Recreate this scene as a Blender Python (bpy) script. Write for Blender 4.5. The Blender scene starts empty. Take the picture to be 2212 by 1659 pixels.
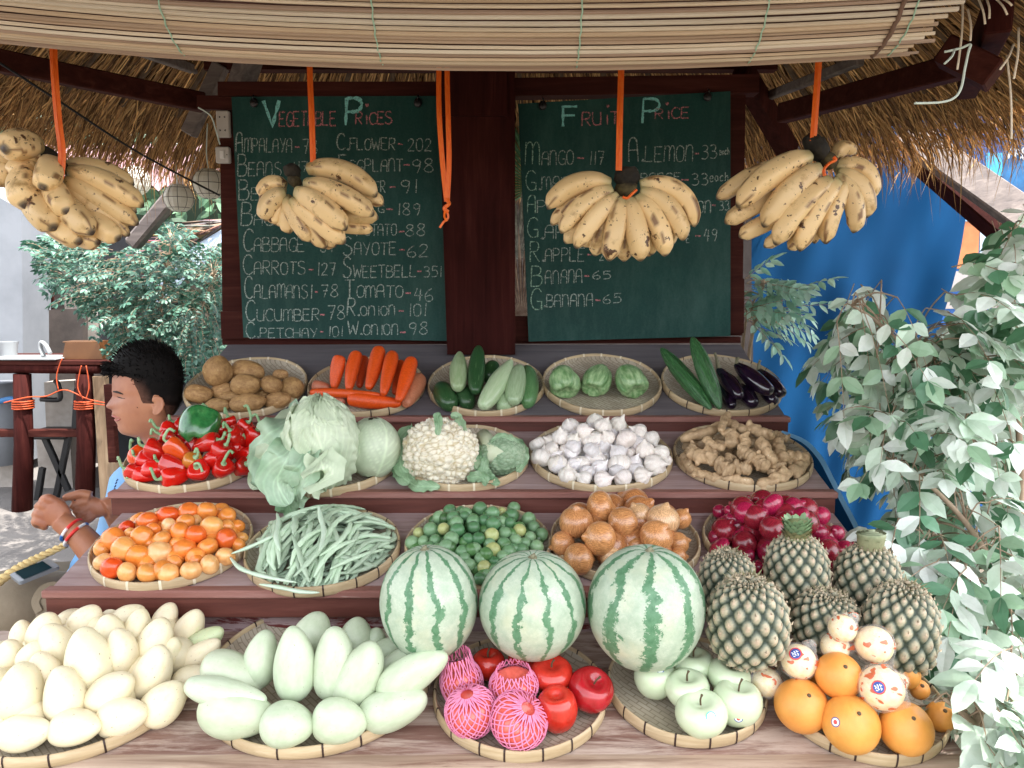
import bpy, bmesh, math, random
from mathutils import Vector, Matrix, Quaternion, noise
PI=math.pi; rad=math.radians
sc=bpy.context.scene; COL=sc.collection
rnd=random.Random(7)
# ---------------------------------------------------------------- camera maths
F=1700.0; PITCH=rad(7.0); CZ=1.55
CAM=Vector((0,0,CZ)); FW=Vector((0,math.cos(PITCH),-math.sin(PITCH)))
UP=Vector((0,math.sin(PITCH),math.cos(PITCH))); RT=Vector((1,0,0))
def ray(u,v): return FW+RT*((u-1106)/F)-UP*((v-829.5)/F)
def P(u,v,D): return CAM+ray(u,v)*D
def proj(p):
    q=p-CAM; D=q.dot(FW); return 1106+F*q.x/D, 829.5-F*q.dot(UP)/D, D
def onY(u,v,Y):
    r=ray(u,v); return CAM+r*(Y/r.y)
def onZ(u,v,Z):
    r=ray(u,v); return CAM+r*((Z-CZ)/r.z)
# ---------------------------------------------------------------- helpers
def lin(h):
    h=h.lstrip('#'); r=[]
    for i in (0,2,4):
        c=int(h[i:i+2],16)/255; r.append(c/12.92 if c<=.04045 else ((c+.055)/1.055)**2.4)
    return tuple(r)
ORG={}
def tag(o,label=None,cat=None,group=None,kind=None):
    if label: o['label']=label
    if cat: o['category']=cat
    if group: o['group']=group
    if kind: o['kind']=kind
    return o
def empty(name,loc,label=None,cat=None,group=None):
    o=bpy.data.objects.new(name,None); COL.objects.link(o); o.location=loc; o.empty_display_size=.02
    ORG[o]=Vector(loc); return tag(o,label,cat,group)
class MB:
    def __init__(s): s.v=[];s.f=[];s.c=[];s.m=[]
    def add(s,vs,fs,col=None,mi=0):
        n=len(s.v); s.v+= [Vector(p) for p in vs]
        s.f+=[tuple(i+n for i in f) for f in fs]; s.m+=[mi]*len(fs)
        if isinstance(col,list): s.c+=col
        else: s.c+=[col or (1,1,1)]*len(vs)
        return s
    def box(s,c,d,R=None,col=None,mi=0,bev=0):
        c=Vector(c); hx,hy,hz=[k/2 for k in d]
        if bev>0:
            b=min(bev,hx*.9,hy*.9,hz*.9); vs=[];idx={}
            for sx in(-1,1):
                for sy in(-1,1):
                    for sz in(-1,1):
                        for k in range(3):
                            q=[sx*(hx-(b if k!=0 else 0)),sy*(hy-(b if k!=1 else 0)),sz*(hz-(b if k!=2 else 0))]
                            idx[(sx,sy,sz,k)]=len(vs); vs.append(Vector(q))
            fs=[]
            S=(-1,1)
            for k in range(3):
                for sg in S:
                    o=[(a,b2) for a,b2 in((-1,-1),(1,-1),(1,1),(-1,1))]
                    def key(a,b2):
                        t=[0,0,0]; t[k]=sg; t[(k+1)%3]=a; t[(k+2)%3]=b2; return tuple(t)
                    q=[idx[key(a,b2)+(k,)] for a,b2 in o]
                    fs.append(q if sg>0 else q[::-1])
            for k in range(3):
                k1,k2=(k+1)%3,(k+2)%3
                for a in S:
                    for b2 in S:
                        t0=[0,0,0];t1=[0,0,0]; t0[k]=-1;t1[k]=1
                        for t in(t0,t1): t[k1]=a;t[k2]=b2
                        q=[idx[tuple(t0)+(k1,)],idx[tuple(t1)+(k1,)],idx[tuple(t1)+(k2,)],idx[tuple(t0)+(k2,)]]
                        fs.append(q if a*b2>0 else q[::-1])
            for sx in S:
                for sy in S:
                    for sz in S:
                        q=[idx[(sx,sy,sz,k)] for k in range(3)]; fs.append(q if sx*sy*sz>0 else q[::-1])
        else:
            vs=[Vector((x*hx,y*hy,z*hz)) for x in(-1,1) for y in(-1,1) for z in(-1,1)]
            fs=[(0,1,3,2),(4,6,7,5),(0,4,5,1),(2,3,7,6),(0,2,6,4),(1,5,7,3)]
        if R is not None: vs=[R@p for p in vs]
        return s.add([p+c for p in vs],fs,col,mi)
    def beam(s,a,b,w,h,col=None,mi=0,bev=.004,upv=(0,0,1)):
        a=Vector(a);b=Vector(b);z=(b-a); L=z.length; z.normalize()
        x=z.cross(Vector(upv)); 
        if x.length<1e-4: x=Vector((1,0,0))
        x.normalize(); y=z.cross(x)
        R=Matrix((x,y,z)).transposed()
        return s.box((a+b)/2,(w,h,L),R,col,mi,bev)
    def tube(s,pts,r,seg=8,col=None,mi=0,cap=True,flat=1.0,upv=None):
        pts=[Vector(p) for p in pts]; n=len(pts)
        if not isinstance(r,(list,tuple)): r=[r]*n
        vs=[];fs=[];prev=None;cols=[]
        for i,p in enumerate(pts):
            t=(pts[min(i+1,n-1)]-pts[max(i-1,0)])
            if t.length<1e-9: t=Vector((0,0,1))
            t.normalize()
            if prev is None:
                a=Vector(upv) if upv else (Vector((0,0,1)) if abs(t.z)<.9 else Vector((1,0,0)))
                x=a-t*a.dot(t)
            else: x=prev-t*prev.dot(t)
            x.normalize(); prev=x; y=t.cross(x)
            for k in range(seg):
                an=2*PI*k/seg; vs.append(p+x*(math.cos(an)*r[i]*flat)+y*(math.sin(an)*r[i]))
                cols.append(col[i] if isinstance(col,list) else (col or (1,1,1)))
        for i in range(n-1):
            for k in range(seg):
                k2=(k+1)%seg; fs.append((i*seg+k,i*seg+k2,(i+1)*seg+k2,(i+1)*seg+k))
        if cap: fs.append(tuple(range(seg))[::-1]); fs.append(tuple((n-1)*seg+k for k in range(seg)))
        return s.add(vs,fs,cols,mi)
    def rev(s,nr,ns,fn,M=None,cfn=None,mi=0):
        vs=[fn(0,0)];cs=[cfn(0,0) if cfn else (1,1,1)];fs=[]
        for i in range(1,nr):
            for k in range(ns):
                t=i/nr; a=2*PI*k/ns; vs.append(fn(t,a)); cs.append(cfn(t,a) if cfn else (1,1,1))
        vs.append(fn(1,0)); cs.append(cfn(1,0) if cfn else (1,1,1))
        for k in range(ns): fs.append((0,1+(k+1)%ns,1+k))
        for i in range(nr-2):
            for k in range(ns):
                a=1+i*ns; k2=(k+1)%ns; fs.append((a+k,a+k2,a+ns+k2,a+ns+k))
        l=1+(nr-2)*ns; e=len(vs)-1
        for k in range(ns): fs.append((l+k,l+(k+1)%ns,e))
        vs=[Vector(p) for p in vs]
        if M is not None: vs=[M@p for p in vs]
        return s.add(vs,fs,cs,mi)
    def ribbon(s,pts,w,nrm,col=None,mi=0,wob=0):
        pts=[Vector(p) for p in pts];n=len(pts);vs=[]
        nrm=Vector(nrm)
        for i,p in enumerate(pts):
            t=(pts[min(i+1,n-1)]-pts[max(i-1,0)]); t.normalize()
            x=t.cross(nrm); 
            if x.length<1e-6: x=Vector((1,0,0))
            x.normalize(); ww=(w[i] if isinstance(w,(list,tuple)) else w)/2*(1+wob*rnd.uniform(-1,1)); vs+=[p-x*ww,p+x*ww]
        return s.add(vs,[(2*i,2*i+1,2*i+3,2*i+2) for i in range(n-1)],col,mi)
    def mesh(s,name,mat,off=Vector((0,0,0)),smooth=True):
        me=bpy.data.meshes.new(name); me.from_pydata([tuple(p-off) for p in s.v],[],s.f)
        ms=mat if isinstance(mat,(list,tuple)) else [mat]
        for m in ms: me.materials.append(m)
        if len(ms)>1: me.polygons.foreach_set('material_index',s.m)
        if smooth: me.polygons.foreach_set('use_smooth',[True]*len(s.f))
        if any(c!=(1,1,1) for c in s.c):
            at=me.color_attributes.new('Col','FLOAT_COLOR','POINT')
            fl=[]
            for c in s.c: fl+= [c[0],c[1],c[2],1]
            at.data.foreach_set('color',fl)
        me.update(); return me
    def build(s,name,mat,parent=None,smooth=True,origin=None,angle=None):
        if parent is not None: off=ORG[parent]
        elif origin is not None: off=Vector(origin)
        else:
            lo=[min(p[k] for p in s.v) for k in range(3)];hi=[max(p[k] for p in s.v) for k in range(3)]
            off=Vector(((lo[0]+hi[0])/2,(lo[1]+hi[1])/2,lo[2]))
        me=s.mesh(name,mat,off,smooth)
        if angle is not None: me.set_sharp_from_angle(angle=rad(angle))
        o=bpy.data.objects.new(name,me); COL.objects.link(o)
        if parent is not None: o.parent=parent
        else: o.location=off
        ORG[o]=off; return o
def inst(name,me,loc,q,scl,color=None,parent=None):
    o=bpy.data.objects.new(name,me); COL.objects.link(o); o.rotation_mode='QUATERNION'
    o.rotation_quaternion=q; o.scale=scl
    if parent is not None: o.parent=parent; o.location=Vector(loc)-ORG[parent]
    else: o.location=loc
    if color: o.color=(*color,1)
    ORG[o]=Vector(loc); return o
def aim(d,roll=0):
    d=Vector(d).normalized(); q=d.to_track_quat('Z','Y'); return q@Quaternion((0,0,1),roll)
def imgdir(ang,tocam=0):
    a=rad(ang); t=rad(tocam); return (RT*math.cos(a)+UP*math.sin(a))*math.cos(t)-FW*math.sin(t)
def fbm(p,oc=3): return noise.fractal(Vector(p),1.0,2.0,oc)
def cr(pts,n=6):
    pts=[Vector(p) for p in pts]; 
    if len(pts)<3: 
        return [pts[0].lerp(pts[-1],i/n) for i in range(n+1)]
    out=[]
    for i in range(len(pts)-1):
        p0=pts[max(i-1,0)];p1=pts[i];p2=pts[i+1];p3=pts[min(i+2,len(pts)-1)]
        for k in range(n):
            t=k/n; out.append(.5*((2*p1)+(p2-p0)*t+(2*p0-5*p1+4*p2-p3)*t*t+(3*p1-p0-3*p2+p3)*t**3))
    out.append(pts[-1]); return out
# ---------------------------------------------------------------- materials
class NT:
    def __init__(s,name):
        s.m=bpy.data.materials.new(name); s.m.use_nodes=True; s.t=s.m.node_tree; s.n=s.t.nodes
        s.b=s.n['Principled BSDF']; s.out=s.n['Material Output']
    def N(s,ty,**k):
        n=s.n.new(ty)
        for a,b in k.items(): setattr(n,a,b)
        return n
    def L(s,a,b): s.t.links.new(a,b)
    def coord(s,scale=(1,1,1),gen='Object'):
        tc=s.N('ShaderNodeTexCoord'); mp=s.N('ShaderNodeMapping'); mp.inputs['Scale'].default_value=scale
        s.L(tc.outputs[gen],mp.inputs[0]); return mp.outputs[0]
    def noise(s,vec,scale,detail=4,rough=.6,dist=0):
        n=s.N('ShaderNodeTexNoise'); n.inputs['Scale'].default_value=scale; n.inputs['Detail'].default_value=detail
        n.inputs['Roughness'].default_value=rough; n.inputs['Distortion'].default_value=dist
        if vec is not None: s.L(vec,n.inputs['Vector'])
        return n.outputs['Fac']
    def ramp(s,fac,stops,interp='LINEAR'):
        r=s.N('ShaderNodeValToRGB'); r.color_ramp.interpolation=interp
        e=r.color_ramp.elements
        while len(e)<len(stops): e.new(.5)
        for i,(p,c) in enumerate(stops):
            e[i].position=p; e[i].color=(*c,1) if not isinstance(c,(int,float)) else (c,c,c,1)
        s.L(fac,r.inputs[0]); return r.outputs[0]
    def mix(s,f,a,b,bt='MIX'):
        m=s.N('ShaderNodeMix',data_type='RGBA',blend_type=bt)
        if isinstance(f,(int,float)): m.inputs[0].default_value=f
        else: s.L(f,m.inputs[0])
        for i,x in((6,a),(7,b)):
            if isinstance(x,tuple): m.inputs[i].default_value=(*x,1)
            else: s.L(x,m.inputs[i])
        return m.outputs[2]
    def bump(s,h,strength,dist=.01):
        b=s.N('ShaderNodeBump'); b.inputs['Strength'].default_value=strength; b.inputs['Distance'].default_value=dist
        s.L(h,b.inputs['Height']); s.L(b.outputs[0],s.b.inputs['Normal']); return b
    def col(s,x):
        if isinstance(x,tuple): s.b.inputs['Base Color'].default_value=(*x,1)
        else: s.L(x,s.b.inputs['Base Color'])
    def set(s,**k):
        mp=dict(rough='Roughness',spec='Specular IOR Level',sss='Subsurface Weight',coat='Coat Weight',trans='Transmission Weight',metal='Metallic',alpha='Alpha',sheen='Sheen Weight',crough='Coat Roughness')
        for a,b in k.items(): s.b.inputs[mp[a]].default_value=b
        return s
def mat(name,c1,c2=None,scale=8,rough=.5,bump=0,bscale=40,sss=0,ob=False,vc=False,stretch=(1,1,1),spots=(),coat=0,spec=.5,detail=4,lo=.35,hi=.65,bdist=.004,trl=0,gen='Object',sssr=.01):
    t=NT(name); v=t.coord(stretch,gen)
    if c2: c=t.ramp(t.noise(v,scale,detail),[(lo,c1),(hi,c2)])
    else: c=c1
    if ob:
        oi=t.N('ShaderNodeObjectInfo'); c=t.mix(1.0,c,oi.outputs['Color'],'MULTIPLY')
    if vc:
        a=t.N('ShaderNodeVertexColor'); a.layer_name='Col'; c=t.mix(1.0,c,a.outputs[0],'MULTIPLY')
    for (sc_,sscale,th,soft) in spots:
        f=t.ramp(t.noise(v,sscale,5,.65),[(th,0.0),(th+soft,1.0)]); c=t.mix(f,c,sc_)
    t.col(c); t.set(rough=rough,coat=coat,spec=spec,sss=sss)
    if sss: t.b.inputs['Subsurface Radius'].default_value=(1,.6,.35); t.b.inputs['Subsurface Scale'].default_value=sssr
    if bump: t.bump(t.noise(v,bscale,6,.6),bump,bdist)
    if trl:
        tr=t.N('ShaderNodeBsdfTranslucent'); ms=t.N('ShaderNodeMixShader'); ms.inputs[0].default_value=trl
        if isinstance(c,tuple): tr.inputs[0].default_value=(*c,1)
        else: t.L(c,tr.inputs[0])
        t.L(t.b.outputs[0],ms.inputs[1]); t.L(tr.outputs[0],ms.inputs[2]); t.L(ms.outputs[0],t.out.inputs[0])
    return t.m
def wood(name,c1,c2,c3=None,stretch=(1.2,18,18),rough=.55,bump=.4,spec=.3,wear=None,wth=.55,wsoft=.08,wstretch=None):
    t=NT(name); v=t.coord(stretch); n=t.noise(v,2.2,6,.65,.6)
    c=t.ramp(n,[(.3,c1),(.55,c2),(.75,c3 or c2)])
    v0=t.coord((1,1,1)); c=t.mix(t.ramp(t.noise(v0,3.5,3),[(.4,0.0),(.7,.35)]),c,tuple(k*.6 for k in c1))
    if wear:
        v2=t.coord(wstretch or tuple(k*.5 for k in stretch)); f=t.ramp(t.noise(v2,3,8,.72,.4),[(wth,0.0),(wth+wsoft,1.0)]); c=t.mix(f,c,wear)
    t.col(c); t.set(rough=rough,spec=spec); t.bump(n,bump,.003); return t.m
# ---------------------------------------------------------------- world, sun, camera
SUN=Vector((.33,-.15,.93)).normalized()
w=bpy.data.worlds.new("World"); sc.world=w; w.use_nodes=True
nt=w.node_tree; bg=nt.nodes['Background']; sky=nt.nodes.new('ShaderNodeTexSky'); sky.sky_type='NISHITA'; sky.sun_disc=False
sky.sun_elevation=math.asin(SUN.z); sky.sun_rotation=math.atan2(SUN.x,SUN.y); sky.air_density=1.0; sky.dust_density=2.0; sky.ozone_density=1.0
hs=nt.nodes.new('ShaderNodeHueSaturation'); hs.inputs['Saturation'].default_value=.26; nt.links.new(sky.outputs[0],hs.inputs['Color']); nt.links.new(hs.outputs[0],bg.inputs[0]); bg.inputs[1].default_value=.15
sl=bpy.data.lights.new('sun','SUN'); sl.energy=2.4; sl.angle=rad(.6); sl.color=(1,.95,.88)
so=bpy.data.objects.new('sun',sl); COL.objects.link(so); so.rotation_euler=SUN.to_track_quat('Z','Y').to_euler()
cd=bpy.data.cameras.new('camera'); co=bpy.data.objects.new('camera',cd); COL.objects.link(co); co.location=CAM
co.rotation_euler=(PI/2-PITCH,0,0); cd.sensor_width=36; cd.lens=36*F/2212; cd.clip_end=500; cd.clip_start=.02; sc.camera=co
sc.view_settings.view_transform='Standard'; sc.view_settings.look='None'; sc.view_settings.exposure=2.42; sc.view_settings.gamma=1
# ---------------------------------------------------------------- base materials
M={}
M['tread']=wood('tread_wood',lin('#8a706d'),lin('#a48f8d'),lin('#b5a4a3'),rough=.6,wear=lin('#5d3128'),wth=.62,wsoft=.1)
M['tread_top']=wood('tread_wood_top',lin('#5f5a5f'),lin('#6d686c'),lin('#7c7678'),rough=.7,bump=.2)
M['tread_worn']=wood('tread_wood_worn',lin('#6b4a40'),lin('#8a6c60'),lin('#a18a80'),rough=.65,wear=lin('#b3a093'),wth=.44,wsoft=.12,wstretch=(1.0,9,9))
M['fascia']=wood('fascia_wood',(.07,.020,.014),(.12,.036,.026),(.17,.06,.045),rough=.5,bump=.2,wear=lin('#8a6a60'),wth=.72,wsoft=.1)
M['nosing']=wood('nosing_wood',lin('#7d4f46'),lin('#8f645b'),lin('#a07a72'),rough=.55,wear=lin('#a79088'),wth=.62)
M['edge']=wood('edge_wood',lin('#6d5242'),lin('#a58e7a'),lin('#c0ad99'),rough=.7,bump=.7,wear=lin('#5a3428'),wth=.6)
M['post']=wood('post_wood',(.022,.0042,.0036),(.042,.0085,.007),(.068,.017,.013),stretch=(18,18,1.2),rough=.8,spec=.08,bump=.3)
M['beam']=wood('beam_wood',(.034,.008,.006),(.06,.015,.011),(.095,.030,.021),rough=.75,spec=.1,bump=.3)
M['greybeam']=wood('grey_beam_wood',lin('#57504f'),lin('#776d69'),lin('#8f857f'),rough=.7)
M['lightwood']=wood('light_wood',lin('#6e5a44'),lin('#8a735b'),lin('#9d8a70'),stretch=(14,14,1.2),rough=.7)
M['rim']=wood('bamboo_rim',lin('#ac9471'),lin('#c6b08d'),lin('#d8c8ab'),stretch=(3,3,30),rough=.45,bump=.15)
M['tie']=mat('rim_binding',lin('#332019'),rough=.6); M['tiel']=mat('rim_binding_pale',lin('#d8cdb2'),rough=.6)
def weave():
    t=NT('woven_bamboo'); v=t.coord((1,1,1))
    def wv(axis,sc_):
        m=t.N('ShaderNodeMapping'); m.inputs['Rotation'].default_value=(0,0,rad(45)); t.L(v,m.inputs[0])
        x=t.N('ShaderNodeTexWave',wave_type='BANDS',bands_direction=axis); x.inputs['Scale'].default_value=sc_; x.inputs['Distortion'].default_value=.3
        t.L(m.outputs[0],x.inputs[0]); return x.outputs['Fac']
    m=t.N('ShaderNodeMapping'); m.inputs['Rotation'].default_value=(0,0,rad(45)); t.L(v,m.inputs[0])
    b=t.N('ShaderNodeTexBrick'); t.L(m.outputs[0],b.inputs['Vector']); b.inputs['Scale'].default_value=22
    b.inputs['Color1'].default_value=(*lin('#bdb3a0'),1); b.inputs['Color2'].default_value=(*lin('#aca08c'),1); b.inputs['Mortar'].default_value=(*lin('#8f826e'),1)
    b.inputs['Mortar Size'].default_value=.03; b.inputs['Brick Width'].default_value=.6; b.inputs['Row Height'].default_value=.2; b.inputs['Mortar Smooth'].default_value=.6
    c=t.mix(t.ramp(t.noise(v,9,4),[(.35,0.0),(.7,.4)]),b.outputs[0],lin('#6d6051'))
    t.col(c); t.set(rough=.7); t.bump(b.outputs['Fac'],-.5,.002); return t.m
M['weave']=weave()
# ---------------------------------------------------------------- display stand
M['riser']=wood('riser_wood',lin('#8d7474'),lin('#a08a8a'),lin('#b09c9c'),rough=.6,wear=(.12,.02,.018),wth=.52,wsoft=.05,wstretch=(1.2,7,7))
XL,XR=-.925,.745
ROWS=[(2.119,-.349,22,2.53),(1.792,-.470,15,2.135),(1.487,-.585,13,1.806),(1.168,-.744,11,1.50)]
class Row: pass
RW=[]
for (y,z,tl,yb) in ROWS:
    r=Row(); r.y=y; r.z=CZ+z; r.t=rad(tl); r.p=Vector((0,y,r.z)); r.s=Vector((0,math.cos(r.t),math.sin(r.t))); r.n=Vector((0,-math.sin(r.t),math.cos(r.t))); r.yb=yb; RW.append(r)
def on(u,v,row,h=0):
    r=RW[row]; d=ray(u,v); return CAM+d*(((r.p+r.n*h)-CAM).dot(r.n)/d.dot(r.n))
stand=empty('display_stand',(0,1.3,0),'dark red stepped wooden stand holding every produce tray','display stand')
for i,r in enumerate(RW):
    L=(r.yb-r.y)/math.cos(r.t); xl,xr=XL,XR
    if i==3: xl,xr=-1.03,.725
    if i==2: xl,xr=-.905,.745
    R=Matrix((Vector((1,0,0)),r.s,r.n)).transposed()
    b=MB(); cx=(xl+xr)/2; w_=xr-xl
    if i==0:
        # back end narrows a little, as the photo's top board does
        vs=[]
        for (sx,sy) in((-1,0),(1,0),(1,1),(-1,1)):
            x=cx+sx*(w_/2-(.0 if sy==0 else .01)); p=r.p+r.s*(L*sy)+Vector((x,0,0)); vs+=[p,p-r.n*.02]
        b.add(vs,[(0,2,4,6),(1,7,5,3),(0,1,3,2),(2,3,5,4),(4,5,7,6),(6,7,1,0)])
    else:
        npl=3
        for k in range(npl):
            l0=L*k/npl; b.box(r.p+r.s*(l0+L/npl/2)-r.n*.01+Vector((cx,0,0)),(w_,L/npl-.0015,.02),R,bev=.0015)
    o=b.build('shelf',M['tread_top'] if i==0 else M['tread_worn'] if i==3 else M['tread'],stand,smooth=False)
    if i<3:
        b=MB(); b.box(r.p+Vector((cx,-.013,-.005)),(w_+.012,.03,.016),None,bev=.003); b.build('shelf_nosing',M['nosing'],stand,smooth=False)
        b=MB(); b.box(r.p+Vector((cx,-.009,-.034)),(w_+.006,.02,.042),None,bev=.002); b.build('shelf_fascia',M['fascia'],stand,smooth=False)
        # recessed riser board below
        zb=(RW[i+1].p+RW[i+1].s*((r.y-RW[i+1].y)/math.cos(RW[i+1].t))).z-.03
        b=MB(); b.box(Vector((cx,r.y+.016,(r.z-.02+zb)/2)),(w_-.01,.014,r.z-.02-zb),None); b.build('riser',M['riser'] if i==2 else M['fascia'],stand,smooth=False)
    else:
        b=MB(); n=60
        # rough worn front edge strip
        vs=[];fs=[]
        for k in range(n+1):
            x=xl-.005+(w_+.01)*k/n; j=.004*noise.noise(Vector((x*14,0,1))); q=.003*noise.noise(Vector((x*9,5,1)))
            for (dy,dz) in((.012,.002),(-.010+j,.001+q),(-.016+j,-.004+q),(-.015+j,-.020+q),(.0,-.022)): vs.append(r.p+Vector((x,dy,dz)))
        for k in range(n):
            for m in range(4): a=k*5+m; fs.append((a,a+5,a+6,a+1))
        b.add(vs,fs); b.build('front_edge',M['edge'],stand)
        b=MB(); b.box(Vector((cx,r.y+.004,r.z-.072)),(w_,.02,.10),None,bev=.002); b.build('front_fascia',M['fascia'],stand,smooth=False)
        b=MB(); b.box(Vector((cx,r.y+.03,(r.z-.12)/2)),(w_-.06,.02,r.z-.14),None,bev=.002); b.build('front_panel',M['fascia'],stand,smooth=False)
        for ux in(410,1515):
            q=onY(ux,1656,r.y-.009); b=MB(); b.box(q+Vector((0,0,-.01)),(.045,.003,.03),None); b.build('paint_patch',mat('pale_paint_patch',lin('#b5a9a4'),rough=.7),stand,smooth=False)
for sx in(-1,1):
    b=MB(); x=(XL+.02) if sx<0 else (XR-.02); vs=[]
    pr=[(1.2,.03),(1.2,RW[3].z-.03),(1.5,RW[3].z+.03),(1.51,RW[2].z-.03),(1.8,RW[2].z+.03),(1.81,RW[1].z-.03),(2.13,RW[1].z+.04),(2.14,RW[0].z-.03),(2.52,RW[0].z+.12),(2.52,.03)]
    n=len(pr)
    for dx in(-.01,.01): vs+=[(x+dx,y,z) for y,z in pr]
    b.add(vs,[tuple(range(n)),tuple(range(2*n-1,n-1,-1))]+[(k,(k+1)%n+0,(k+1)%n+n,k+n) for k in range(n)])
    b.build('side_panel',M['fascia'],stand,smooth=False)
# ---------------------------------------------------------------- trays
TR={}
RIMH=.026
def ring(c,R,row,h,n=48):
    r=RW[row]; return [c+r.n*h+Vector((math.cos(2*PI*k/n)*R,0,0))+r.s*(math.sin(2*PI*k/n)*R) for k in range(n)]
def fit(row,ul,ur,vb,R=None):
    um=(ul+ur)/2; c=on(um,vb-60,row); RR=R or .17
    for _ in range(60):
        q=[proj(p) for p in ring(c,RR,row,.012)]
        l=min(a[0] for a in q); rr=max(a[0] for a in q); bt=max(a[1] for a in q); D=proj(c)[2]
        if R is None: RR*=(ur-ul)/(rr-l)
        c=c+Vector(((((ul+ur)-(l+rr))/2 if R is None else ur-rr)*D/F,0,0))-RW[row].s*((vb-bt)*D/F*1.2)
    return c,RR
def make_tray(key,row,ul,ur,vb,label,dark=False,R=None,spin=0,nt_=18,lift=.0):
    c,RR=fit(row,ul,ur,vb,R); r=RW[row]; c=c+r.n*lift
    t=empty('woven_tray',c,label,'tray','round woven trays on the stepped stand')
    def pt(rad_,a,h): return c+Vector((math.cos(a)*rad_,0,0))+r.s*(math.sin(a)*rad_)+r.n*h
    n=56; b=MB()
    prof=[(.0,.004),(.5,.004),(.8,.006),(.93,.011),(.975,.02)]
    vs=[pt(0,0,.004)];fs=[]
    for (q,h) in prof[1:]:
        for k in range(n): vs.append(pt(RR*q,2*PI*k/n,h))
    for k in range(n): fs.append((0,1+k,1+(k+1)%n))
    for i in range(len(prof)-2):
        for k in range(n): a=1+i*n; k2=(k+1)%n; fs.append((a+k,a+n+k,a+n+k2,a+k2))
    b.add(vs,fs); f=b.build('tray_floor',M['weave'],t)
    # tray floor object must carry its plane orientation for the weave: leave in world axes
    b=MB(); sec=[(.965,.018),(.972,.023),(.985,.0255),(1.0,.024),(1.009,.018),(1.011,.010),(1.004,.004),(.99,.0015),(.975,.003),(.962,.010)]
    vs=[];fs=[];m=len(sec); n=72
    for k in range(n):
        a=2*PI*k/n; wob=1+.006*noise.noise(Vector((math.cos(a)*2+ul,math.sin(a)*2,row))); dh=.0025*noise.noise(Vector((math.cos(a)*1.5,math.sin(a)*1.5,ul)))
        for (q,h) in sec: vs.append(pt(RR*q*wob,a,h+dh))
    for k in range(n):
        for i in range(m): i2=(i+1)%m; k2=(k+1)%n; fs.append((k*m+i,k*m+i2,k2*m+i2,k2*m+i))
    b.add(vs,fs); rim=b.build('tray_rim',M['rim'],t)
    for j in range(nt_):
        a=2*PI*(j+.3*rnd.random())/nt_+spin; b=MB(); vs=[];fs=[]
        da=.0016/RR*(1.0 if dark else 1.6)
        for s_ in(-1,1):
            for (q,h) in sec: 
                wob=1+.006*noise.noise(Vector((math.cos(a)*2+ul,math.sin(a)*2,row))); dh=.0025*noise.noise(Vector((math.cos(a)*1.5,math.sin(a)*1.5,ul)))
                vs.append(pt(RR*(.985+(q-.985)*1.09)*wob,a+s_*da,.0155+(h-.0155)*1.1+dh))
        for i in range(m): i2=(i+1)%m; fs.append((i,i2,m+i2,m+i))
        b.add(vs,fs); b.build('rim_binding',M['tie'] if dark else M['tiel'],rim)
    T=Row(); T.c=c;T.R=RR;T.row=row;T.r=r; T.t=t; TR[key]=T; return T
# row 1
make_tray('potato',0,397,663,903,'woven tray of potatoes on the top shelf')
make_tray('carrot',0,665,917,900,'woven tray of carrots on the top shelf',True)
make_tray('cuke',0,925,1175,897,'woven tray of cucumbers on the top shelf')
make_tray('chayote',0,1172,1428,895,'woven tray with three chayotes on the top shelf')
make_tray('egg',0,1429,1690,896,'woven tray of eggplants and bitter melons',True)
make_tray('pepper',1,266,566,1062,'woven tray heaped with red peppers')
make_tray('cabbage',1,572,860,1066,'woven tray under the pale green cabbages')
make_tray('cauli',1,857,1142,1058,'woven tray of cauliflower and broccoli')
make_tray('garlic',1,1145,1452,1060,'woven tray heaped with white garlic')
make_tray('ginger',1,1455,1755,1059,'woven tray heaped with ginger roots',True)
make_tray('tomato',2,192,546,1272,'woven tray heaped with orange tomatoes')
make_tray('bean',2,528,864,1282,'woven tray heaped with green beans',True)
make_tray('lime',2,875,1190,1268,'woven tray heaped with small green calamansi limes')
make_tray('onion',2,1190,1512,1260,'woven tray of brown onions behind the watermelons')
make_tray('redonion',2,1518,1838,1258,'woven tray of red onions behind the pineapples')
make_tray('mango',3,-100,452,1655,'woven tray heaped with pale yellow mangoes',True,R=.212)
make_tray('gmango',3,433,937,1632,'woven tray of pale green mangoes',True)
make_tray('apple',3,937,1310,1638,'woven tray of red and netted pink apples',True)
make_tray('gapple',3,1313,1657,1608,'woven tray of green apples',True,spin=.15)
make_tray('orange',3,1668,2052,1646,'woven tray of oranges and plastic wrapped lemons',True,spin=.1)
for k,T in TR.items(): print('TRAY',k,[round(x,3) for x in T.c],round(T.R,3),[round(x) for x in proj(T.c)[:2]])
# ---------------------------------------------------------------- produce: base meshes
def s_(p,k,seed): return noise.noise(Vector(p)*k+Vector((seed*7.3,seed*3.1,seed)))
def fn_mango(sd):
    def f(t,a):
        ph=PI*t; z=-math.cos(ph); r=math.sin(ph)**.95*(1-.19*z); x=math.cos(a)*r; y=math.sin(a)*r*.9
        x+=.10*(z*z-.3)+.05*z; p=Vector((x,y,z)); return p*(1+.025*s_(p,1.3,sd))
    return f
def fn_round(sd,sq=1.0,lob=0,la=0,dt=0,db=0,am=.02,egg=0):
    def f(t,a):
        ph=PI*t; z=-math.cos(ph); r=math.sin(ph); 
        d=dt*math.exp(-(r/.3)**2) if z>0 else 0
        e=db*math.exp(-(r/.22)**2) if z<0 else 0
        rr=r*(1+egg*z)*(1+la*math.cos(lob*a+sd)*(.4+.6*abs(z)))
        p=Vector((math.cos(a)*rr,math.sin(a)*rr,z*sq-d+e)); return p*(1+am*s_(p,1.2,sd))
    return f
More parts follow.
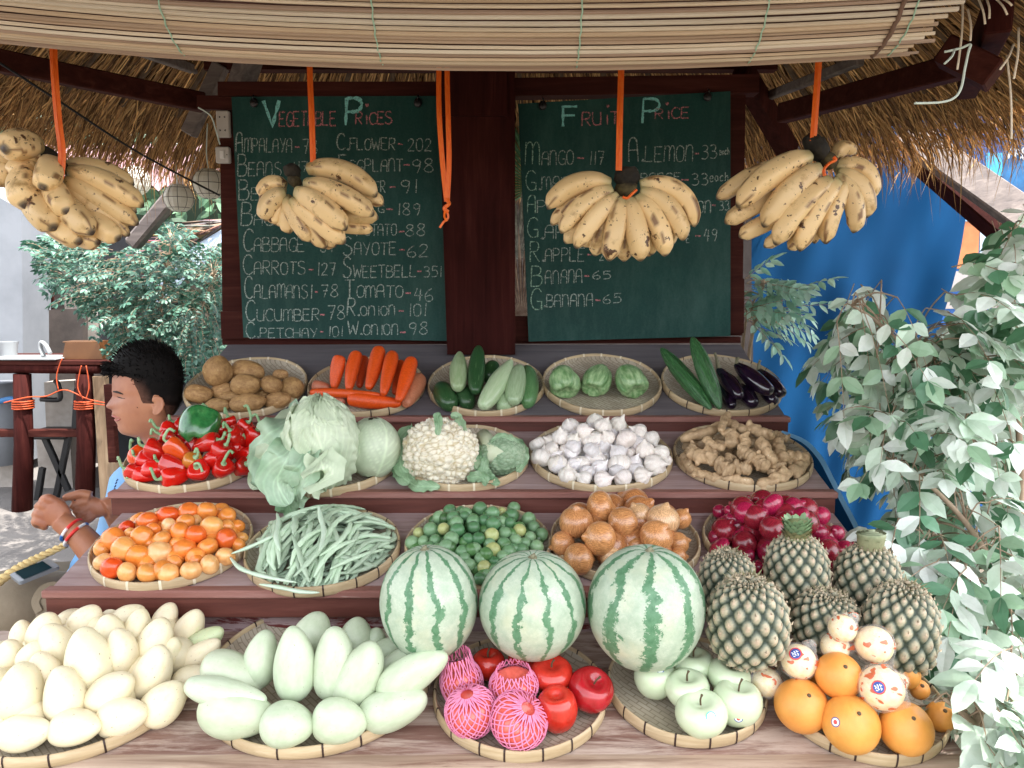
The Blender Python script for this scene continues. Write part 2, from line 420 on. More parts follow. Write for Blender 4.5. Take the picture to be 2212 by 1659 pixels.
def fn_apple(sd):
    def f(t,a):
        ph=PI*t; z=-math.cos(ph); r=math.sin(ph)
        d=.42*math.exp(-(r/.36)**2) if z>0 else 0; e=.22*math.exp(-(r/.3)**2) if z<0 else 0
        rr=r**.93*(1+.10*z)*(1+.03*math.cos(5*a+sd)*(1 if z<0 else .5)*abs(z))
        p=Vector((math.cos(a)*rr,math.sin(a)*rr,z*.93-d+e)); return p*(1+.02*s_(p,1.1,sd))
    return f
def fn_onion(sd,neck=.30):
    def f(t,a):
        if t<.84:
            q=t/.84*.93; ph=PI*q; z=-math.cos(ph); r=math.sin(ph)**.9
            p=Vector((math.cos(a)*r,math.sin(a)*r,z*.92)); return p*(1+.02*s_(p,1.2,sd))
        q=(t-.84)/.16; r0=math.sin(PI*.93)**.9; z0=-math.cos(PI*.93)*.92
        r=r0*(1-q)**.8*.9+.07*(1-q*.6); z=z0+neck*q
        if t>=1: r=0
        return Vector((math.cos(a)*r+.1*q*q,math.sin(a)*r*(1+.5*math.sin(3*a)*q),z))
    return f
def fn_garlic(sd,neck=.6,n=9):
    off=[rnd.uniform(-.25,.25) for _ in range(n)]
    def f(t,a):
        q=(a/(2*PI)*n)%n; k=int(q)%n; dd=min(abs(q-k-off[k]*.6),abs(q-k-1-off[(k+1)%n]*.6),abs(q-k+1-off[k-1]*.6))
        cre=math.exp(-(dd/.16)**2)
        if t<.8:
            w=t/.8*.92; ph=PI*w; z=-math.cos(ph); r=math.sin(ph)**.8*(1-.05*z)
            r*=1-.10*cre*math.sin(ph)**.5; zz=z*.82
            if z<-.8: zz+=.12*(1-r)
            p=Vector((math.cos(a)*r,math.sin(a)*r,zz)); return p*(1+.03*s_(p,1.1,sd))
        w=(t-.8)/.2; r0=math.sin(PI*.92)**.8*.95; z0=-math.cos(PI*.92)*.82
        r=(r0*(1-w)**2.2+.11*(1-.3*w))*(1-.08*cre); r=0 if t>=1 else r
        return Vector((math.cos(a)*r+.18*w*w,math.sin(a)*r,z0+neck*w))
    return f
def fn_pepper(sd):
    def f(t,a):
        # z -1 tip .. +1 shoulder
        ph=PI*t; z=-math.cos(ph); pr=(math.sin(ph))**.55*(.62+.38*min(1,(z+1)/1.5)); d=.22*math.exp(-(math.sin(ph)/.4)**2) if z>0 else 0
        lb=1+.07*math.cos(3*a+sd)+.03*math.cos(5*a+2*sd)
        rr=pr*lb; p=Vector((math.cos(a)*rr+.10*math.sin(z*2+sd),math.sin(a)*rr,z-d)); return p*(1+.05*s_(p,1.4,sd))
    return f
def fn_bell(sd):
    def f(t,a):
        ph=PI*t; z=-math.cos(ph); pr=(math.sin(ph))**.5*(1+.06*z); d=.3*math.exp(-(math.sin(ph)/.5)**2) if z>0 else 0
        e=.25*math.exp(-(math.sin(ph)/.5)**2)*(1+.8*math.cos(3*a)) if z<0 else 0
        lb=1-.20*(abs(math.cos(1.5*a+.3))**6)*1.0+.04*math.cos(3*a)
        rr=pr*lb; p=Vector((math.cos(a)*rr,math.sin(a)*rr,z-d+e)); return p*(1+.06*s_(p,1.3,sd))
    return f
def fn_potato(sd):
    def f(t,a):
        ph=PI*t; z=-math.cos(ph); r=math.sin(ph)**.85; p=Vector((math.cos(a)*r,math.sin(a)*r,z)); 
        return p*(1+.11*s_(p,1.1,sd)+.02*s_(p,4,sd)-.03*max(0,s_(p,5,sd+3)-.35)*4)
    return f
def fn_carrot(sd):
    def f(t,a):
        ph=PI*t; z=-math.cos(ph); r=(math.sin(ph))**.42*(.80+.20*z); r*=1-.035*max(0,math.sin(z*34+sd+2*math.cos(a)))**6
        p=Vector((math.cos(a)*r+.05*math.sin(z*1.5+sd)*3,math.sin(a)*r,z)); return Vector((p.x*(1+.05*s_(p,2,sd)),p.y*(1+.05*s_(p,2,sd)),p.z))
    return f
def fn_cuke(sd,thin=.5,bend=.5):
    def f(t,a):
        ph=PI*t; z=-math.cos(ph); r=(math.sin(ph))**.62*(1-.5*thin*max(0,z)**1.3); r*=1+.02*math.cos(8*a+sd)
        p=Vector((math.cos(a)*r+bend*(z*z-.4),math.sin(a)*r,z)); q=1+.05*s_(p,1.6,sd); return Vector((p.x*q,p.y*q,z))
    return f
def fn_chayote(sd):
    def f(t,a):
        ph=PI*t; z=-math.cos(ph); r=math.sin(ph)**.75*(1-.22*z)
        g=sum(math.exp(-((((a-c+PI)%(2*PI))-PI)/.14)**2) for c in(.5,1.7,2.9,4.2,5.5))
        r*=1-.14*g*(.3+.7*max(0,-z+.3)); e=.3*math.exp(-(math.sin(ph)/.35)**2) if z<0 else 0
        p=Vector((math.cos(a)*r,math.sin(a)*r*.88,z+e)); return p*(1+.09*s_(p,1.5,sd)+.03*s_(p,4,sd))
    return f
def fn_melon(sd):
    def f(t,a):
        ph=PI*t; z=-math.cos(ph); r=math.sin(ph); rib=1-.10*(abs(math.cos(4.5*a+1.2*math.sin(z*2)))**3)
        tp=(1-abs(z)**3*.35); w=1+.05*noise.noise(Vector((math.cos(a)*6,math.sin(a)*6,z*16+sd)))
        rr=r**.75*rib*tp*w; return Vector((math.cos(a)*rr,math.sin(a)*rr,z))
    return f
KM={}
def reg(k,fn,mat_,n=3,nr=22,ns=28,cfn=None):
    KM[k]=[]
    for i in range(n):
        b=MB(); b.rev(nr,ns,fn(i*1.7+1),None,cfn); KM[k].append(b.mesh(k,mat_))
O=lambda *a,**k: mat(*a,**k)
M['mango']=O('mango_skin',(.92,.92,.86),(1,1,1),scale=1.4,rough=.38,sss=0,ob=True,spots=[((.80,.62,.34),2.4,.56,.3),((.62,.66,.34),1.1,.60,.3),((.20,.10,.04),10,.665,.015)],bump=.05,bscale=60,lo=.3,hi=.7)
M['gmango']=O('green_mango_skin',(.86,.9,.84),(1,1,1),scale=2.2,rough=.4,sss=0,ob=True,spots=[((.42,.52,.30),1.5,.55,.35),((.20,.17,.10),12,.675,.015)],bump=.04,bscale=60)
M['apple']=O('red_apple_skin',(.75,.6,.5),(1,1,1),scale=2.0,rough=.22,ob=True,coat=.4,stretch=(1,1,.5),spots=[(lin('#d9a35c'),1.1,.66,.25)],bump=.02,bscale=90)
M['gapple']=O('green_apple_skin',(.93,.96,.9),(1,1,1),scale=2,rough=.25,sss=.05,ob=True,coat=.3)
M['stalk']=mat('stalk',lin('#5b4a33'),rough=.8); M['gstem']=mat('green_stem',lin('#6f9a6a'),lin('#9dbb90'),scale=30,rough=.5)
M['dstem']=mat('dry_stem',lin('#6e6a52'),lin('#8f8b70'),scale=30,rough=.7)
M['onion']=O('onion_skin',(.55,.42,.34),(1.15,1.15,1.15),scale=9,rough=.28,ob=True,stretch=(2.2,2.2,.22),coat=.5,spots=[(lin('#d8b48a'),2.2,.66,.06)],bump=.15,bscale=6)
M['redonion']=O('red_onion_skin',(.5,.4,.42),(1.15,1.1,1.1),scale=7,rough=.2,ob=True,stretch=(2.2,2.2,.22),coat=.5,spots=[(lin('#c07a92'),2.0,.70,.05)],bump=.12,bscale=6)
M['garlic']=O('garlic_skin',(.82,.76,.74),(1,1,1),scale=6,rough=.45,ob=True,stretch=(2.5,2.5,.3),sss=.05,spots=[(lin('#b59a96'),5,.68,.1)],bump=.2,bscale=9)
M['tomato']=O('tomato_skin',(.85,.72,.6),(1,1,1),scale=1.2,rough=.22,ob=True,coat=.3,sss=.05,spots=[(lin('#6e3c1a'),7,.79,.02)])
M['lime']=O('calamansi_skin',(.8,.85,.75),(1,1,1),scale=2,rough=.3,ob=True,bump=.12,bscale=28,bdist=.001)
M['pepper']=O('red_pepper_skin',(.9,.8,.8),(1,1,1),scale=1.5,rough=.12,ob=True,coat=.6)
M['bell']=O('green_bell_skin',lin('#1f5a2e'),lin('#3b7f45'),scale=2.2,rough=.14,coat=.6,spots=[(lin('#6da36c'),1.6,.62,.2)])
M['potato']=O('potato_skin',lin('#8a6840'),lin('#b08d5e'),scale=3,rough=.7,ob=True,spots=[(lin('#4f3720'),7,.67,.08),(lin('#cdb488'),3.1,.66,.06)],bump=.35,bscale=14,bdist=.003)
M['carrot']=O('carrot_skin',(.72,.6,.5),(1,1,1),scale=14,rough=.42,ob=True,bump=.5,bscale=9,stretch=(.35,.35,3.2),coat=.08,spots=[(lin('#8a4a20'),7,.68,.06)])
M['cuke']=O('cucumber_skin',(.75,.8,.75),(1,1,1),scale=3,rough=.3,ob=True,stretch=(2.5,2.5,.5),coat=.2,spots=[(lin('#7d9a72'),2.2,.60,.12),(lin('#c9d0a8'),16,.68,.03)],bump=.08)
M['cukepale']=O('pale_cucumber_skin',(.75,.85,.7),(1,1,1),scale=2.2,rough=.32,ob=True,stretch=(2,2,.7),coat=.2,spots=[(lin('#3a6b3c'),1.2,.63,.2)],bump=.08)
M['chayote']=O('chayote_skin',lin('#5f8a53'),lin('#a3bf8f'),scale=2.6,rough=.38,stretch=(1.6,1.6,.6),coat=.2,bump=.35,bscale=6,bdist=.004)
M['bitter']=O('bitter_melon_skin',lin('#1f4a28'),lin('#4c7d4b'),scale=6,rough=.3,stretch=(2,2,.3),coat=.3,bump=.5,bscale=12)
M['eggplant']=O('eggplant_skin',lin('#120b18'),lin('#2a1830'),scale=2,rough=.1,coat=.8)
M['ginger']=O('ginger_skin',lin('#a38868'),lin('#cbb08d'),scale=3,rough=.6,ob=True,spots=[(lin('#6b4c30'),7,.64,.12),(lin('#e6d6b8'),2.5,.66,.06)],bump=.5,bscale=18,bdist=.002)
M['orange']=O('orange_peel',(.92,.85,.8),(1,1,1),scale=1.3,rough=.38,ob=True,bump=.35,bscale=26,bdist=.0016,sss=.04,spots=[(lin('#8a5a20'),9,.78,.02)])
M['lemon']=O('wrapped_lemon_skin',lin('#efd79c'),lin('#f7e8c4'),scale=2,rough=.45,sss=.1)
reg('mango',fn_mango,M['mango'],4,26,32); reg('green_mango',fn_mango,M['gmango'],4,26,32)
reg('apple_body',fn_apple,M['apple'],3,30,36); reg('green_apple_body',fn_apple,M['gapple'],3,30,36)
reg('onion',fn_onion,M['onion'],4,26,30); reg('red_onion',lambda s:fn_onion(s,.35),M['redonion'],4,26,30)
reg('garlic_bulb',lambda s:fn_garlic(s,.45+.3*(s%1.0)),M['garlic'],6,26,54)
reg('tomato',lambda s:fn_round(s,.88,5,.025,.12,.05,.03),M['tomato'],4,18,24)
reg('calamansi',lambda s:fn_round(s,.96,0,0,.06,.03,.03),M['lime'],3,14,18)
reg('orange',lambda s:fn_round(s,.97,0,0,.04,.03,.02),M['orange'],2,26,32)
reg('pepper_body',fn_pepper,M['pepper'],5,22,28); reg('bell_body',fn_bell,M['bell'],1,34,48)
reg('potato',fn_potato,M['potato'],5,26,30); reg('carrot',fn_carrot,M['carrot'],4,48,18)
reg('cucumber',lambda s:fn_cuke(s,.3,.12),M['cuke'],3,26,24); reg('pale_cucumber',lambda s:fn_cuke(s,.9,.1),M['cukepale'],3,26,24)
reg('chayote',fn_chayote,M['chayote'],3,34,48); reg('bitter_melon',fn_melon,M['bitter'],2,60,54)
reg('eggplant_body',lambda s:fn_cuke(s,.6,.1),M['eggplant'],3,28,24)
KP={k:i for i,k in enumerate(KM)}; CNT={}
def var(k):
    CNT[k]=CNT.get(k,rnd.randrange(9))+1; return KM[k][CNT[k]%len(KM[k])]
def pos(T,u,v,rpx,H=0,h0=None,extra=0):
    c=on(u,v,T.row,.03); 
    for _ in range(4):
        D=(c-CAM).dot(FW); r=rpx*D/F; rho=min(1,(c-T.c).length/T.R)
        h=.006+r+H*max(0,1-rho*rho)+extra
        if h0 is not None: h=h0
        c=on(u,v,T.row,h)
    D=(c-CAM).dot(FW); return c,D
PILES={}
ORD=['','first','second','third','fourth','fifth','sixth','seventh','eighth','ninth','tenth','eleventh','twelfth','thirteenth','fourteenth','fifteenth','sixteenth']
def addpile(key,o,u,v,adj): PILES.setdefault(key,[]).append((o,u,v,adj))
def finish_pile(key,noun,where,group,nrows,cat):
    L=sorted(PILES[key],key=lambda t:-t[2]); n=len(L); rows=[]; 
    vs=[t[2] for t in L]; v0,v1=max(vs),min(vs)
    for k in range(nrows): rows.append([])
    for t in L:
        k=min(nrows-1,int((v0-t[2])/(v0-v1+1e-6)*nrows)); rows[k].append(t)
    rows=[r for r in rows if r]; m=len(rows)
    names=['front']+['second','third','fourth','fifth','sixth','seventh'][:max(0,m-2)]+['back']
    if m==1: names=['']
    for k,r in enumerate(rows):
        r.sort(key=lambda t:t[1])
        for j,(o,u,v,adj) in enumerate(r):
            q='leftmost' if j==0 else 'rightmost' if j==len(r)-1 else ORD[j+1]+' from left'
            rw=('%s row'%names[k]) if names[k] else 'row'
            if m>2 and 0<k<m-1: rw=names[k]+' row from front'
            s='%s %s, %s in the %s of %s'%(adj,noun,q,rw,where)
            s=' '.join(s.split()); w_=s.split()
            if len(w_)>16: s=' '.join(s.replace(' in the ',' in ').split()[:16])
            tag(o,s,cat,group)
def fr(ox,oy,k): return lambda x,y:(ox+x*k,oy+y*k)
A4=fr(0,518.5,.336);A5=fr(734.5,518.5,.336);A6=fr(1469,518.5,.336);A3=fr(1469,0,.336);A1=fr(0,0,.336);A2=fr(734.5,0,.336)
KB=.3542; B1=fr(0,1071.5,KB);B2=fr(734.5,1071.5,KB);B3=fr(1469,1071.5,KB)
def put(key,kind,T,fx,it,k,H=0,col=(1,1,1),adj='',name=None,axis_img=None,tocam=20,extra=0,jit=.08,elong=True):
    """it: (cx,cy,a,b,ang) elongated, long half axis a"""
    cx,cy,a,b,ang=it; u,v=fx(cx,cy); a*=k;b*=k
    c,D=pos(T,u,v,min(a,b),H,extra=extra); 
    jj=1+rnd.uniform(-jit,jit); cc=tuple(max(0,x*jj*(1+rnd.uniform(-.015,.015))) for x in col)
    d=imgdir(ang,tocam); s=D/F
    o=inst(name or kind,var(kind),c,aim(d,rnd.uniform(0,6.28)),(b*s,b*s,a*s),cc)
    addpile(key,o,u,v,adj); return o
T=TR
# potatoes
for it in [(1400,845,92,86,95),(1590,840,104,62,-5),(1580,930,94,64,0),(1745,930,66,54,-20),(1805,865,48,32,0),(1275,990,88,56,-8),(1435,970,74,50,10),(1490,1010,84,36,0),(1405,1060,78,42,0),(1590,1048,112,58,6),(1690,1000,46,36,0),(1785,1030,82,50,10),(1875,950,72,66,0)]:
    ex=.03 if it[:2] in((1400,845),(1590,840),(1580,930),(1745,930),(1805,865)) else 0
    it=(it[0],it[1],it[2]*1.08,it[3]*1.08,it[4]); put('potato','potato',T['potato'],A4,it,.336,0,(.95,.9,.85),('big ' if it[2]*it[3]>5500 else 'small ' if it[3]<45 else '')+'brown',tocam=8,extra=ex)
finish_pile('potato','potato','the potato tray','potatoes on the top shelf tray',3,'potato')
# carrots: (u1,v1 head)-(u2,v2 tip), halfwidth px, h
def longput(key,kind,T,u1,v1,u2,v2,wpx,h1,h2,col,adj,name=None,jit=.05,roll=None):
    wpx*={'carrot':1.22}.get(kind,1.08); a=on(u1,v1,T.row,h1);b=on(u2,v2,T.row,h2); c=(a+b)/2; D=(c-CAM).dot(FW); w_=wpx*D/F
    d=a-b; L=d.length/2; cc=tuple(x*(1+rnd.uniform(-jit,jit)) for x in col)
    o=inst(name or kind,var(kind),c,aim(d,rnd.uniform(0,6.28) if roll is None else roll),(w_,w_,L),cc)
    addpile(key,o,(u1+u2)/2,(v1+v2)/2,adj); return o
CR=(.80,.10,.008); 
for (u1,v1,u2,v2,w_,h1,h2,c,ad) in [(733,770,722,838,15,.10,.035,CR,'upright orange'),(773,762,752,842,15,.10,.045,CR,'upright orange'),(822,754,794,838,16,.11,.06,CR,'upright orange'),(849,764,828,852,15,.105,.06,CR,'upright orange'),(893,775,858,868,16,.10,.05,CR,'long bent orange'),(788,772,775,836,13,.07,.03,(.6,.06,.005),'half hidden orange'),(868,782,850,850,12,.07,.03,(.6,.06,.005),'half hidden orange'),
    (671,848,822,853,10,.042,.05,CR,'thin horizontal orange'),(752,865,866,868,17,.03,.036,CR,'thick horizontal orange'),(676,832,712,838,13,.03,.025,(.55,.2,.12),'pinkish stubby'),(682,858,745,870,12,.02,.02,(.55,.2,.12),'pinkish lower'),(905,818,876,874,20,.03,.03,(.6,.22,.13),'broad pinkish')]:
    longput('carrot','carrot',T['carrot'],u1,v1,u2,v2,w_,h1,h2,c,ad)
finish_pile('carrot','carrot','the carrot tray','carrots on the top shelf tray',3,'carrot')
# cucumbers
PG=(.34,.46,.27);DG=(.03,.09,.03);MG=(.12,.25,.10)
for (x1,y1,x2,y2,w_,h1,h2,c,ad,kd) in [(770,725,757,965,56,.09,.06,(.36,.42,.25),'pale upright','pale_cucumber'),(890,690,868,985,52,.10,.06,DG,'dark green upright','cucumber'),(1105,775,915,1080,62,.085,.045,(.5,.62,.42),'large pale tapered','pale_cucumber'),(1150,815,1110,1050,62,.07,.045,(.38,.5,.32),'pale green','cucumber'),(1205,820,1205,1060,66,.04,.025,MG,'mottled green','cucumber'),(640,930,715,1075,66,.03,.024,DG,'dark plump','cucumber'),(790,940,825,1070,58,.03,.022,DG,'dark small','cucumber'),(1050,980,1060,1090,58,.03,.022,(.45,.55,.35),'pale stubby','cucumber'),(990,795,950,900,55,.05,.04,DG,'dark half hidden','cucumber')]:
    u1,v1=A5(x1,y1);u2,v2=A5(x2,y2); longput('cuke',kd,T['cuke'],u1,v1,u2,v2,w_*.336,h1,h2,c,ad,name='cucumber')
finish_pile('cuke','cucumber','the cucumber tray','cucumbers on the top shelf tray',3,'cucumber')
for i,(x,y,a,b,ang) in enumerate([(1440,905,112,104,100),(1655,895,116,96,60),(1865,900,120,106,115)]):
    o=put('chayote','chayote',T['chayote'],A5,(x,y,a,b,ang),.336,0,(1,1,1),['left','middle','right'][i],tocam=-38,jit=0)
    tag(o,['wrinkled light green chayote at the left of its tray','slim mid green chayote between the other two','bulging green chayote at the right of its tray'][i],'chayote','chayotes on the top shelf tray')
# bitter melons
for i,(pp,w_,h1,h2,l) in enumerate([((1428,752,1536,884),17,.09,.03,'ridged green bitter melon lying at the left of its tray'),((1495,728,1556,884),18,.15,.03,'ridged green bitter melon standing higher, pointed tip against the board')]):
    o=longput('bm','bitter_melon',T['egg'],*pp,w_,h1,h2,(1,1,1),'',roll=1.0); tag(o,l,'bitter melon','bitter melons on the top shelf tray')
# eggplants
for i,(x1,y1,x2,y2,w_,h1,h2,sx,sy,l) in enumerate([(245,830,395,1015,52,.075,.05,225,728,'glossy black eggplant lying beside the bitter melons'),(355,800,590,985,58,.085,.06,375,760,'large glossy eggplant crossing the middle of the tray'),(500,840,665,1000,54,.06,.04,515,775,'eggplant at the right rim with a short upright stalk'),(262,900,335,1075,46,.03,.022,240,830,'lowest eggplant tip beside the melon'),(385,930,478,1062,52,.035,.025,370,880,'eggplant under the two large ones at the front'),(520,930,610,1045,48,.035,.025,500,880,'small eggplant low at the front right rim')]):
    u1,v1=A6(x1,y1);u2,v2=A6(x2,y2); T_=T['egg']; a=on(u1,v1,0,h1);b=on(u2,v2,0,h2); c=(a+b)/2
    e=empty('eggplant',c,l,'eggplant','eggplants on the top shelf tray'); D=(c-CAM).dot(FW); ww=w_*.336*D/F
    inst('fruit_body',var('eggplant_body'),c,aim(a-b,i),(ww,ww,(a-b).length/2),(1,1,1),e)
    us,vs=A6(sx,sy); s2=on(us,vs,0,h1+.03); m=MB(); m.tube(cr([a-(a-b)*.04,a.lerp(s2,.5)+Vector((0,0,.006)),s2],4),[.009,.008,.006,.005,.004,.0035,.0035,.003,.0045],6)
    m.build('stalk',M['dstem'],e)
# peppers
def stemtube(e,pts,r0=.006,r1=.0042,mt='gstem'):
    b=MB(); q=cr(pts,5); n=len(q); b.tube(q,[r0+(r1-r0)*i/(n-1) for i in range(n)],8); return b.build('stem',M[mt],e)
RP=(.62,.012,.008);OR=(.74,.09,.01); PEP=[
(900,1400,70,62,150,(815,1350),(820,1280),OR,-20,.01,'orange red'),(1010,1475,95,66,165,(900,1490),(845,1510),RP,-10,.0,'large red'),(1120,1520,88,64,170,(1070,1525),(1020,1468),RP,35,.0,'red'),
(1285,1492,78,72,110,(1285,1475),(1330,1500),RP,55,.0,'red'),(1235,1425,62,60,70,(1262,1400),(1265,1372),(.6,.2,.03),30,.02,'brownish orange'),(1430,1475,80,66,70,(1450,1440),(1515,1378),RP,45,.01,'red'),
(1545,1465,78,62,60,(1590,1440),(1605,1405),RP,30,.0,'red'),(1590,1385,84,58,20,(1640,1385),(1700,1370),RP,20,.02,'red'),(1150,1355,100,62,125,(1090,1300),(1140,1238),OR,10,.04,'long orange red'),
(1090,1275,62,45,100,(1060,1260),(1010,1258),RP,10,.05,'red'),(1005,1350,80,66,120,(960,1330),(940,1300),RP,20,.035,'red'),(1330,1310,92,60,50,(1390,1290),(1440,1262),RP,10,.05,'long red'),
(1420,1370,84,66,60,(1450,1330),(1480,1285),RP,20,.035,'red'),(1515,1270,72,64,110,(1500,1240),(1470,1225),RP,30,.05,'red'),(1560,1215,70,55,60,(1590,1180),(1572,1090),RP,10,.06,'red'),
(1625,1275,78,60,70,(1655,1230),(1630,1150),RP,10,.045,'red'),(1640,1335,60,52,80,(1655,1320),(1662,1295),RP,20,.02,'red'),(1090,1225,60,50,120,(1055,1215),(1000,1178),RP,10,.05,'dark red'),
(1165,1195,50,45,130,(1140,1180),(1122,1165),RP,10,.055,'small red'),(1480,1185,55,48,90,(1475,1165),(1465,1145),RP,10,.06,'small red'),(1420,1235,55,50,90,(1420,1215),(1425,1200),RP,10,.05,'red'),
(870,1500,70,52,170,(820,1470),(785,1415),RP,10,.0,'dark red'),(930,1510,75,52,160,(880,1500),(850,1530),RP,0,-.004,'dark red'),(1110,1445,80,60,150,(1050,1430),(1020,1410),RP,0,.02,'red'),(1360,1420,75,60,60,(1400,1400),(1420,1380),RP,0,.02,'dark red'),(1195,1300,70,60,90,(1195,1260),(1195,1240),(.4,.01,.01),0,.02,'dark red'),(1500,1350,75,60,60,(1530,1320),(1540,1300),RP,0,.02,'dark red'),(960,1420,80,60,150,(900,1400),(880,1380),RP,0,.01,'red'),(1250,1340,80,60,90,(1250,1300),(1250,1280),(.4,.01,.01),0,.02,'dark red')]
for (x,y,a,b,ang,s0,s1,c,tc,ex,adj) in PEP:
    T_=T['pepper']; u,v=A4(x,y); cc,D=pos(T_,u,v,b*.336,.02,extra=ex); k=.336*D/F*1.10
    d=imgdir(ang,tc)
    if (Vector((s0[0]-x,-(s0[1]-y)))).length>15:
        dd=Vector((s0[0]-x,-(s0[1]-y))).normalized(); d=(RT*dd.x+UP*dd.y)*math.cos(rad(tc))-FW*math.sin(rad(tc))
    e=empty('pepper',cc,None,None,None); inst('fruit_body',var('pepper_body'),cc,aim(d,rnd.uniform(0,6)),(b*k,b*k,a*k),tuple(q*rnd.uniform(.8,1.1) for q in c),e)
    base=cc+d*(a*k*.80); dx=(s1[0]-s0[0])*k; dy=-(s1[1]-s0[1])*k; end=base+RT*dx+UP*dy-FW*.01
    m=MB(); p0=base-d*.004; q=cr([p0,base+d*.012,base.lerp(end,.6)+UP*.010+d*.008,end],5); n=len(q); rr=[.0115,.0085,.0052]+[.0036-.0008*i/n for i in range(n-4)]+[.0042]
    m.tube(q,rr,8); m.build('stem',M['gstem'],e)
    addpile('pep',e,u,v,adj)
finish_pile('pep','pepper','the pepper tray','red peppers heaped on the tray',5,'pepper')
u,v=A4(1288,1195); cc,D=pos(T['pepper'],u,v,128*.336,.0,extra=.055); k=.336*D/F
e=empty('bell_pepper',cc,'large glossy green bell pepper on top of the red peppers','bell pepper')
inst('fruit_body',KM['bell_body'][0],cc,aim(imgdir(78,-28),.4),(128*k,124*k,142*k),(1,1,1),e)
m=MB(); t0=cc+imgdir(78,-28)*(118*k); m.tube(cr([t0-imgdir(78,-28)*.01,t0+UP*.004,t0+UP*.014-RT*.012],4),[.011,.008,.006,.005,.0045,.004,.004,.004,.005],8); m.build('stem',M['gstem'],e)
# garlic
G=[(1480,1200,58),(1640,1165,55),(1790,1185,55),(1570,1230,54),(1690,1200,60),(1920,1235,56),(1420,1265,56),(1650,1285,60),(1500,1285,45),(1720,1270,50),(1840,1280,66),(2000,1280,56),(1270,1315,56),(1360,1340,46),(1450,1355,50),(1555,1345,68),(1660,1350,45),(1790,1345,60),(1960,1350,60),(2060,1375,60),(1290,1400,66),(1400,1440,66),(1550,1445,60),(1655,1420,66),(1800,1445,78),(1910,1430,44),(2025,1450,76),(1870,1375,38),(1465,1510,62),(1570,1535,55),(1690,1545,62),(1820,1530,60),(1940,1520,60),(1520,1405,40),(2095,1420,42),(1350,1290,40),(1740,1400,44),(1600,1290,48)]
for i,(x,y,r) in enumerate(G):
    put('garlic','garlic_bulb',T['garlic'],A5,(x,y,r,r*1.02,rnd.choice([90,100,70,120,60,-60,150,20,85])),.336,.075,(.86,.82,.76),rnd.choice(['white','white','pale']) if r<=60 else 'plump white',tocam=rnd.choice([-30,10,30,45,20]),jit=.04)
def filler(key,kind,T,r,n,adj,label,cat,group,col,h=None,rmax=.8,jit=.15,name=None,sq=1.0):
    k=0
    for i in range(n):
        a=i*2.39996; q=math.sqrt((i+.5)/n)*T.R*rmax
        c=T.c+Vector((math.cos(a)*q,0,0))+T.r.s*(math.sin(a)*q)+T.r.n*((h if h else .007+r*sq)+(.012 if (h is None and i%3==0 and q<T.R*.5) else 0))
        o=inst(name or kind,var(kind),c,aim((rnd.uniform(-1,1),rnd.uniform(-1,1),rnd.uniform(.2,1)),i),(r,r,r),(lambda jj:tuple(x*jj for x in col))(1+rnd.uniform(-jit,jit))); tag(o,label,cat,group)
filler('g','garlic_bulb',T['garlic'],.021,34,'','white garlic bulb in the lower layer under the heap','garlic','white garlic bulbs heaped on the tray',(.82,.8,.8))
filler('g','garlic_bulb',T['garlic'],.021,14,'','white garlic bulb in the lower layer under the heap','garlic','white garlic bulbs heaped on the tray',(.82,.8,.8),h=.055,rmax=.5)
finish_pile('garlic','garlic bulb','the garlic tray','white garlic bulbs heaped on the tray',5,'garlic')
# tomatoes
def tcol(q):
    pal=[(0,(.80,.50,.24)),(.5,(.82,.40,.12)),(1,(.80,.27,.045)),(2,(.72,.07,.012))]
    for i in range(3):
        if q<=pal[i+1][0]:
            f=(q-pal[i][0])/(pal[i+1][0]-pal[i][0]); return tuple(a+(b-a)*f for a,b in zip(pal[i][1],pal[i+1][1]))
def tadj(q): return 'pale yellow' if q<.4 else 'light orange' if q<.8 else 'orange' if q<1.4 else 'reddish orange'
TM=[(1150,95,58,58,1.4),(1258,98,63,53,.9),(1025,115,65,50,1.8),(1385,120,55,42,.9),(900,150,65,48,1.5),(1030,180,45,42,0),(1130,160,65,38,.9),(1195,150,35,32,.3),(1445,185,45,42,1),(1380,190,50,40,.7),(770,192,52,35,2),(935,205,50,35,1.2),(1290,188,65,60,.5),(1098,218,62,52,1.1),(1190,235,62,58,1.6),(690,262,70,60,1.1),(795,230,40,32,.5),(865,248,65,58,1),(985,262,55,45,.7),(1380,260,60,58,1.7),(1475,255,38,34,.5),(755,325,72,70,.6),(1455,300,45,36,.9),(1085,295,50,45,.9),(1120,330,72,72,1.2),(1265,312,62,55,.9),(620,325,48,45,.7),(972,358,76,80,.05),(840,368,65,65,1),(630,400,56,50,.2),(1375,370,58,50,.3),(1195,390,40,36,1),(685,440,65,57,1.9),(1060,410,45,48,.8),(1280,418,60,52,.2),(775,465,62,50,.35),(900,470,65,52,.7),(1030,472,68,48,.4),(1165,452,65,52,.2)]
for (x,y,a,b,q) in TM:
    put('tomato','tomato',T['tomato'],B1,(x,y,(a+b)/2*1.10,(a+b)/2*1.12,rnd.choice([90,60,120,-60,-90,20,200])),KB,.05,tcol(q),tadj(q),tocam=rnd.choice([-60,20,50,0,70]),jit=.05)
filler('t','tomato',T['tomato'],.0215,26,'','orange tomato in the lower layer under the heap','tomato','tomatoes heaped on the tray',tcol(.9),rmax=.82)
filler('t','tomato',T['tomato'],.0215,8,'','orange tomato in the lower layer under the heap','tomato','tomatoes heaped on the tray',tcol(.9),rmax=.35,h=.045)
finish_pile('tomato','tomato','the tomato tray','tomatoes heaped on the tray',6,'tomato')
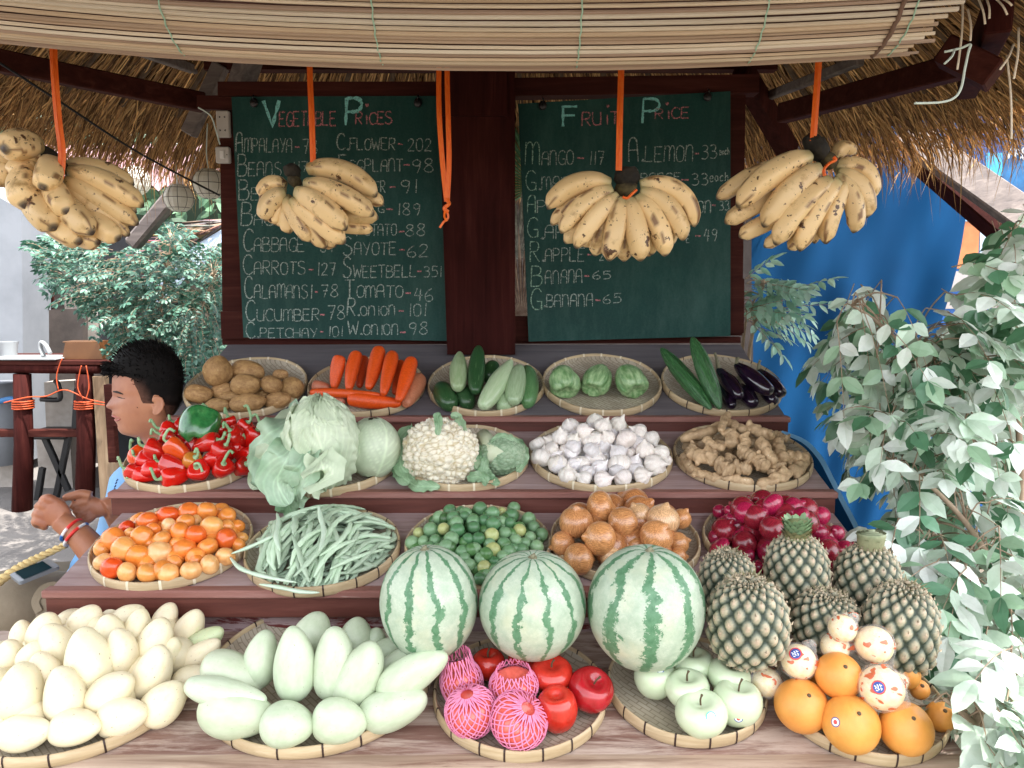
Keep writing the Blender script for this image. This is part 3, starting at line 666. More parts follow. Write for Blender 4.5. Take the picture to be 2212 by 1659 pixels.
# calamansi
LM=[(670,90,42),(740,95,36),(765,108,42),(855,80,47),(930,105,45),(985,100,32),(1060,75,42),(1045,120,45),(1150,140,45),(605,130,42),(690,130,42),(710,165,45),(810,155,42),(880,150,40),(760,125,36),(552,205,46),(632,200,38),(715,210,48),(815,190,40),(935,170,48),(985,155,36),(1035,165,40),(1095,210,42),(1180,190,40),(1230,235,42),(480,225,36),(925,238,46),(1005,225,40),(845,260,42),(782,262,38),(680,262,48),(580,270,38),(440,285,45),(510,275,36),(1070,270,40),(1000,290,42),(1130,285,36),(1200,310,45),(1110,325,40),(1060,320,36),(932,330,50),(820,325,45),(745,340,43),(650,310,50),(860,385,45),(790,420,40),(880,435,45),(940,400,36),(1030,340,45),(850,505,40),(990,370,40),(600,320,36),(760,380,38),(1160,250,36),(915,290,36),(550,310,36),(900,480,36),(700,380,38),(940,450,36)]
YL={(985,100),(1095,210),(480,225),(925,238),(932,330),(880,435),(632,200)}
for (x,y,r) in LM:
    yl=(x,y) in YL; q=rnd.random(); c=(.50,.52,.22) if yl else (.07+.20*q,.19+.24*q,.08+.16*q)
    put('lime','calamansi',T['lime'],B2,(x,y,r,r,rnd.uniform(0,360)),KB,.05,c,'yellowish' if yl else 'dark green' if q<.35 else 'mid green' if q<.7 else 'pale green',tocam=rnd.uniform(-60,60))
filler('l','calamansi',T['lime'],.0145,60,'','green calamansi in the lower layer under the heap','calamansi','calamansi limes heaped on the tray',(.09,.20,.07),rmax=.86,jit=.3)
filler('l','calamansi',T['lime'],.0145,24,'','green calamansi in the lower layer under the heap','calamansi','calamansi limes heaped on the tray',(.09,.20,.07),rmax=.6,h=.045,jit=.3)
finish_pile('lime','calamansi lime','the calamansi tray','calamansi limes heaped on the tray',6,'calamansi')
# onions
for (x,y,a,b,ang,tc,ad) in [(1440,160,105,104,90,20,'large brown'),(1585,75,92,110,0,0,'wide brown'),(1725,165,100,100,190,20,'orange brown'),(1820,115,78,76,120,10,'pale brown'),(1970,145,100,103,80,10,'brown and white'),(2080,140,70,62,60,10,'brown'),(1585,260,106,106,170,10,'glossy orange brown'),(1930,245,100,104,60,30,'peeling brown'),(2060,290,75,70,20,0,'small brown'),(1360,290,82,78,200,0,'brown'),(1455,385,100,98,0,-20,'big low brown'),(1800,300,62,62,0,0,'half hidden brown'),(1740,300,60,50,0,0,'half hidden brown'),(1650,370,72,72,0,0,'half hidden pale'),(2060,370,60,60,0,0,'low brown')]:
    put('onion','onion',T['onion'],B2,(x,y,a*.96,b,ang),KB,.03,(.64,.31,.12) if 'pale' not in ad and 'white' not in ad else (.72,.47,.25),ad,tocam=tc,jit=.1,extra=.02 if y<180 else .03 if y<270 and 1500<x<2000 else 0)
filler('o','onion',T['onion'],.036,12,'','brown onion in the lower layer behind the watermelons','onion','brown onions heaped on the tray',(.5,.22,.08),rmax=.72)
finish_pile('onion','onion','the brown onion tray','brown onions heaped on the tray',4,'onion')
for (x,y,a,b) in [(240,95,45,45),(310,90,40,42),(400,100,65,70),(285,185,66,75),(560,60,60,85),(450,10,32,60),(700,70,60,70),(570,180,72,86),(450,190,48,60),(385,265,66,75),(240,310,44,70),(215,250,46,50),(560,330,86,96),(725,130,52,75),(855,125,60,65),(850,215,42,50),(955,225,50,50),(895,320,80,82),(1010,330,60,60),(415,365,42,55),(480,440,42,52),(930,460,45,58),(660,210,60,60),(640,260,55,60),(760,200,55,60),(780,90,50,50),(330,140,50,60),(480,100,40,60)]:
    put('ro','red_onion',T['redonion'],B3,(x,y,a*1.05,b,rnd.choice([0,180,90,40,140,-50])),KB,.10,(.38,.014,.065),rnd.choice(['dark','glossy','deep']) +' red' if b>50 else 'small red',name='red_onion',tocam=rnd.choice([0,20,40,-30]),jit=.2)
filler('o','red_onion',T['redonion'],.028,20,'','red onion in the lower layer behind the pineapples','red onion','red onions heaped on the tray',(.26,.015,.03),rmax=.78,name='red_onion')
filler('o','red_onion',T['redonion'],.028,10,'','red onion in the lower layer behind the pineapples','red onion','red onions heaped on the tray',(.26,.015,.03),rmax=.5,h=.075,name='red_onion')
finish_pile('ro','onion','the red onion tray','red onions heaped on the tray',6,'red onion')
# mangoes
MY=(.83,.74,.53)
for (x,y,a,b,ang) in [(135,850,82,66,80),(275,830,108,92,65),(350,910,125,88,110),(520,765,100,78,40),(65,970,98,82,90),(200,975,92,82,70),(270,1070,118,92,120),(128,1190,165,132,92),(395,1215,172,122,98),(540,1000,192,132,105),(670,845,112,88,100),(785,735,92,62,20),(835,820,118,78,75),(1010,742,84,66,60),(740,950,130,88,95),(945,890,134,92,65),(1150,815,120,80,60),(1040,960,100,66,70),(930,1075,170,106,66),(1230,900,140,70,35),(1200,985,164,78,33),(1180,1112,128,74,15),(680,1195,154,118,38),(1000,1262,152,112,38),(460,1410,152,106,8),(746,1345,152,108,18),(150,1445,156,102,3),(-20,1110,62,72,90),(-40,1390,90,70,0),(590,800,66,56,60)]:
    gr=(x,y)==(1230,900); tc=10 if a/b<1.25 else 0
    ly=0 if y>1300 or x>1100 else .0
    put('mango','mango',T['mango'],B1,(x,y,a*(1.16 if y<960 else 1.06),b*(1.18 if y<960 else 1.06),ang),KB,.05,(.62,.70,.42) if gr else MY,'greenish' if gr else 'large pale yellow' if a>150 else 'pale yellow',tocam=tc,jit=.03,extra=.01 if 700<y<1250 and x<1100 else 0)
filler('m','mango',T['mango'],.034,22,'','pale yellow mango in the lower layer under the heap','mango','pale yellow mangoes heaped on the tray',MY,rmax=.78)
filler('m','mango',T['mango'],.034,3,'','pale yellow mango in the lower layer under the heap','mango','pale yellow mangoes heaped on the tray',MY,rmax=.4,h=.055)
finish_pile('mango','mango','the yellow mango tray','pale yellow mangoes heaped on the tray',6,'mango')
GM=(.56,.62,.46)
I_=lambda x,y:(x,y)
for (x,y,a,b,ang,ex) in [(563,1424,60,38,78,.035),(636,1434,77,41,88,.05),(675,1368,45,40,70,.03),(504,1456,68,44,-22,.02),(487,1497,86,30,-12,.05),(511,1542,78,50,-8,0),(622,1565,55,48,0,0),(733,1558,56,47,0,0),(722,1432,76,42,86,.045),(770,1373,36,36,80,.02),(838,1406,40,26,20,.02),(778,1457,74,46,62,.03),(882,1432,68,36,28,.03),(890,1457,82,38,33,.05),(850,1530,74,45,18,.0),(806,1390,34,26,60,.015)]:
    put('gm','green_mango',T['gmango'],I_,(x,y,a*1.06,b*1.09,ang),1,.02,GM,'large pale green' if a*b>3100 else 'pale green',name='green_mango',tocam=0,jit=.03,extra=ex)
finish_pile('gm','mango','the green mango tray','pale green mangoes on the tray',4,'green mango')
# ---------------------------------------------------------------- stickers, apples, oranges
M['stk_white']=mat('sticker_white',lin('#eef3f4'),rough=.35);M['stk_blue']=mat('sticker_blue',lin('#2f4f9a'),rough=.35)
M['stk_teal']=mat('sticker_teal',lin('#58c3b4'),rough=.35);M['stk_red']=mat('sticker_red',lin('#d4453f'),rough=.35);M['stk_purple']=mat('sticker_purple',lin('#6b4a8c'),rough=.35)
def sticker(e,c,R,d,rs,mats,oval=1.0,scrib=None):
    d=Vector(d).normalized(); x=RT-d*RT.dot(d); x.normalize(); y=d.cross(x)
    if y.dot(UP)<0: y=-y
    b=MB(); n=24; radii=[0,.45,.8,1.0]
    vs=[];fs=[]
    def pt(px,py,o=1.0): 
        q=c+x*px+y*py; v_=(q+d*math.sqrt(max(0,R*R-px*px-py*py)))-c; return c+v_.normalized()*R*o
    vs.append(pt(0,0)); ms=[]
    for q in radii[1:]:
        for k in range(n): a=2*PI*k/n; vs.append(pt(math.cos(a)*rs*q*oval,math.sin(a)*rs*q))
    for k in range(n): b.f.append((0,1+k,1+(k+1)%n)); ms.append(0)
    for i in range(2):
        for k in range(n): a=1+i*n;k2=(k+1)%n; b.f.append((a+k,a+n+k,a+n+k2,a+k2)); ms.append(i+1)
    b.v=vs; b.c=[(1,1,1)]*len(vs); b.m=ms
    if scrib:
        for ln in scrib:
            pts=[pt(px*rs,py*rs,1.006) for px,py in ln]; b.ribbon(pts,rs*.16,d,mi=3)
    return b.build('sticker',mats+[M['stk_white'] if scrib else mats[0]],e)
SCR=[[(-.55,.25),(-.3,.05),(-.45,-.2)],[(-.15,.4),(0,.1),(-.1,-.1),(.1,-.35)],[(.2,.45),(.3,.15),(.5,.3)],[(.25,-.05),(.45,-.2),(.3,-.4)],[(-.4,-.4),(-.1,-.45)]]
def apple(T_,u,v,a,b,ang,tc,kind,col,adj,extra=0,stem=True,name='apple'):
    c,D=pos(T_,u,v,min(a,b),0,extra=extra); k=D/F; d=imgdir(ang,tc)
    e=empty(name,c); inst('fruit_body',var(kind),c,aim(d,rnd.uniform(0,6)),(a*k,a*k,b*k),col,e)
    if stem:
        m=MB(); t=c+d*(b*k*.48); m.tube(cr([t,t+d*(b*k*.33),t+d*(b*k*.58)+RT*.003],4),[.0016]*7+[.0022,.0024],6); m.build('stalk',M['stalk'],e)
    return e,c,k,d
def net(e,c,d,a,b,top,n=24,turn=.9):
    q=aim(d); m=MB(); N_=26
    for s in(-1,1):
        for k in range(n):
            pts=[]
            for i in range(N_+1):
                t=i/N_; z=-.95+1.9*t; 
                if z<.72: r=math.sqrt(max(0,1-z*z))**.93*(1+.1*z)*1.05
                else: r=math.sqrt(1-.72**2)**.93*1.072*1.05*(1-(z-.72)*(2.9 if top<=0 else .55))
                zz=z*.97+(max(0,z-.72)*top*3)
                an=2*PI*k/n+s*turn*t*1.6+.05*math.sin(k*3+t*9)
                pts.append(c+q@Vector((math.cos(an)*r*a,math.sin(an)*r*a,zz*b)))
            m.tube(pts,.0012,4,cap=False)
    m.build('foam_net',M['net'],e)
M['net']=mat('pink_foam_net',lin('#f59ac0'),rough=.5,trl=.2)
TA=T['apple']
def U2(x,y): return B2(x,y)
for (x,y,a,b,ang,tc,l,ex) in [(905,1030,103,105,92,12,'red apple at the back left of its tray, stalk upright',.01),(1140,1000,118,92,88,14,'wide red apple in the middle of the back row with stalk',.01),(1288,1085,133,102,88,22,'red apple with a bright highlight behind the front ones',.025),(1525,1185,140,140,70,35,'largest dark red apple at the right of the tray',.0),(1325,1305,126,160,95,18,'tall orange red apple standing at the front right',.0)]:
    u,v=U2(x,y); col=(.42,.012,.02) if x==1525 else (.60,.035,.02)
    e,c,k,d=apple(TA,u,v,a*KB,b*KB,ang,tc,'apple_body',col,'',ex,stem=(x not in(1325,))); tag(e,l,'apple','apples on the front tray')
for (x,y,a,b,ang,tc,top,l,ex) in [(745,1150,120,165,100,15,.55,'pink netted apple at the left with net collar standing open',.0),(800,1320,145,155,100,22,.0,'pink netted apple at the front left with a peephole',.0),(1060,1165,138,115,92,15,.25,'pink netted apple behind the two front ones, net gathered',.02),(1085,1372,165,150,60,30,.0,'largest pink netted apple at the front centre',.0)]:
    u,v=U2(x,y); e,c,k,d=apple(TA,u,v,a*KB*1.02,b*KB*.97,ang,tc,'apple_body',(.85,.17,.13),'',ex,stem=False); tag(e,l,'apple','apples on the front tray'); net(e,c,d,a*KB*k*1.035,b*KB*k*1.02,top)
for (u,v,r,rb,ang,tc,l,ex,st) in [(1498,1436,45,38,92,10,'green apple farthest back on its tray',.02,None),(1415,1466,46,46,85,10,'green apple at the left with a small sticker',.0,(.25,.55,'b')),(1574,1462,46,42,80,15,'green apple at the back right near the wrapped lemon',.02,None),(1485,1490,48,44,95,15,'green apple in the middle behind the front pair',.01,None),(1515,1543,56,50,98,20,'front green apple with a round white sticker',.0,(.3,-.1,'t')),(1592,1518,53,54,86,12,'green apple at the front right with a blue sticker',.0,(.05,-.62,'b'))]:
    e,c,k,d=apple(T['gapple'],u,v,r,rb,ang,tc,'green_apple_body',(.60,.68,.48),'',ex); tag(e,l,'apple','green apples on the tray')
    if st:
        dd=(CAM-c).normalized()+RT*st[0]*1.2+UP*st[1]; 
        sticker(e,c,r*k*.985,dd,.0085 if st[2]=='t' else .007,[M['stk_white'],M['stk_white'],M['stk_teal']] if st[2]=='t' else [M['stk_red'],M['stk_white'],M['stk_blue']])
TO=T['orange']; OC=(.80,.36,.075)
for (x,y,a,ex,l,st) in [(740,1278,162,0,'orange at the front left with dark stem scars',None),(967,1095,140,.055,'orange on the middle of the upper layer',None),(1042,1392,172,0,'largest orange at the front centre with a small sticker',(-.85,.12)),(1377,1418,160,0,'deep orange at the front right by the leaves',None),(1590,1345,90,0,'orange at the far right rim under the leaves',None),(1370,1085,92,.04,'orange at the back right behind the wrapped lemons',None),(1460,1180,60,.02,'small part of an orange by the leaves',None),(800,1105,64,.02,'orange half hidden between wrapped lemons',None)]:
    u,v=B3(x,y); c,D=pos(TO,u,v,a*KB,0,extra=ex); k=D/F; r=a*KB*k
    e=empty('orange',c,l,'orange','oranges on the tray'); inst('fruit_body',var('orange'),c,aim(imgdir(60,rnd.uniform(20,60)),x),(r,r,r),tuple(q*rnd.uniform(.93,1.04) for q in OC),e)
    dd=(CAM-c).normalized()+RT*.35+UP*.45; dd.normalize(); m=MB(); p=c+dd*r*.985
    m.rev(4,8,lambda t,a_:Vector((math.cos(a_)*math.sin(PI*t)*.0035,math.sin(a_)*math.sin(PI*t)*.0035,-math.cos(PI*t)*.0014)),Matrix.Translation(p)@aim(dd).to_matrix().to_4x4()); m.build('stem_scar',M['stalk'],e)
    if st: sticker(e,c,r*1.0,(CAM-c).normalized()+RT*st[0]+UP*st[1],.0075,[M['stk_red'],M['stk_white'],M['stk_purple']])
def wrapmat():
    t=NT('clear_plastic_wrap'); v=t.coord(); tr=t.N('ShaderNodeBsdfTransparent'); ms=t.N('ShaderNodeMixShader')
    t.col((.95,.9,.88)); t.set(rough=.12,spec=.8)
    n=t.noise(v,55,3); f=t.ramp(n,[(.3,.10),(.75,.32)]); 
    v2=t.coord((1,1,1.5)); n2=t.noise(v2,62,1,.4,.3); mk=t.ramp(n2,[(.62,0.0),(.64,.95)])
    c=t.mix(mk,(.95,.92,.9),lin('#cf5a18')); t.col(c)
    mx=t.N('ShaderNodeMath',operation='MAXIMUM'); t.L(f,mx.inputs[0]); t.L(mk,mx.inputs[1])
    t.bump(t.noise(v,70,4,.7,1.0),.9,.004)
    t.L(mx.outputs[0],ms.inputs[0]); t.L(tr.outputs[0],ms.inputs[1]); t.L(t.b.outputs[0],ms.inputs[2]); t.L(ms.outputs[0],t.out.inputs[0]); return t.m
M['wrap']=wrapmat()
reg('lemon_body',lambda s:fn_round(s,.95,0,0,0,0,.03),M['lemon'],2,20,26)
for (x,y,a,ex,tail,l,st) in [(725,1008,116,.07,(60,.2),'plastic wrapped lemon with a blue oval sticker, upper left',(-.25,.55)),(530,1135,100,.02,(160,.1),'plastic wrapped lemon at the left edge beside the green apple',None),(990,805,92,.13,(50,.2),'topmost plastic wrapped lemon against the pineapple',None),(945,920,96,.09,(0,.2),'plastic wrapped lemon just below the topmost one',None),(1185,905,124,.10,(-60,.2),'large wrapped lemon at the upper right of the heap',None),(1228,1170,148,.06,(-40,.3),'largest wrapped lemon in front with a blue sticker',(-.12,.02)),(1330,1120,70,.045,(0,0),'wrapped lemon half hidden behind the largest one',None)]:
    u,v=B3(x,y); c,D=pos(TO,u,v,a*KB,0,extra=ex); k=D/F; r=a*KB*k*.93
    e=empty('wrapped_lemon',c,l,'lemon','plastic wrapped lemons on the orange tray'); inst('fruit_body',var('lemon_body'),c,aim(imgdir(70,20)),(r*.97,r*.97,r*.97),(1,1,1),e)
    m=MB(); td=imgdir(tail[0],10)
    def sh(t,a_,c=c,r=r,td=td):
        ph=PI*t; p=Vector((math.cos(a_)*math.sin(ph),math.sin(a_)*math.sin(ph),-math.cos(ph)))
        n1=noise.noise(p*3+c*9)*.05+abs(noise.noise(p*7+c*5))*.05
        s=1.035+n1; w_=max(0,p.dot(td)-.86)/.14
        return c+p*r*s+td*r*.42*w_*(1+.4*noise.noise(p*14))
    m.rev(30,44,sh); m.build('plastic_wrap',M['wrap'],e)
    if st: sticker(e,c,r*1.1,(CAM-c).normalized()+RT*st[0]+UP*st[1],.0105,[M['stk_blue'],M['stk_blue'],M['stk_red']],1.0,SCR)
# ---------------------------------------------------------------- watermelons
def melonmat(nm,N_,wd,rag,sd):
    t=NT(nm); v=t.coord(); g=t.N('ShaderNodeTexGradient',gradient_type='RADIAL'); t.L(v,g.inputs[0])
    mp=t.N('ShaderNodeMapping'); mp.inputs['Location'].default_value=(sd,sd*2,sd); t.L(v,mp.inputs[0]); vv=mp.outputs[0]
    n1=t.noise(vv,2.0,3); n2=t.noise(vv,15,7,.78); n3=t.noise(vv,5,3)
    def mth(op,a,b=None,c=None):
        m=t.N('ShaderNodeMath',operation=op)
        for i,x in enumerate((a,b,c)):
            if x is None: continue
            if isinstance(x,(int,float)): m.inputs[i].default_value=x
            else: t.L(x,m.inputs[i])
        return m.outputs[0]
    a=mth('ADD',mth('MULTIPLY',g.outputs['Fac'],N_),mth('MULTIPLY',mth('SUBTRACT',n1,.5),.9))
    d=mth('PINGPONG',a,.5); d=mth('ADD',d,mth('MULTIPLY',mth('SUBTRACT',n2,.5),rag)); d=mth('ADD',d,mth('MULTIPLY',mth('SUBTRACT',n3,.5),.24))
    f=t.ramp(d,[(wd,1.0),(wd+.035,0.0)])
    base=t.ramp(t.noise(vv,4,5,.7),[(.35,(.36,.44,.33)),(.65,(.52,.58,.46))])
    dk=t.ramp(t.noise(vv,9,4),[(.3,(.06,.17,.08)),(.7,(.13,.27,.15))])
    vein=t.ramp(t.noise(vv,14,5,.75,1.2),[(.46,0.0),(.5,.5),(.54,0.0)]); base=t.mix(vein,base,(.27,.42,.27)); base=t.mix(t.ramp(t.noise(vv,1.1,3),[(.52,0.0),(.72,.55)]),base,(.62,.60,.40))
    t.col(t.mix(f,base,dk)); t.set(rough=.38,spec=.4); t.bump(t.noise(vv,30,4),.03,.004); return t.m
for i,(u,v,rx,ry,D,nN,wd,rag,l,tl) in enumerate([(927,1300,106,123,1.37,10,.12,.26,'watermelon on the left, tall with narrow broken stripes',(94,8)),(1150,1306,116,116,1.37,11,.10,.26,'round middle watermelon with the thinnest stripes',(90,14)),(1395,1311,126,134,1.355,8,.15,.42,'biggest watermelon on the right with broad mottled stripes',(88,10))]):
    c=P(u,v,D); k=D/F; e=empty('watermelon',c,l,'watermelon','watermelons at the back of the front shelf'); d=imgdir(*tl)
    m=MB(); sd=i*5+1
    def f(t,a,rx=rx*k,ry=ry*k,sd=sd):
        ph=PI*t; z=-math.cos(ph); r=math.sin(ph)**.97; dd=.05*math.exp(-(r/.14)**2)*(1 if z>0 else -1)
        q=1+.012*noise.noise(Vector((math.cos(a)+sd,math.sin(a),z))); return Vector((math.cos(a)*r*rx*q,math.sin(a)*r*rx*q,(z-dd)*ry*q))
    m.rev(40,56,f); me=m.mesh('rind',melonmat('watermelon_rind',nN+1,wd,rag*1.9,sd*1.3))
    # object coordinates are metres here: scale so that noise sizes read on the fruit
    for vv in me.vertices: vv.co=vv.co/(rx*k)
    inst('rind',me,c,aim(d,.3+i),(rx*k,)*3,None,e)
    m=MB(); t0=c+d*(ry*k*.955); m.tube([t0-d*.004,t0+d*.004,t0+d*.006+RT*.004],[.005,.004,.003],6); m.rev(4,10,lambda t,a:Vector((math.cos(a)*math.sin(PI*t)*.009,math.sin(a)*math.sin(PI*t)*.009,-math.cos(PI*t)*.0025)),Matrix.Translation(t0)@aim(d).to_matrix().to_4x4()); m.build('stalk_scar',M['dstem'],e)
# ---------------------------------------------------------------- pineapples
M['pine']=mat('pineapple_rind',(1,1,1),(.8,.8,.8),scale=60,rough=.55,vc=True,bump=.4,bscale=180,bdist=.002)
M['pleaf']=mat('pineapple_leaf',lin('#93a184'),lin('#bcc5aa'),scale=30,rough=.6,vc=True)
def pineapple(u,v,rx,ry,D,tilt,top,l,n=14,m_=8.0):
    c=P(u,v,D); k=D/F; rx*=k; ry*=k; d=imgdir(*tilt); R=aim(d,rnd.uniform(0,6)).to_matrix().to_4x4(); MT=Matrix.Translation(c)@R
    e=empty('pineapple',c,l,'pineapple','pineapples stacked at the right of the front shelf'); sd=rnd.uniform(0,9)
    KK=120; acc=[0]; 
    for i_ in range(KK):
        z_=-1+2*(i_+.5)/KK; r_=max(.32,(max(0,1-abs(z_)**2.7))**.5); sl=min(4,1.35*abs(z_)**1.7/max(.05,(1-abs(z_)**2.7)**.5)); acc.append(acc[-1]+math.sqrt(1+(sl*rx/ry)**2)/r_)
    tot_=acc[-1]/ (1.0)
    def tw(t):
        x=max(0,min(KK-1e-6,t*KK)); i_=int(x); return (acc[i_]+(acc[i_+1]-acc[i_])*(x-i_))/tot_
    def dia(t,a):
        t=tw(t)
        s=a/(2*PI)*n+.12*noise.noise(Vector((math.cos(a)*1.5+sd,math.sin(a)*1.5,t*3))); A=s+t*m_; B=s-t*m_
        fa=abs(A%1-.5)*2; fb=abs(B%1-.5)*2; return min(1,.35*max(fa,fb)+.65*math.sqrt(fa*fa+fb*fb)/1.12),A,B
    def rr(t):
        z=-1+2*t; return (max(0,1-abs(z)**2.7))**.5*(1-.06*z)
    def f(t,a):
        tt=.5-.5*math.cos(PI*t); tt=.35*t+.65*tt
        q,A,B=dia(tt,a); bmp=(1-q**2.2)*(.12+.05*noise.noise(Vector((math.floor(A)*1.3,math.floor(B)*2.1,sd))))-.05; r=rr(tt); z=-1+2*tt
        x=Vector((math.cos(a)*r*rx,math.sin(a)*r*rx,z*ry)); nn=Vector((math.cos(a)*r,math.sin(a)*r,z*.5)); 
        if nn.length>0: nn.normalize()
        return x+nn*bmp*rx
    def cf(t,a):
        tt=.5-.5*math.cos(PI*t); tt=.35*t+.65*tt
        q,A,B=dia(tt,a); h=noise.noise(Vector((math.floor(A)*3.3,math.floor(B)*1.7,sd)))*.5+.5
        if q>.88: return (.028,.045,.028)
        if q>.62: f_=(q-.62)/.26; return tuple(x+(y-x)*f_ for x,y in zip((.30,.31,.22),(.06,.08,.05)))
        return tuple(x*(.75+.5*h) for x in (.56,.43,.30)) if q<.3 else tuple(x*(.75+.5*h) for x in (.42,.37,.25))
    b=MB(); b.rev(120,n*10,f,MT,cf); b.build('rind',M['pine'],e)
    b=MB() # small bracts
    for i in range(-n*2,n*2+int(m_)*2):
        for j in range(-int(m_)*2-n,n*2):
            A=i+.5;B=j+.5; s=(A+B)/2; t=(A-B)/(2*m_)
            if not(0.06<t<.97) or not(0<=s<n): continue
            t=next((q_/60 for q_ in range(61) if tw(q_/60)>=t),1); a=s/n*2*PI; r=rr(t); z=-1+2*t; nn=Vector((math.cos(a)*r,math.sin(a)*r,z*.5)).normalized(); tx=Vector((-math.sin(a),math.cos(a),0)); up=nn.cross(tx)*-1
            if up.z<0: up=-up
            p=Vector((math.cos(a)*r*rx,math.sin(a)*r*rx,z*ry))+nn*rx*.05; L=rx*.10*rnd.uniform(.5,1.4); w_=rx*.028; br=rnd.uniform(.7,1.3)
            vs=[p-tx*w_,p+tx*w_,p+nn*.004,p+up*L+nn*L*rnd.uniform(.2,.7)+tx*L*rnd.uniform(-.3,.3)]
            b.add([MT@q for q in vs],[(0,1,3),(1,2,3),(2,0,3)],(.50*br,.40*br,.27*br))
    b.build('bracts',mat('pineapple_bract',(1,1,1),rough=.7,vc=True) if 'bract' not in M else M['bract'],e)
    b=MB(); tc=Vector((0,0,ry*.97))
    if top=='tuft':
        for i in range(46):
            a=i*2.4; r=rx*.46*math.sqrt(i/46); p=Vector((math.cos(a)*r,math.sin(a)*r,ry*(.97-.10*(i/46)))); o=Vector((math.cos(a),math.sin(a),rnd.uniform(.1,.8))).normalized(); L=rx*rnd.uniform(.15,.4)
            tx=Vector((-math.sin(a),math.cos(a),0)); br=rnd.uniform(.6,1.2); b.add([MT@q for q in(p-tx*.004,p+tx*.004,p+o*L)],[(0,1,2)],(.62*br,.5*br,.38*br))
    elif top=='crown':
        b.tube([MT@Vector((0,0,ry*.92)),MT@Vector((0,0,ry*1.0)),MT@Vector((0,0,ry*1.42)),MT@Vector((0,0,ry*1.46))],[rx*.42,rx*.34,rx*.33,rx*.15],14,(.62,.62,.42))
        for i in range(90):
            a=i*2.4; z=ry*(.93+.5*(i/90)); r=rx*.34; o=Vector((math.cos(a)*.8,math.sin(a)*.8,.9)).normalized(); p=Vector((math.cos(a)*r,math.sin(a)*r,z)); L=rx*rnd.uniform(.16,.3)
            tx=Vector((-math.sin(a),math.cos(a),0)); w_=rx*.12; br=rnd.uniform(.8,1.3); g=(.62*br,.8*br,.62*br) if i>30 else (.6*br,.5*br,.34*br)
            b.add([MT@q for q in(p-tx*w_,p+tx*w_,p+tx*w_*.7+o*L*.7,p+o*L,p-tx*w_*.7+o*L*.7)],[(0,1,2,3,4)],g)
    elif top=='stump':
        for q in range(7):
            r=rx*(.44-.055*q); b.tube([MT@Vector((0,0,ry*.9)),MT@Vector((0,0,ry*(1.32+.01*q))),MT@Vector((rx*.01,0,ry*(1.40+.014*q)))],[r*.9,r,r*1.02],22,[(.5,.42,.3),(.66,.6,.48),(.9,.9,.82)] if q%2==0 else [(.5,.42,.3),(.5,.46,.38),(.6,.56,.5)],cap=(q==6))
        for i in range(16):
            a=i*.8; p=Vector((math.cos(a)*rx*.33,math.sin(a)*rx*.33,ry*1.2)); o=Vector((math.cos(a),math.sin(a),.5)); tx=Vector((-math.sin(a),math.cos(a),0))
            b.add([MT@q for q in(p-tx*.006,p+tx*.006,p+o*rx*.2)],[(0,1,2)],(.75,.72,.6))
    b.build('crown' if top!='tuft' else 'dry_tuft',M['pleaf'],e); return e
M['bract']=mat('pineapple_bract',(1,1,1),rough=.7,vc=True)
for (x,y,rx,ry,D,tl,top,l) in [(290,535,172,205,1.47,(95,10),'tuft','pineapple behind the front left one, beside the watermelon'),(712,450,185,215,1.475,(92,6),'crown','pineapple in the back row with a green crown stub'),(1140,500,185,205,1.475,(88,8),'stump','pineapple in the back row with a sawn flat crown'),(885,765,198,190,1.40,(85,15),'tuft','short pineapple in the middle behind the wrapped lemons'),(415,765,232,275,1.325,(93,12),'tuft','largest pineapple at the front left, against the biggest watermelon'),(1338,815,212,290,1.36,(86,10),'tuft','tall pineapple at the right next to the leafy shrub')]:
    u,v=B3(x,y); pineapple(u,v,rx*KB,ry*KB,D,tl,top,l)
# ---------------------------------------------------------------- beans
M['bean']=mat('bean_skin',(.85,.9,.85),(1,1,1),scale=25,rough=.4,ob=True,coat=.1,bump=.15,bscale=60)
TB=T['bean']
def bean(pts,r,col,into=None):
    b=into or MB(); q=cr(pts,4); n=len(q); rr=[r*min(1,.25+3.2*min(i,n-1-i)/(n-1))*(1+.12*math.sin(i*1.9)) for i in range(n)]
    b.tube(q,rr,8,flat=.7)
    if into is not None: return
    o=b.build('green_bean',M['bean']); o.color=(*col,1); return o
def bh(c,lay): 
    rho=min(1,(c-TB.c).length/TB.R); return .012+.055*max(0,1-rho**2)+lay
for i in range(97):
    a=rnd.uniform(0,2*PI); q=math.sqrt(rnd.random())*.84; base=TB.c+Vector((math.cos(a)*q*TB.R,0,0))+TB.r.s*(math.sin(a)*q*TB.R)
    dx=math.cos(a)*q; th=rad(78)-dx*rad(38)+rnd.gauss(0,rad(20)) 
    if math.sin(a)*q>.45: th=rad(rnd.uniform(-35,35))
    L=rnd.uniform(.09,.15); lay=rnd.uniform(-.012,.014); bend=rnd.uniform(-.018,.018); pts=[]
    for s in(-.5,-.25,0,.25,.5):
        p=base+Vector((math.cos(th),0,0))*(L*s)+TB.r.s*(math.sin(th)*L*s)+ (Vector((-math.sin(th),0,0))+TB.r.s*math.cos(th))*bend*(1-4*s*s)
        rho=(p-TB.c).length/TB.R
        if rho>.93: p=TB.c+(p-TB.c)*(.93/rho)
        pts.append(p+TB.r.n*bh(p,lay))
    g=rnd.uniform(.75,1.2); o=bean(pts,rnd.uniform(.0056,.0072),(.50*g,.62*g,.46*g))
    tag(o,'slender pale green bean tangled in the heap on the bean tray','green bean','green beans heaped on the tray')
lb=MB()
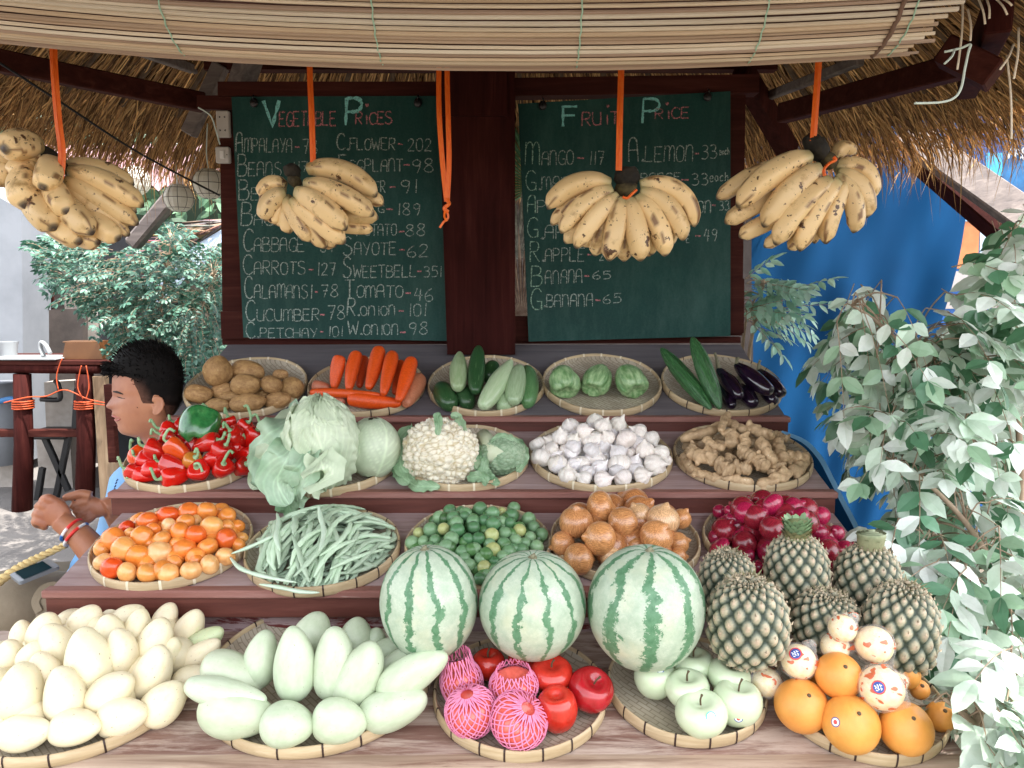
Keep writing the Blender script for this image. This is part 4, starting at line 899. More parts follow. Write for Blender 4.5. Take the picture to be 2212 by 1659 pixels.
for i in range(120):
    a=rnd.uniform(0,2*PI); q=math.sqrt(rnd.random())*.86; base=TB.c+Vector((math.cos(a)*q*TB.R,0,0))+TB.r.s*(math.sin(a)*q*TB.R); th=rnd.uniform(0,PI); L=rnd.uniform(.07,.12); pts=[]
    for s in(-.5,-.25,0,.25,.5):
        p=base+Vector((math.cos(th),0,0))*(L*s)+TB.r.s*(math.sin(th)*L*s); rho=(p-TB.c).length/TB.R
        if rho>.92: p=TB.c+(p-TB.c)*(.92/rho)
        pts.append(p+TB.r.n*max(.012,bh(p,-.006-.03*(i%3)/2)-.008))
    bean(pts,.0056,None,lb)
o=lb.build('green_beans',M['bean']); o.color=(.42,.53,.40,1); tag(o,'tangled lower layer of green beans filling the bean tray','green beans',kind='stuff')
for pp,l in [([(500,1196,.045),(535,1183,.05),(575,1165,.06),(625,1140,.07)],'long green bean sticking out left over the tomato tray'),([(497,1203,.04),(520,1228,.045),(570,1245,.045),(640,1258,.04)],'green bean hanging out at the lower left towards the tomatoes'),([(688,1092,.10),(693,1120,.09),(700,1150,.085),(690,1190,.08)],'green bean standing up at the top of the heap'),([(560,1262,.03),(600,1268,.03),(650,1278,.03),(690,1280,.028)],'green bean lying along the front rim'),([(598,1108,.06),(602,1130,.07),(596,1160,.07),(605,1190,.06)],'green bean pointing up at the upper left')]:
    o=bean([on(u,v,2,h) for u,v,h in pp],.0052,(.58,.70,.55)); tag(o,l,'green bean','green beans heaped on the tray')
# ---------------------------------------------------------------- ginger
def remeshed(build,name,mt,voxel,smooth=2):
    me=build.mesh(name+'_src',mt); o=bpy.data.objects.new('tmp',me); COL.objects.link(o)
    md=o.modifiers.new('r','REMESH'); md.mode='VOXEL'; md.voxel_size=voxel; md.use_smooth_shade=True
    if smooth: s=o.modifiers.new('s','SMOOTH'); s.iterations=smooth; s.factor=.6
    dg=bpy.context.evaluated_depsgraph_get(); m2=bpy.data.meshes.new_from_object(o.evaluated_get(dg)); m2.name=name
    bpy.data.objects.remove(o); 
    if not m2.materials: m2.materials.append(mt)
    for p in m2.polygons: p.use_smooth=True
    return m2
def ell(b,c,ax,d=(0,0,1)):
    Rm=aim(d).to_matrix().to_4x4(); b.rev(10,14,lambda t,a:Vector((math.cos(a)*math.sin(PI*t)*ax[0],math.sin(a)*math.sin(PI*t)*ax[1],-math.cos(PI*t)*ax[2])),Matrix.Translation(Vector(c))@Rm)
KM['ginger']=[]
for i in range(6):
    b=MB(); n=4+i%2
    for k in range(n):
        z=-1+2*(k+.5)/n; ell(b,(rnd.uniform(-.12,.12),rnd.uniform(-.1,.1),z*.85),(.36+rnd.uniform(-.05,.08),.33,.38))
        if rnd.random()<.75:
            a=rnd.uniform(0,6.28); d=Vector((math.cos(a),math.sin(a),rnd.uniform(-.5,.9))).normalized(); L=rnd.uniform(.22,.40)
            ell(b,Vector((0,0,z*.85))+d*L*.8,(.21,.21,L*.8),d); ell(b,Vector((0,0,z*.85))+d*L*1.25,(.16,.16,.17),d)
    me=remeshed(b,'ginger_root',M['ginger'],.055,3)
    for v in me.vertices:
        z=v.co.z; s=.009*math.sin(z*26+2*math.sin(v.co.x*3)); v.co+=Vector((v.co.x,v.co.y,0)).normalized()*s+Vector((1,1,1))*.03*noise.noise(v.co*3)
    KM['ginger'].append(me)
for (x1,y1,x2,y2,w_,ex) in [(20,1285,285,1190,76,.03),(300,1120,262,1215,58,.06),(310,1165,415,1225,58,.05),(415,1205,600,1265,78,.04),(600,1250,695,1285,60,.025),(150,1285,280,1345,58,.04),(335,1235,330,1330,84,.04),(400,1255,425,1325,70,.045),(500,1290,600,1430,86,.045),(625,1300,665,1410,80,.02),(60,1355,240,1410,104,.03),(385,1345,480,1400,88,.05),(470,1400,560,1465,90,.04),(225,1440,335,1485,98,.03),(345,1455,450,1475,88,.03),(680,1385,815,1405,78,.01),(730,1500,810,1410,88,.0),(15,1400,80,1480,80,.0),(90,1485,240,1530,66,.0),(200,1530,465,1560,72,.0),(510,1570,705,1500,78,.0),(320,1380,300,1430,60,.02),(570,1500,650,1440,66,.0),(250,1300,180,1380,70,.02),(560,1380,640,1470,70,.01),(100,1320,40,1380,60,.01)]:
    Tg=T['ginger']; u1,v1=A6(x1,y1);u2,v2=A6(x2,y2); wp=w_*.336/2
    a,_=pos(Tg,u1,v1,wp,.035,extra=ex);b,_=pos(Tg,u2,v2,wp,.035,extra=ex); c=(a+b)/2; D=(c-CAM).dot(FW); r=wp*D/F/.36; L=max((a-b).length/2*1.08,r*.5)
    o=inst('ginger_root',KM['ginger'][rnd.randrange(6)],c,aim(a-b,rnd.uniform(0,6)),(r,r,L),(lambda j_:tuple(q*j_ for q in(.98,.95,.9)))(rnd.uniform(.85,1.1)))
    addpile('gi',o,(u1+u2)/2,(v1+v2)/2,'thick knobbly' if w_>84 else 'long' if abs(x1-x2)>150 else 'knobbly')
finish_pile('gi','ginger root','the ginger tray','ginger roots heaped on the tray',5,'ginger')
for i in range(12):
    a=i*2.4; q=math.sqrt((i+.5)/12)*.11; c=T['ginger'].c+Vector((math.cos(a)*q,0,0))+T['ginger'].r.s*(math.sin(a)*q)+T['ginger'].r.n*.026
    o=inst('ginger_root',KM['ginger'][i%6],c,aim((math.cos(i),math.sin(i)*.9,.2)),(.042,.042,.05),(.9,.88,.85)); tag(o,'ginger root in the lower layer under the heap','ginger','ginger roots heaped on the tray')
# ---------------------------------------------------------------- cabbages, cauliflower, broccoli
def leafm(nm,c1,c2,trl=.15,rough=.45): return mat(nm,c1,c2,scale=14,rough=rough,vc=True,trl=trl,bump=.35,bscale=55,bdist=.004)
M['cab']=leafm('cabbage_leaf',(.48,.58,.40),(.66,.74,.56)); M['cabd']=leafm('outer_cabbage_leaf',(.30,.46,.30),(.48,.62,.46)); M['cauleaf']=leafm('cauliflower_leaf',(.18,.32,.17),(.36,.5,.32))
def veinf(x,y):
    v=math.exp(-(x/.045)**2)*1.3
    for i in range(7):
        yi=-.9+i*.26; q=(abs(x)*1.1-(y-yi)); 
        if y>yi: v=max(v,math.exp(-(q/.035)**2)*(1-.5*abs(x)))
    return v
def shell(b,C,ax,th0,ph0,hw,hh,off,ruf,seed,nx=26,ny=30,lift=.0,roll=0):
    vs=[];cs=[];fs=[]
    for j in range(ny+1):
        for i in range(nx+1):
            x=-1+2*i/nx; y=-1+2*j/ny
            w_=math.sqrt(max(.02,1-(max(0,y)**2.4)*.85)) ; xx=x*w_
            edge=max(abs(x),max(0,y))**5
            xr=xx*hw*math.cos(roll)-y*hh*math.sin(roll); yr=xx*hw*math.sin(roll)+y*hh*math.cos(roll)
            th=th0+xr/max(.35,math.cos(ph0)); ph=ph0+yr
            d=Vector((math.cos(th)*math.cos(ph),math.sin(th)*math.cos(ph),math.sin(ph)))
            vn=veinf(x,y); r=1+off+edge*(lift+ruf*math.sin(9*(x*2+y*2.6)+seed*3+3*noise.noise(Vector((x*2,y*2,seed)))))+ruf*.5*noise.noise(Vector((x*5,y*5,seed*3)))+vn*.012+.02*noise.noise(Vector((x*2,y*2,seed)))
            vs.append(C+Vector((d.x*ax[0],d.y*ax[1],d.z*ax[2]))*r); k=1+.22*vn-.10*edge*0; cs.append((k,k*1.0,k))
    for j in range(ny):
        for i in range(nx): a=j*(nx+1)+i; fs.append((a,a+1,a+nx+2,a+nx+1))
    b.add(vs,fs,cs)
def drape(b,pts,W,nrm,seed,ruf=.3,nx=22,k=7,cupv=.15):
    q=cr(pts,k); n=len(q); vs=[];cs=[];fs=[]; nrm=Vector(nrm).normalized()
    for j,p in enumerate(q):
        t=(q[min(j+1,n-1)]-q[max(j-1,0)]).normalized(); sd=t.cross(nrm).normalized(); nn=sd.cross(t); y=j/(n-1)
        w_=W*max(.06,math.sin(PI*min(1,.08+y*.90))**.6)
        for i in range(nx+1):
            x=-1+2*i/nx; e=abs(x)**3; vn=veinf(x,y*2-1)
            off=cupv*W*x*x+ruf*W*e*math.sin(11*y*1.6+seed+(2 if x>0 else 0))+.25*ruf*W*noise.noise(Vector((x*3,y*5,seed)))+vn*.002
            jit=1+.10*math.sin(17*y*2+seed*2)*e+.06*noise.noise(Vector((y*13,x,seed)))*e
            vs.append(p+sd*(w_*x*jit)+nn*off); kk=1+.3*vn; cs.append((kk,kk,kk))
    for j in range(n-1):
        for i in range(nx): a=j*(nx+1)+i; fs.append((a,a+1,a+nx+2,a+nx+1))
    b.add(vs,fs,cs)
Tc=T['cabbage']
# smooth cabbage
c=on(806,968,1,.075); k=(c-CAM).dot(FW)/F; e=empty('cabbage',c,'smooth round pale cabbage at the right of the cabbage tray','cabbage'); ax=(58*k,58*k,66*k)
b=MB(); b.rev(20,26,lambda t,a:c+Vector((math.cos(a)*math.sin(PI*t)*ax[0],math.sin(a)*math.sin(PI*t)*ax[1],-math.cos(PI*t)*ax[2]))*.985); b.build('head',M['cab'],e)
for i,(th,ph,hw,hh,off,rl) in enumerate([(-1.9,.15,1.25,1.15,.0,.1),(-.9,.2,1.15,1.2,.014,-.3),(-2.6,.3,1.1,1.1,.02,.4),(.6,.2,1.2,1.2,.01,0),(2.2,.2,1.2,1.2,.01,0)]):
    b=MB(); shell(b,c,ax,th,ph,hw,hh,off,.008,i+1.3,roll=rl); b.build('leaf',M['cab'],e)
# big crinkled cabbage
c=on(700,955,1,.105); c=c+FW*-.02; k=(c-CAM).dot(FW)/F; e=empty('cabbage',c,'big crinkled cabbage leaning left with loose outer leaves','cabbage'); ax=(78*k,74*k,100*k)
b=MB(); b.rev(20,26,lambda t,a:c+Vector((math.cos(a)*math.sin(PI*t)*ax[0],math.sin(a)*math.sin(PI*t)*ax[1],-math.cos(PI*t)*ax[2]))*.93); b.build('head',M['cab'],e)
for i,(th,ph,hw,hh,off,rl,lift) in enumerate([(-1.6,.1,.95,1.35,.0,.15,.02),(-2.5,.15,.9,1.3,.03,-.1,.03),(-.8,.1,.9,1.3,.02,.1,.02),(-1.9,-.25,.9,1.0,.05,-.35,.05),(-1.2,-.35,.8,.9,.06,.35,.05),(.4,.2,1.1,1.3,.02,0,.02),(2.4,.2,1.1,1.3,.02,0,.02),(-2.9,-.2,.8,1.1,.07,.3,.06)]):
    b=MB(); shell(b,c,ax,th,ph,hw,hh,off,.045,i*2.1+.7,lift=lift,roll=rl,nx=34,ny=40); b.build('leaf',M['cab'],e)
for i,(pp,W,mt) in enumerate([(((660,880,.12),(612,930,.13),(585,990,.07),(560,1055,.02)),.055,'cabd'),(((650,930,.12),(625,985,.12),(600,1040,.06),(625,1090,.012)),.05,'cabd'),(((665,960,.13),(655,1010,.11),(640,1055,.05),(645,1085,.0)),.04,'cabd'),(((690,985,.13),(700,1015,.12),(705,1035,.07),(700,1050,.03)),.05,'cab'),(((610,1050,.03),(615,1075,.01),(625,1095,-.012),(632,1112,-.03)),.028,'cauleaf'),(((640,880,.14),(600,960,.1),(575,1020,.04),(545,1058,.01)),.04,'cab')]):
    b=MB(); drape(b,[on(u,v,1,h) for u,v,h in pp],W,-FW+UP*.5,i*1.9,.28); b.build('loose_leaf',M[mt],e)
# cauliflower
def curdm(nm,c1,c2): return mat(nm,c1,c2,scale=30,rough=.7,vc=True,bump=.5,bscale=260,bdist=.002,sss=.08)
def vor(p,sc_): d,_=noise.voronoi(Vector(p)*sc_); return d
def curd(b,C,ax,amp,s1,s2,nr,ns,seed,cc,cs_):
    def f(t,a):
        ph=PI*t; d=Vector((math.cos(a)*math.sin(ph),math.sin(a)*math.sin(ph),-math.cos(ph)))
        v1=vor(d+Vector((seed,0,0)),s1); v2=vor(d*1.01+Vector((seed,3,0)),s2)
        r=1+amp*(1-min(1,v1[0]*1.7)**2)+amp*.42*(1-min(1,v2[0]*1.8)**2)+.05*noise.noise(d*1.5+Vector((seed,0,0))); return C+Vector((d.x*ax[0],d.y*ax[1],d.z*ax[2]))*r
    def cf(t,a):
        ph=PI*t; d=Vector((math.cos(a)*math.sin(ph),math.sin(a)*math.sin(ph),-math.cos(ph))); v1=vor(d+Vector((seed,0,0)),s1); g=min(1,max(0,(v1[1]-v1[0])*7)); return tuple(x+(y-x)*g for x,y in zip(cs_,cc))  # gaps between florets get their shade from darker vertex colour
    b.rev(nr,ns,f,None,cf)
c=on(951,978,1,.062); k=(c-CAM).dot(FW)/F; e=empty('cauliflower',c,'large creamy cauliflower head with green leaf stubs','cauliflower')
b=MB(); curd(b,c,(80*k,62*k,71*k),.085,5.5,15,150,170,1.0,(1,1,1),(.62,.53,.36)); b.build('curd',curdm('cauliflower_curd',(.72,.66,.52),(.84,.79,.66)),e)
for i,(pp,W) in enumerate([(((905,1020,.02),(880,990,.05),(872,955,.08),(885,920,.10)),.022),(((895,1035,.02),(868,1010,.04),(864,985,.05),(868,965,.06)),.02),(((985,960,.10),(995,930,.12),(985,905,.14),(978,905,.15)),.016),(((945,940,.14),(948,915,.16),(945,900,.17),(950,893,.175)),.010),(((1000,1010,.03),(1020,1000,.05),(1030,980,.06),(1028,960,.07)),.018),(((885,1040,.02),(900,1050,.025),(925,1050,.025),(950,1052,.02)),.014),(((1010,1035,.02),(1030,1030,.03),(1045,1035,.03),(1050,1050,.02)),.014),(((868,975,.04),(862,1000,.035),(870,1030,.025),(890,1045,.018)),.02)]):
    b=MB(); drape(b,[on(u,v,1,h) for u,v,h in pp],W,-FW+UP*.3,i*2.7,.35,nx=14,cupv=.3); b.build('leaf_stub',M['cauleaf'],e)
c=on(1085,985,1,.05); k=(c-CAM).dot(FW)/F; e=empty('broccoli',c,'small grey green broccoli lying beside the cauliflower','broccoli')
b=MB(); curd(b,c,(50*k,34*k,40*k),.07,5,16,110,130,4.0,(1,1,1),(.6,.7,.6)); b.build('floret_head',curdm('broccoli_floret',(.22,.32,.20),(.34,.44,.30)),e)
b=MB(); b.tube([on(1075,990,1,.06),on(1055,955,1,.075),on(1042,940,1,.08)],[.022,.019,.018],14); b.build('stalk',mat('broccoli_stalk',(.50,.55,.36),(.6,.65,.48),scale=20,rough=.5),e)
for i,(pp,W) in enumerate([(((1040,965,.07),(1038,985,.06),(1035,1010,.04),(1048,1030,.02)),.012),(((1120,960,.07),(1130,975,.06),(1128,1000,.04),(1115,1020,.03)),.014),(((1060,955,.09),(1085,945,.095),(1105,952,.09),(1120,960,.08)),.012),(((1050,990,.06),(1045,1015,.04),(1060,1035,.025),(1080,1045,.02)),.014),(((1100,950,.08),(1120,955,.07),(1132,975,.06),(1135,990,.05)),.010)]):
    b=MB(); drape(b,[on(u,v,1,h) for u,v,h in pp],W,-FW+UP*.3,i*1.7,.5,nx=14,cupv=.2); b.build('leaf',M['cauleaf'],e)
# ---------------------------------------------------------------- kiosk frame
kiosk=empty('kiosk_frame',(0,2.5,0),'dark red timber frame with a thick centre post behind the stand','kiosk frame')
b=MB() # centre post
pf=2.44
tl=onY(928,130,pf);tr=onY(1112,130,pf); bl=onY(966,766,pf);br=onY(1113,766,pf)
def quadprism(b,q,dep):
    vs=[Vector(p) for p in q]+[Vector(p)+Vector((0,dep,0)) for p in q]; n=len(q)
    b.add(vs,[tuple(range(n)),tuple(range(2*n-1,n-1,-1))]+[(k,k+n,(k+1)%n+n,(k+1)%n) for k in range(n)])
up=Vector((0,0,1.0)); quadprism(b,[tl+up,bl,br,tr+up],.14); b.build('post',M['post'],kiosk,smooth=False)
b=MB(); q=[onY(941,150,pf-.012),onY(949,250,pf-.012),onY(1096,250,pf-.012),onY(1092,150,pf-.012)]; quadprism(b,[q[0]+Vector((0,0,.3)),q[1],q[2],q[3]+Vector((0,0,.3))],.0118); b.build('post_collar',M['post'],kiosk,smooth=False)
yb=2.56
def slab(pts,y,dep,nm,mt='beam'):
    b=MB(); quadprism(b,[onY(u,v,y) for u,v in pts],dep); return b.build(nm,M[mt],kiosk,smooth=False)
slab([(474,208),(481,735),(528,735),(512,208)],yb,.07,'side_post'); slab([(476,673),(478,732),(540,732),(536,673)],yb-.02,.018,'post_foot_block')
slab([(1578,190),(1574,725),(1603,725),(1611,190)],yb,.07,'side_post'); slab([(1576,602),(1576,722),(1607,720),(1608,602)],yb-.02,.018,'post_foot_block')
slab([(425,206),(425,236),(560,236),(560,206)],yb-.02,.018,'beam_end')
slab([(470,176),(470,207),(960,207),(960,176)],yb-.035,.06,'top_beam'); slab([(1100,168),(1100,207),(1640,200),(1640,160)],yb-.035,.06,'top_beam')
slab([(1100,683),(1100,737),(1150,737),(1150,683)],yb-.01,.03,'lower_rail'); slab([(480,733),(480,745),(1600,741),(1600,728)],yb+.005,.03,'lower_rail')
slab([(440,60),(440,150),(1680,150),(1680,60)],yb+.25,.05,'rear_beam'); 
for (a,b_,w_,h_,m_) in [((440,222,2.62),(-60,120,2.2),.04,.062,'beam'),((500,250,2.62),(560,60,2.5),.06,.07,'greybeam'),((408,290,2.75),(478,140,2.7),.04,.05,'greybeam'),((1690,245,2.62),(2085,140,1.95),.045,.062,'beam'),((1600,150,2.62),(1705,330,2.9),.06,.07,'post'),((2040,110,1.75),(2150,165,1.70),.085,.06,'beam'),((2160,20,1.6),(2090,180,2.3),.05,.09,'post'),((1640,215,2.8),(1860,130,2.2),.025,.03,'greybeam'),((420,150,3.1),(250,90,2.4),.03,.035,'greybeam')]:
    b=MB(); b.beam(P(*a),P(*b_),w_,h_); b.build('rafter',M[m_],kiosk,smooth=False)
# ---------------------------------------------------------------- thatched roof (round hut roof round the post)
AX=Vector((-.06,2.35,0)); RR_=1.85; ZE=2.14; ZA=3.45
def cone(r,th,dz=0): return AX+Vector((math.cos(th)*r,math.sin(th)*r,ZA+(ZE-ZA)*r/RR_+dz))
roof=empty('thatched_roof',AX+Vector((0,0,ZE)),'shaggy brown thatched roof over the whole stall','thatched roof')
M['thatch']=mat('dry_thatch',(1,1,1),(.7,.7,.7),scale=20,rough=.8,vc=True,trl=.15)
M['thatch_base']=mat('thatch_underlayer',lin('#3a2a1c'),lin('#5a4630'),scale=30,rough=.9)
b=MB(); n=72
for (dz,rr0) in((.10,RR_*1.0),(.03,RR_*.985)):
    vs=[cone(0,0,dz)]+[cone(rr0,2*PI*k/n,dz) for k in range(n)]; b.add(vs,[(0,1+k,1+(k+1)%n) for k in range(n)])
b.add([cone(RR_*1.0,2*PI*k/n,.10) for k in range(n)]+[cone(RR_*.985,2*PI*k/n,.03) for k in range(n)],[(k,(k+1)%n,n+(k+1)%n,n+k) for k in range(n)])
b.build('thatch_base',M['thatch_base'],roof)
b=MB(); r2=random.Random(3)
pal=[lin('#8a6a45'),lin('#a58459'),lin('#6b4f33'),lin('#c2a071'),lin('#543d28'),lin('#937350')]
N_=27000
for i in range(N_):
    # the back half carries the straw one can see from below
    th=r2.uniform(-.25,PI+.25) if i%8 else r2.uniform(PI,2*PI)
    r0=RR_*(math.sqrt(r2.uniform(.10,1.0)) if i%4 else r2.uniform(.84,1.0)); L=r2.uniform(.18,.42); dev=r2.gauss(0,.16)+ (.22 if math.cos(th)>0 else -.22)*0
    if r2.random()<.05: dev+=r2.gauss(0,.6)
    fr_=r0>RR_*.80
    r1=min(r0+L,RR_*1.0+r2.uniform(-.02,.05)); dz0=r2.uniform(-.035,.02)
    p0=cone(r0,th,dz0); d=(cone(r1,th,0)-p0); tt=Vector((-math.sin(th),math.cos(th),0)); d=d.normalized()*L+tt*math.tan(dev)*L*.6
    p1=p0+d*.55+Vector((0,0,r2.uniform(-.02,.006))); p2=p0+d; 
    if fr_: 
        p2=p1+(d*.45)*.75+Vector((0,0,-r2.uniform(.0,.09)))
        hr=math.hypot(p2.x-AX.x,p2.y-AX.y)
        if hr>RR_*1.06: 
            s_k=RR_*1.06/hr; p2=Vector((AX.x+(p2.x-AX.x)*s_k,AX.y+(p2.y-AX.y)*s_k,p2.z))
    w_=r2.uniform(.0012,.0032); x=tt.cross(Vector((0,0,1)))*0+tt; c=pal[r2.randrange(6)]; g=r2.uniform(1.0,2.1); c=(c[0]*g*1.05,c[1]*g,c[2]*g*.9)
    x=(tt+Vector((0,0,r2.uniform(-.6,.6)))).normalized()
    b.add([p0-x*w_,p0+x*w_,p1+x*w_,p1-x*w_,p2],[(0,1,2,3),(3,2,4)],c)
th_o=b.build('thatch_straw',M['thatch'],roof,smooth=False); th_o['kind']='stuff'
b=MB()
for k in range(26):
    th=-.2+k*(PI+.4)/25
    b.tube([cone(.2,th,-.02),cone(RR_*.9,th,-.02)],.012,6)
b.build('roof_battens',M['thatch_base'],roof)
# ---------------------------------------------------------------- rolled bamboo blind
blind=empty('bamboo_blind',P(1000,60,1.5),'pale split bamboo blind rolled up across the top of the stall','bamboo blind')
M['slat']=mat('blind_slat',(1,1,1),(.86,.83,.8),scale=4,rough=.5,vc=True,stretch=(.6,20,20),spots=[(lin('#4a3226'),26,.80,.02)],bump=.2,bscale=30)
def bl_pt(x,s):
    """x metres; s 0 (bottom back) .. 1 (top) along the roll's cross-section"""
    sag=.055*(1-((x-.03)/1.05)**2)*(1 if abs(x)<1.05 else 0); yoff=0
    R0=.135; cy=1.50; cz=1.50+.45+R0+.052-sag
    if s<.5:
        a=-PI/2-.15+ (s/.5)*(PI/2+.1)  # from beneath, forward
        a2=(s/.5)*(PI/2)
        return Vector((x,cy-math.sin(a2)*R0,cz-math.cos(a2)*R0))
    return Vector((x,cy-R0+(s-.5)*.03,cz+(s-.5)*.62))
b=MB(); ns=46; r3=random.Random(5); XLb,XRb=-1.22,.752
for j in range(ns):
    s=(j+.5)/ns; x0=XLb+r3.uniform(-.02,.02); x1=XRb+r3.uniform(-.03,.012)
    if s<.25: x1-=(.25-s)*.12
    seg=14; vs=[];c=r3.choice([lin('#d3c0a8'),lin('#c4ad93'),lin('#dccfbd'),lin('#b59c85'),lin('#d6c6b0'),lin('#ab9280')]); g=r3.uniform(.84,1.12); c=tuple(q*g for q in c)
    hw=r3.uniform(.36,.49)/ns; ph=r3.uniform(0,9); dev=r3.uniform(-.4,.4)/ns
    for i in range(seg+1):
        x=x0+(x1-x0)*i/seg; w1=dev*math.sin(x*1.3+ph)+.12/ns*math.sin(x*5+ph); 
        a=bl_pt(x,s-hw+w1);m_=bl_pt(x,s+w1);e_=bl_pt(x,s+hw+w1); nn=(e_-a).cross(Vector((1,0,0))).normalized(); 
        if nn.y>0: nn=-nn
        o=.0015*math.sin(x*3+ph); vs+=[a+nn*o,a.lerp(m_,.5)+nn*(.0028+o),m_+nn*(.0036+o),m_.lerp(e_,.5)+nn*(.0028+o),e_+nn*o]
    fs=[]
    for i in range(seg):
        for k in range(4): a=i*5+k; fs.append((a,a+5,a+6,a+1))
    n0=len(b.v); b.add(vs,fs,c); b.f.append((n0,n0+1,n0+2,n0+3,n0+4)); b.m.append(0); l=n0+seg*5; b.f.append((l+4,l+3,l+2,l+1,l)); b.m.append(0)
b.build('slats',M['slat'],blind,smooth=False)
b=MB() # inner roll behind the slats, coloured dark as shade in the gaps
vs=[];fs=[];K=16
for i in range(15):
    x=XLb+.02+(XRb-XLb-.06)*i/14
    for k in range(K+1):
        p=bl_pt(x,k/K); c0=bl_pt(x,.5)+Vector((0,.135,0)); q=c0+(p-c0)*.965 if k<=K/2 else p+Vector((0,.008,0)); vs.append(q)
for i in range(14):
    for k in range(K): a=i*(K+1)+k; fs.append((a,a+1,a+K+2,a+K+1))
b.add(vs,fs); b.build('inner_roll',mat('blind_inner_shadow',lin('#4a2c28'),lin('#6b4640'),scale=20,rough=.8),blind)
M['twine']=mat('green_twine',lin('#8fb5a0'),lin('#a9c9b5'),scale=80,rough=.8); M['cordbr']=mat('brown_cord',lin('#6e5548'),rough=.8)
for (u0,nm) in [(-20,'twine'),(388,'twine'),(822,'twine'),(1248,'twine'),(1626,'twine'),(1932,'twine'),(1905,'cordbr')]:
    x=(u0-1106)/F*1.40; b=MB(); pts=[]
    for i in range(40):
        s=.02+.96*i/39; p=bl_pt(x,s); n_=Vector((0,-1,-.4 if s<.3 else 0)).normalized(); pts.append(p+n_*.0045+Vector((.0012*math.sin(i*2.2)+(.012*(s-.5) if nm=='cordbr' else 0),0,0)))
    b.tube(pts,.0014 if nm=='twine' else .004,6); b.build('binding_cord',M[nm],blind)
M['wht']=mat('white_cord',lin('#cfdcd4'),rough=.7)
b=MB(); b.tube(cr([P(2040,112,1.42),P(2075,104,1.41),P(2096,96,1.4),P(2092,112,1.4),P(2084,150,1.4),P(2076,190,1.4),P(2060,212,1.4),P(2030,221,1.4),P(1975,223,1.4)],6),.0022,6); b.tube(cr([P(2062,108,1.41),P(2056,122,1.4),P(2040,138,1.4)],5),.002,6); b.build('loose_cord',M['wht'],blind)
# loose straws at right end
b=MB()
for (a,c_) in [((2080,-10),(2068,150)),((2090,20),(2096,88)),((2110,-10),(2128,52)),((2128,-10),(2137,40)),((2150,-5),(2176,32)),((2160,-5),(2186,12)),((2190,95),(2160,150)),((2200,60),(2190,170)),((2175,120),(2185,300))]:
    b.tube(cr([P(*a,1.6),P((a[0]+c_[0])/2+4,(a[1]+c_[1])/2,1.58),P(*c_,1.58)],4),.0022,5,(1,.9,.75))
b.build('loose_straws',M['slat'],roof)
